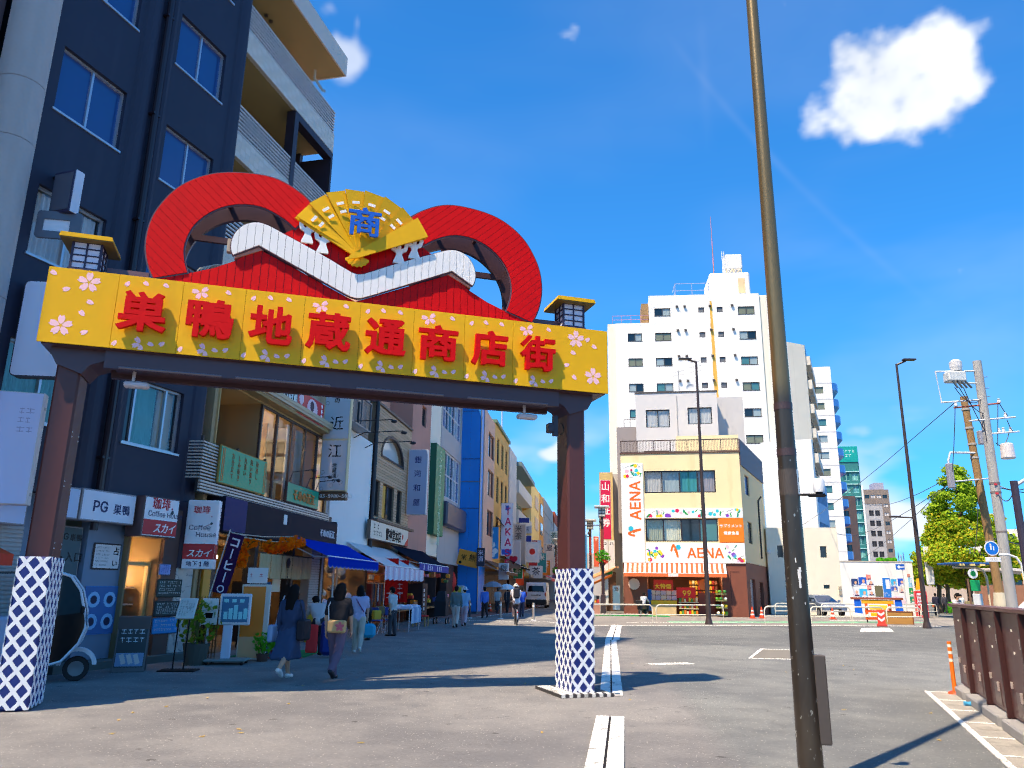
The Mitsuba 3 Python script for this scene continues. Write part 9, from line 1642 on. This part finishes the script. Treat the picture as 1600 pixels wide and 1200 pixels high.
def person(label, x, y, rot, h, top, legs, hair=HAIR, pose='walk', stride=22, arms=((-14, 8), (12, 10)), lean=3, sleeves='short', skirt=None, shoes=(40, 38, 40), long_hair=0, hat=None, z=0, turn=0, name='person'):
    """A standing, walking or seated figure: one continuous body, clothes and hair over it. Angles in degrees, forward positive."""
    k = thing(name, label, 'person'); f = at(x, y, z, rot); s = h / 1.66; V = lambda *a: np.array(a, float) * s; rad = math.radians
    hipz = .87; la = (stride, -stride) if pose == 'walk' else (5, -3) if pose == 'stand' else (80, 62) if pose == 'sit' else (62, 24); kb = (6, 34) if pose == 'walk' else (3, 3) if pose == 'stand' else (85, 85) if pose == 'sit' else (80, 40)
    hip = [V(-.085, 0, hipz), V(.085, 0, hipz)]; kn, an = [], []
    for i in (0, 1):
        a = rad(la[i]); kn.append(hip[i] + V(0, .40 * math.sin(a), -.40 * math.cos(a))); b = a - rad(kb[i]); an.append(kn[i] + V(0, .40 * math.sin(b), -.40 * math.cos(b)))
    low = min(p[2] for p in an) - .075 * s; dz = -low if pose in ('walk', 'stand', 'bend') else 0; D = np.array([0, 0, dz])
    if pose == 'sit': D = np.array([0, 0, 0.0])
    hip = [p + D for p in hip]; kn = [p + D for p in kn]; an = [p + D for p in an]; L_ = rad(lean)
    up = lambda xx, yy, zz: np.array([xx * s, (yy * math.cos(L_) + (zz - hipz) * math.sin(L_)) * s, (hipz + (zz - hipz) * math.cos(L_) - yy * math.sin(L_)) * s]) + D
    sh = [up(-.165, 0, 1.355), up(.165, 0, 1.355)]; nk, hd = up(0, .01, 1.43), up(0, .03, 1.555); el, wr, hand = [], [], []
    for i, (a, b) in enumerate(arms):
        a = rad(a) + L_ * .4; e = sh[i] + V((-1, 1)[i] * .05, .27 * math.sin(a), -.27 * math.cos(a)); c = a + rad(b); w = e + V((-1, 1)[i] * -.005, .24 * math.sin(c), -.24 * math.cos(c)); el.append(e); wr.append(w); d = (w - e) / np.linalg.norm(w - e); hand.append((w, d))
    arm = lambda i, g=0, to=2: [bone((sh[i], (.05 + g) * s), (el[i], (.038 + g) * s))] + ([bone((el[i], (.037 + g) * s), (wr[i], (.026 + g * .8) * s))] if to > 1 else [])
    leg = lambda i, g=0: [bone((hip[i], (.085 + g) * s), (kn[i], (.056 + g) * s)), bone((kn[i], (.054 + g) * s), (kn[i] * .6 + an[i] * .4, (.054 + g) * s), (an[i], (.036 + g * 1.3) * s))]
    torso = lambda g=0: [bone((hip[0], (.09 + g) * s), (hip[1], (.09 + g) * s), (up(0, .02, 1.05), (.105 + g) * s)), bone((up(-.06, .0, 1.05), (.095 + g) * s), (up(.06, 0, 1.05), (.095 + g) * s), (up(-.11, .0, 1.29), (.085 + g) * s), (up(.11, .0, 1.29), (.085 + g) * s)), bone((sh[0], (.055 + g) * s), (sh[1], (.055 + g) * s), (up(0, .0, 1.32), (.08 + g) * s))]
    fw = [an[i] + V(0, .02, -.035) for i in (0, 1)]; toe = []
    for i in (0, 1): p = rad(-32 if (pose == 'walk' and i == 1) else 0); toe.append(an[i] + V(0, .15 * math.cos(p), -.05 + .15 * math.sin(p)))
    fng = []
    for i, (w, d) in enumerate(hand):
        sd = np.array([0, 1.0, 0]); sd -= d * (sd @ d); sd /= np.linalg.norm(sd); pn = np.cross(d, sd) * (-1, 1)[i]; c = w + d * .05 * s
        fng.append(bone((w, .022 * s), (c + sd * .022 * s + d * .03 * s, .014 * s), (c - sd * .022 * s + d * .03 * s, .014 * s)))
        for j, ln in enumerate((.058, .068, .064, .05)):
            b0 = c + sd * (.026 - .0175 * j) * s + d * .03 * s; b1 = b0 + d * ln * .55 * s - pn * .006 * s; fng.append(bone((b0, .0088 * s), (b1, .008 * s))); fng.append(bone((b1, .008 * s), (b1 + d * ln * .4 * s - pn * .02 * s, .007 * s)))
        fng.append(bone((c + sd * .02 * s, .011 * s), (c + sd * .046 * s + d * .022 * s, .009 * s))); fng.append(bone((c + sd * .046 * s + d * .022 * s, .009 * s), (c + sd * .05 * s + d * .05 * s, .0075 * s)))
    hf = hd - nk; hf = hf / np.linalg.norm(hf); fy = np.array([0, math.cos(L_ * .3), -math.sin(L_ * .3)]); hx = np.array([1.0, 0, 0])
    head = [bone((nk - hf * .05 * s, .052 * s), (nk + hf * .06 * s, .048 * s)), bone((hd + hf * .03 * s - fy * .012 * s, .088 * s), (hd - hf * .05 * s + fy * .035 * s, .055 * s), (hd + hf * .0 * s + fy * .03 * s, .07 * s)), bone((hd + fy * .098 * s + hf * .01 * s, .011 * s), (hd + fy * .108 * s - hf * .02 * s, .015 * s))] + [bone((hd + hx * q * .086 * s - fy * .005 * s, .018 * s), (hd + hx * q * .084 * s - fy * .01 * s + hf * .025 * s, .018 * s)) for q in (-1, 1)]
    body = torso() + arm(0) + arm(1) + leg(0) + leg(1) + head + fng + [bone((an[i], .034 * s), (fw[i], .03 * s), (toe[i], .026 * s)) for i in (0, 1)]
    put(k, 'body', joined(body, .03, 3), SKIN, f, smooth=True)
    for q in (-1, 1): put(k, 'eye', sph(*(hd + hx * q * .033 * s + fy * .092 * s + hf * .012 * s), .009 * s, 1), INK, f)
    put(k, 'mouth', sph(*(hd + fy * .088 * s - hf * .05 * s), .012 * s, 1, (1.8, .5, .4)), C(160, 84, 76), f)
    tp = torso(.018) + [bone((hip[0] + V(0, 0, .0), .108 * s), (hip[1], .108 * s))] + ([bone((sh[i], .072 * s), (sh[i] * .25 + el[i] * .75, .062 * s)) for i in (0, 1)] if sleeves == 'short' else arm(0, .018) + arm(1, .018))
    put(k, 'top', joined(tp, .03, 5, .035), top if isinstance(top, str) else C(*top, .85), f, smooth=True)
    if skirt:
        zb = skirt[0] * s; c = (an[0] + an[1]) / 2
        put(k, 'skirt', joined([bone((hip[0], .112 * s), (hip[1], .112 * s), *[(np.array([q * .15 * s, (c[1] * .55 + qq * (.10 + .10 * (pose == 'walk')) * s), zb + .05]), .045 * s) for q in (-1, 1) for qq in (-1, 1)])], .035, 4, .05), C(*skirt[1], .85), f, smooth=True)
    else: put(k, 'trousers', joined([bone((hip[0], .104 * s), (hip[1], .104 * s))] + leg(0, .022) + leg(1, .022), .03, 4, .035), C(*legs, .85), f, smooth=True)
    for i in (0, 1): put(k, 'shoe', joined([bone((an[i] + V(0, -.03, -.03), .044 * s), (fw[i] + V(0, .02, -.005), .044 * s), (toe[i], .036 * s))], .03, 2), C(*shoes, .6), f, smooth=True)
    if hat: put(k, 'hat', joined([bone((hd + hf * .06 * s, .104 * s), (hd + hf * .03 * s - fy * .02 * s, .104 * s))] + ([bone((hd + hf * .03 * s + hx * .13 * s, .02 * s), (hd + hf * .03 * s - hx * .13 * s, .02 * s), (hd + hf * .03 * s + fy * .15 * s, .02 * s), (hd + hf * .03 * s - fy * .13 * s, .02 * s))]), .03, 3), C(*hat, .8), f, smooth=True)
    hp = [bone((hd + hf * .04 * s - fy * .022 * s, .1 * s), (hd - hf * .02 * s - fy * .045 * s, .078 * s), (hd + hf * .06 * s + fy * .01 * s, .092 * s))] + ([bone((hd - hf * .02 * s - fy * .03 * s - hx * .04 * s, .075 * s), (hd - hf * .02 * s - fy * .03 * s + hx * .04 * s, .075 * s), (hd - hf * (long_hair) * s - fy * .05 * s + hx * .05 * s, .05 * s), (hd - hf * (long_hair) * s - fy * .05 * s - hx * .05 * s, .05 * s))] if long_hair else [])
    put(k, 'hair', joined(hp, .03, 3), hair, f, smooth=True)
    return k, f, s


def bag(name, label, f, x, y, z, w, d, h, c, strap=None, sc=(210, 210, 214), cat_='bag', r=.03):
    k = thing(name, label, cat_); put(k, 'body', rbx(x - w / 2, x + w / 2, y - d / 2, y + d / 2, z, z + h, r), c if isinstance(c, str) else C(*c, .7), f)
    if strap: put(k, 'strap', tube([np.array(p) for p in strap], .011, 6), C(*sc, .7), f)
    return k


p, f, s = person('woman in a long blue grey dress with long black hair and white shoes, walking away', -3.92, 14.6, 12, 1.62, (44, 62, 92), (44, 62, 92), stride=20, sleeves='long', skirt=(.34, (50, 72, 104)), shoes=(226, 220, 212), long_hair=.30, arms=((-10, 20), (6, 34)))
bag('shoulder_bag', 'black quilted bag on the right arm of the woman in the blue grey dress', f, .26, .02, .66, .16, .30, .36, (28, 28, 38), [(.16, -.02, 1.36), (.27, -.06, 1.1), (.27, -.08, 1.0)], (30, 30, 38)); bag('tote_bag', 'pale blue tote bag on the left shoulder of the woman in the blue grey dress', f, -.31, -.02, .62, .10, .28, .30, (136, 166, 200), [(-.15, 0, 1.42), (-.27, .05, 1.15), (-.31, .06, .92)], (190, 206, 222))
p, f, s = person('person in a black T shirt and mauve trousers with a tan shoulder bag, walking away', -3.08, 14.66, 8, 1.65, (26, 26, 32), (112, 90, 108), stride=16, long_hair=.16, arms=((-8, 10), (10, 8)), shoes=(36, 34, 40))
k = bag('shoulder_bag', 'tan shoulder bag with a pink flower on the back of the person in black', f, .06, -.20, .80, .34, .10, .22, (206, 166, 110), [(-.13, .04, 1.42), (-.15, -.12, 1.25), (-.10, -.19, 1.0)], (206, 200, 200)); put(k, 'flower', [moved(poly(affinity.translate(affinity.rotate(affinity.scale(Point(0, .045).buffer(.035), .7, 1.2), 72 * i, origin=(0, 0)), 0, 0), 0, .004), f @ np.array([[1, 0, 0, .13], [0, 0, -1, -.252], [0, 1, 0, .91], [0, 0, 0, 1.0]])) for i in range(5)], C(206, 90, 106))
p, f, s = person('person in a pale patterned shirt bending toward the shop beside the blue bag', -4.55, 19.6, -30, 1.58, (196, 180, 176), (40, 40, 50), pose='bend', lean=42, arms=((10, 20), (0, 30)))
bag('shopping_bag', 'large glossy blue patterned shopping bag beside the bending person', at(-4.15, 19.0), 0, 0, .05, .42, .26, .80, (24, 50, 130), None, r=.09); bag('shopping_bag', 'flat red shopping bag left of the large blue bag', at(-4.52, 18.8), 0, 0, .12, .26, .10, .62, (226, 40, 40))
p, f, s = person('person in a lilac T shirt and beige trousers carrying a turquoise bag', -3.78, 20.5, -6, 1.60, (186, 180, 210), (196, 182, 164), pose='walk', stride=10, shoes=(226, 222, 216), arms=((-4, 10), (8, 10)), long_hair=.10)
bag('carrier_bag', 'crumpled turquoise carrier bag in the right hand of the person in lilac', f, .26, .06, .36, .34, .2, .34, (30, 160, 196), [(.24, .05, .76), (.25, .05, .68)], (30, 150, 190), r=.07); put(p, 'bag_strap', tube([(-.15, .03, 1.38), (-.02, -.14, 1.2), (.13, -.12, .98)], .014, 5), C(110, 50, 110), f)
p, f, s = person('person in a dark jacket and mauve bucket hat leaning over goods', -4.35, 25.2, -50, 1.56, (40, 40, 48), (36, 36, 42), pose='bend', lean=28, sleeves='long', hat=(112, 100, 124), arms=((30, 30), (24, 40)))
bag('shoulder_bag', 'black and yellow bag hanging behind the person in the bucket hat', f, .1, -.25, .62, .30, .16, .28, (206, 160, 40))
person('man in a grey green sweater vest and cream trousers walking away', -2.22, 33.9, 4, 1.66, (96, 112, 112), (200, 182, 170), stride=9, arms=((-6, 6), (8, 8)), sleeves='long')
person('person in a pale blue shirt and white hat, half behind the man in grey', -1.95, 35.4, 4, 1.62, (140, 180, 214), (206, 170, 176), stride=9, hat=(214, 222, 234))
person('person in a blue and white jacket with dark trousers near the blue tarpaulin', -1.35, 44.9, -14, 1.66, (60, 110, 200), (36, 34, 42), stride=12, sleeves='long')
UM = lambda nm, lab, x, y, z, c, r_: (lambda k: (put(k, 'canopy', lathe([(0, .26), (r_ * .35, .23), (r_ * .75, .10), (r_, -.06), (r_ * .985, -.07), (r_ * .73, .08), (r_ * .33, .21), (0, .24)], 8), C(*c, .7), at(x, y, z)), put(k, 'shaft', tube([(0, 0, -.75), (0, 0, .32)], .012, 6), STEEL, at(x, y, z))))(thing(nm, lab, 'umbrella'))
UM('parasol', 'silver grey parasol tilted over a pedestrian by the blue tarpaulin', -.95, 47.5, 1.75, (130, 134, 146), .62)
p, f, s = person('cyclist in a white T shirt and pale cap with a black backpack', .33, 36.9, -4, 1.70, (222, 222, 232), (96, 84, 92), pose='ride', lean=14, arms=((48, 14), (48, 14)), hat=(206, 196, 186), z=.12, shoes=(150, 140, 136))
bag('backpack', 'black backpack on the back of the cyclist', f, 0, -.17, 1.06, .30, .17, .46, (30, 32, 44), [(-.13, .02, 1.46), (-.13, .1, 1.3)], (30, 32, 44), 'backpack', .06)
k = thing('bicycle', 'black city bicycle ridden by the cyclist, seen from behind', 'bicycle'); BF = at(.33, 37.0, 0, -4)
for y, nm in ((-.50, 'rear_wheel'), (.56, 'front_wheel')):
    a = put(k, nm, moved(trimesh.creation.torus(.315, .022, major_sections=28, minor_sections=6), BF @ np.array([[0, 0, 1, 0], [1, 0, 0, y], [0, 1, 0, .335], [0, 0, 0, 1.0]])), C(30, 30, 32, .7)); put(a, 'spokes', [tube([(0, y, .335), (0, y + .30 * math.cos(t), .335 + .30 * math.sin(t))], .004, 4) for t in np.linspace(0, 6.28, 15)[:-1]], STEEL, BF)
put(k, 'frame', [tube(q, .017, 6) for q in ([(0, -.08, .30), (0, -.22, .86)], [(0, -.08, .30), (0, .38, .80)], [(0, -.18, .68), (0, .40, .88)], [(0, -.5, .335), (0, -.08, .30)], [(.05, -.5, .335), (.02, -.2, .72)], [(0, .56, .335), (0, .36, .98)])], C(40, 40, 46, .4), BF); put(k, 'saddle', rbx(-.09, .09, -.36, -.1, .86, .93, .03), BLACK, BF); put(k, 'handlebar', tube([(-.27, .22, 1.0), (-.2, .34, 1.04), (.2, .34, 1.04), (.27, .22, 1.0)], .014, 6), STEEL, BF); put(k, 'mudguard', moved(poly(Point(0, 0).buffer(.365).difference(Point(0, 0).buffer(.35)).intersection(sbox(-.4, -.05, .2, .4)), -.03, .03), BF @ np.array([[0, 0, 1, 0], [1, 0, 0, -.5], [0, 1, 0, .335], [0, 0, 0, 1.0]])), C(190, 190, 194, .3, .6)); put(k, 'reflector', rbx(-.03, .03, -.9, -.88, .55, .61, .005), C(206, 40, 40), BF); put(k, 'pedal', [rbx(s * .13 - .04, s * .13 + .04, -.1 + .12 * s, -.02 + .12 * s, .28 + .1 * s, .30 + .1 * s, .005) for s in (-1, 1)], BLACK, BF); put(k, 'rack', [tube([(s * .06, -.2, .72), (s * .06, -.72, .72)], .008, 5) for s in (-1, 1)], STEEL, BF)
person('person in a bright blue top with a white bag strap beyond the cyclist', .75, 47.5, 4, 1.68, (40, 90, 200), (60, 60, 80), stride=10); UM('parasol', 'white parasol just behind the cyclist', -.15, 47.8, 1.62, (222, 222, 226), .55)
person('person in a pale grey shirt and dark shorts by the shop doorways', -.75, 53.5, 10, 1.62, (176, 172, 170), (60, 56, 60), stride=8); person('person in dark clothes just behind the pale grey shirt', -.1, 55.5, 14, 1.64, (50, 48, 56), (44, 42, 48), stride=12, sleeves='long'); person('distant figure right of the white van', 5.6, 80, 10, 1.6, (96, 90, 96), (70, 66, 70), stride=12)
person('person in a pale grey jacket sitting on a dark motor scooter before the corner shop', 8.62, 52.0, 30, 1.62, (186, 190, 196), (44, 40, 44), pose='sit', lean=22, sleeves='long', arms=((40, 20), (40, 20)), z=-.12)
k = thing('motor_scooter', 'dark motor scooter under the person in the grey jacket', 'scooter'); MF = at(8.62, 52.0, 0, 30); put(k, 'body', [rbx(-.17, .17, -.65, .25, .38, .74, .08), rbx(-.2, .2, .5, .66, .25, .95, .06), rbx(-.16, .16, .2, .6, .24, .34, .03)], C(40, 40, 44, .35), MF); put(k, 'box', rbx(-.18, .18, -.85, -.5, .74, 1.0, .03), C(30, 30, 34), MF); [wheel(k, MF, 0, y, .24, .1) for y in (-.5, .68)]; put(k, 'handlebar', tube([(-.3, .5, 1.02), (0, .58, 1.0), (.3, .5, 1.02)], .016, 6), BLACK, MF)
person('pedestrian in a dark navy suit walking away down the avenue', 33.9, 64.0, 24, 1.72, (34, 36, 60), (30, 30, 40), stride=20, sleeves='long', shoes=(24, 24, 26)); bag('hand_bag', 'small orange bag at the side of the pedestrian in the dark suit', at(33.6, 63.9, 0, 24), 0, 0, .62, .12, .3, .26, (206, 96, 50))
person('pedestrian in black and white beyond the suit, under the trees', 37.0, 68.5, 200, 1.66, (60, 60, 70), (40, 40, 46), stride=14, sleeves='long'); person('pedestrian in a white top beside the one in black and white', 37.6, 67.0, 200, 1.62, (222, 222, 222), (60, 60, 70), stride=12); bag('carrier_bag', 'white carrier bag held low by the pedestrian in white', at(36.9, 66.2), 0, 0, .2, .3, .2, .4, (232, 230, 226))
p, f, s = person('person in a black and white striped top standing behind the brown barrier', 17.55, 31.6, 160, 1.64, (200, 196, 196), (50, 50, 60), pose='stand', arms=((30, 60), (34, 70))); put(p, 'stripe', [tube([(.165 * s * math.cos(a), .115 * s * math.sin(a) + .02 * (zz - .9), zz) for a in np.linspace(0, 6.28, 15)], .012, 4) for zz in np.arange(.98, 1.36, .075)], C(36, 34, 40), f)
person('person in olive with dark hair to the right of the striped top, behind the barrier', 18.35, 32.0, 200, 1.60, (120, 112, 80), (60, 56, 50), pose='stand'); person('person in pale clothes deep inside the panelled shop', -3.95, 27.6, -60, 1.58, (206, 196, 190), (70, 66, 70), pose='stand')
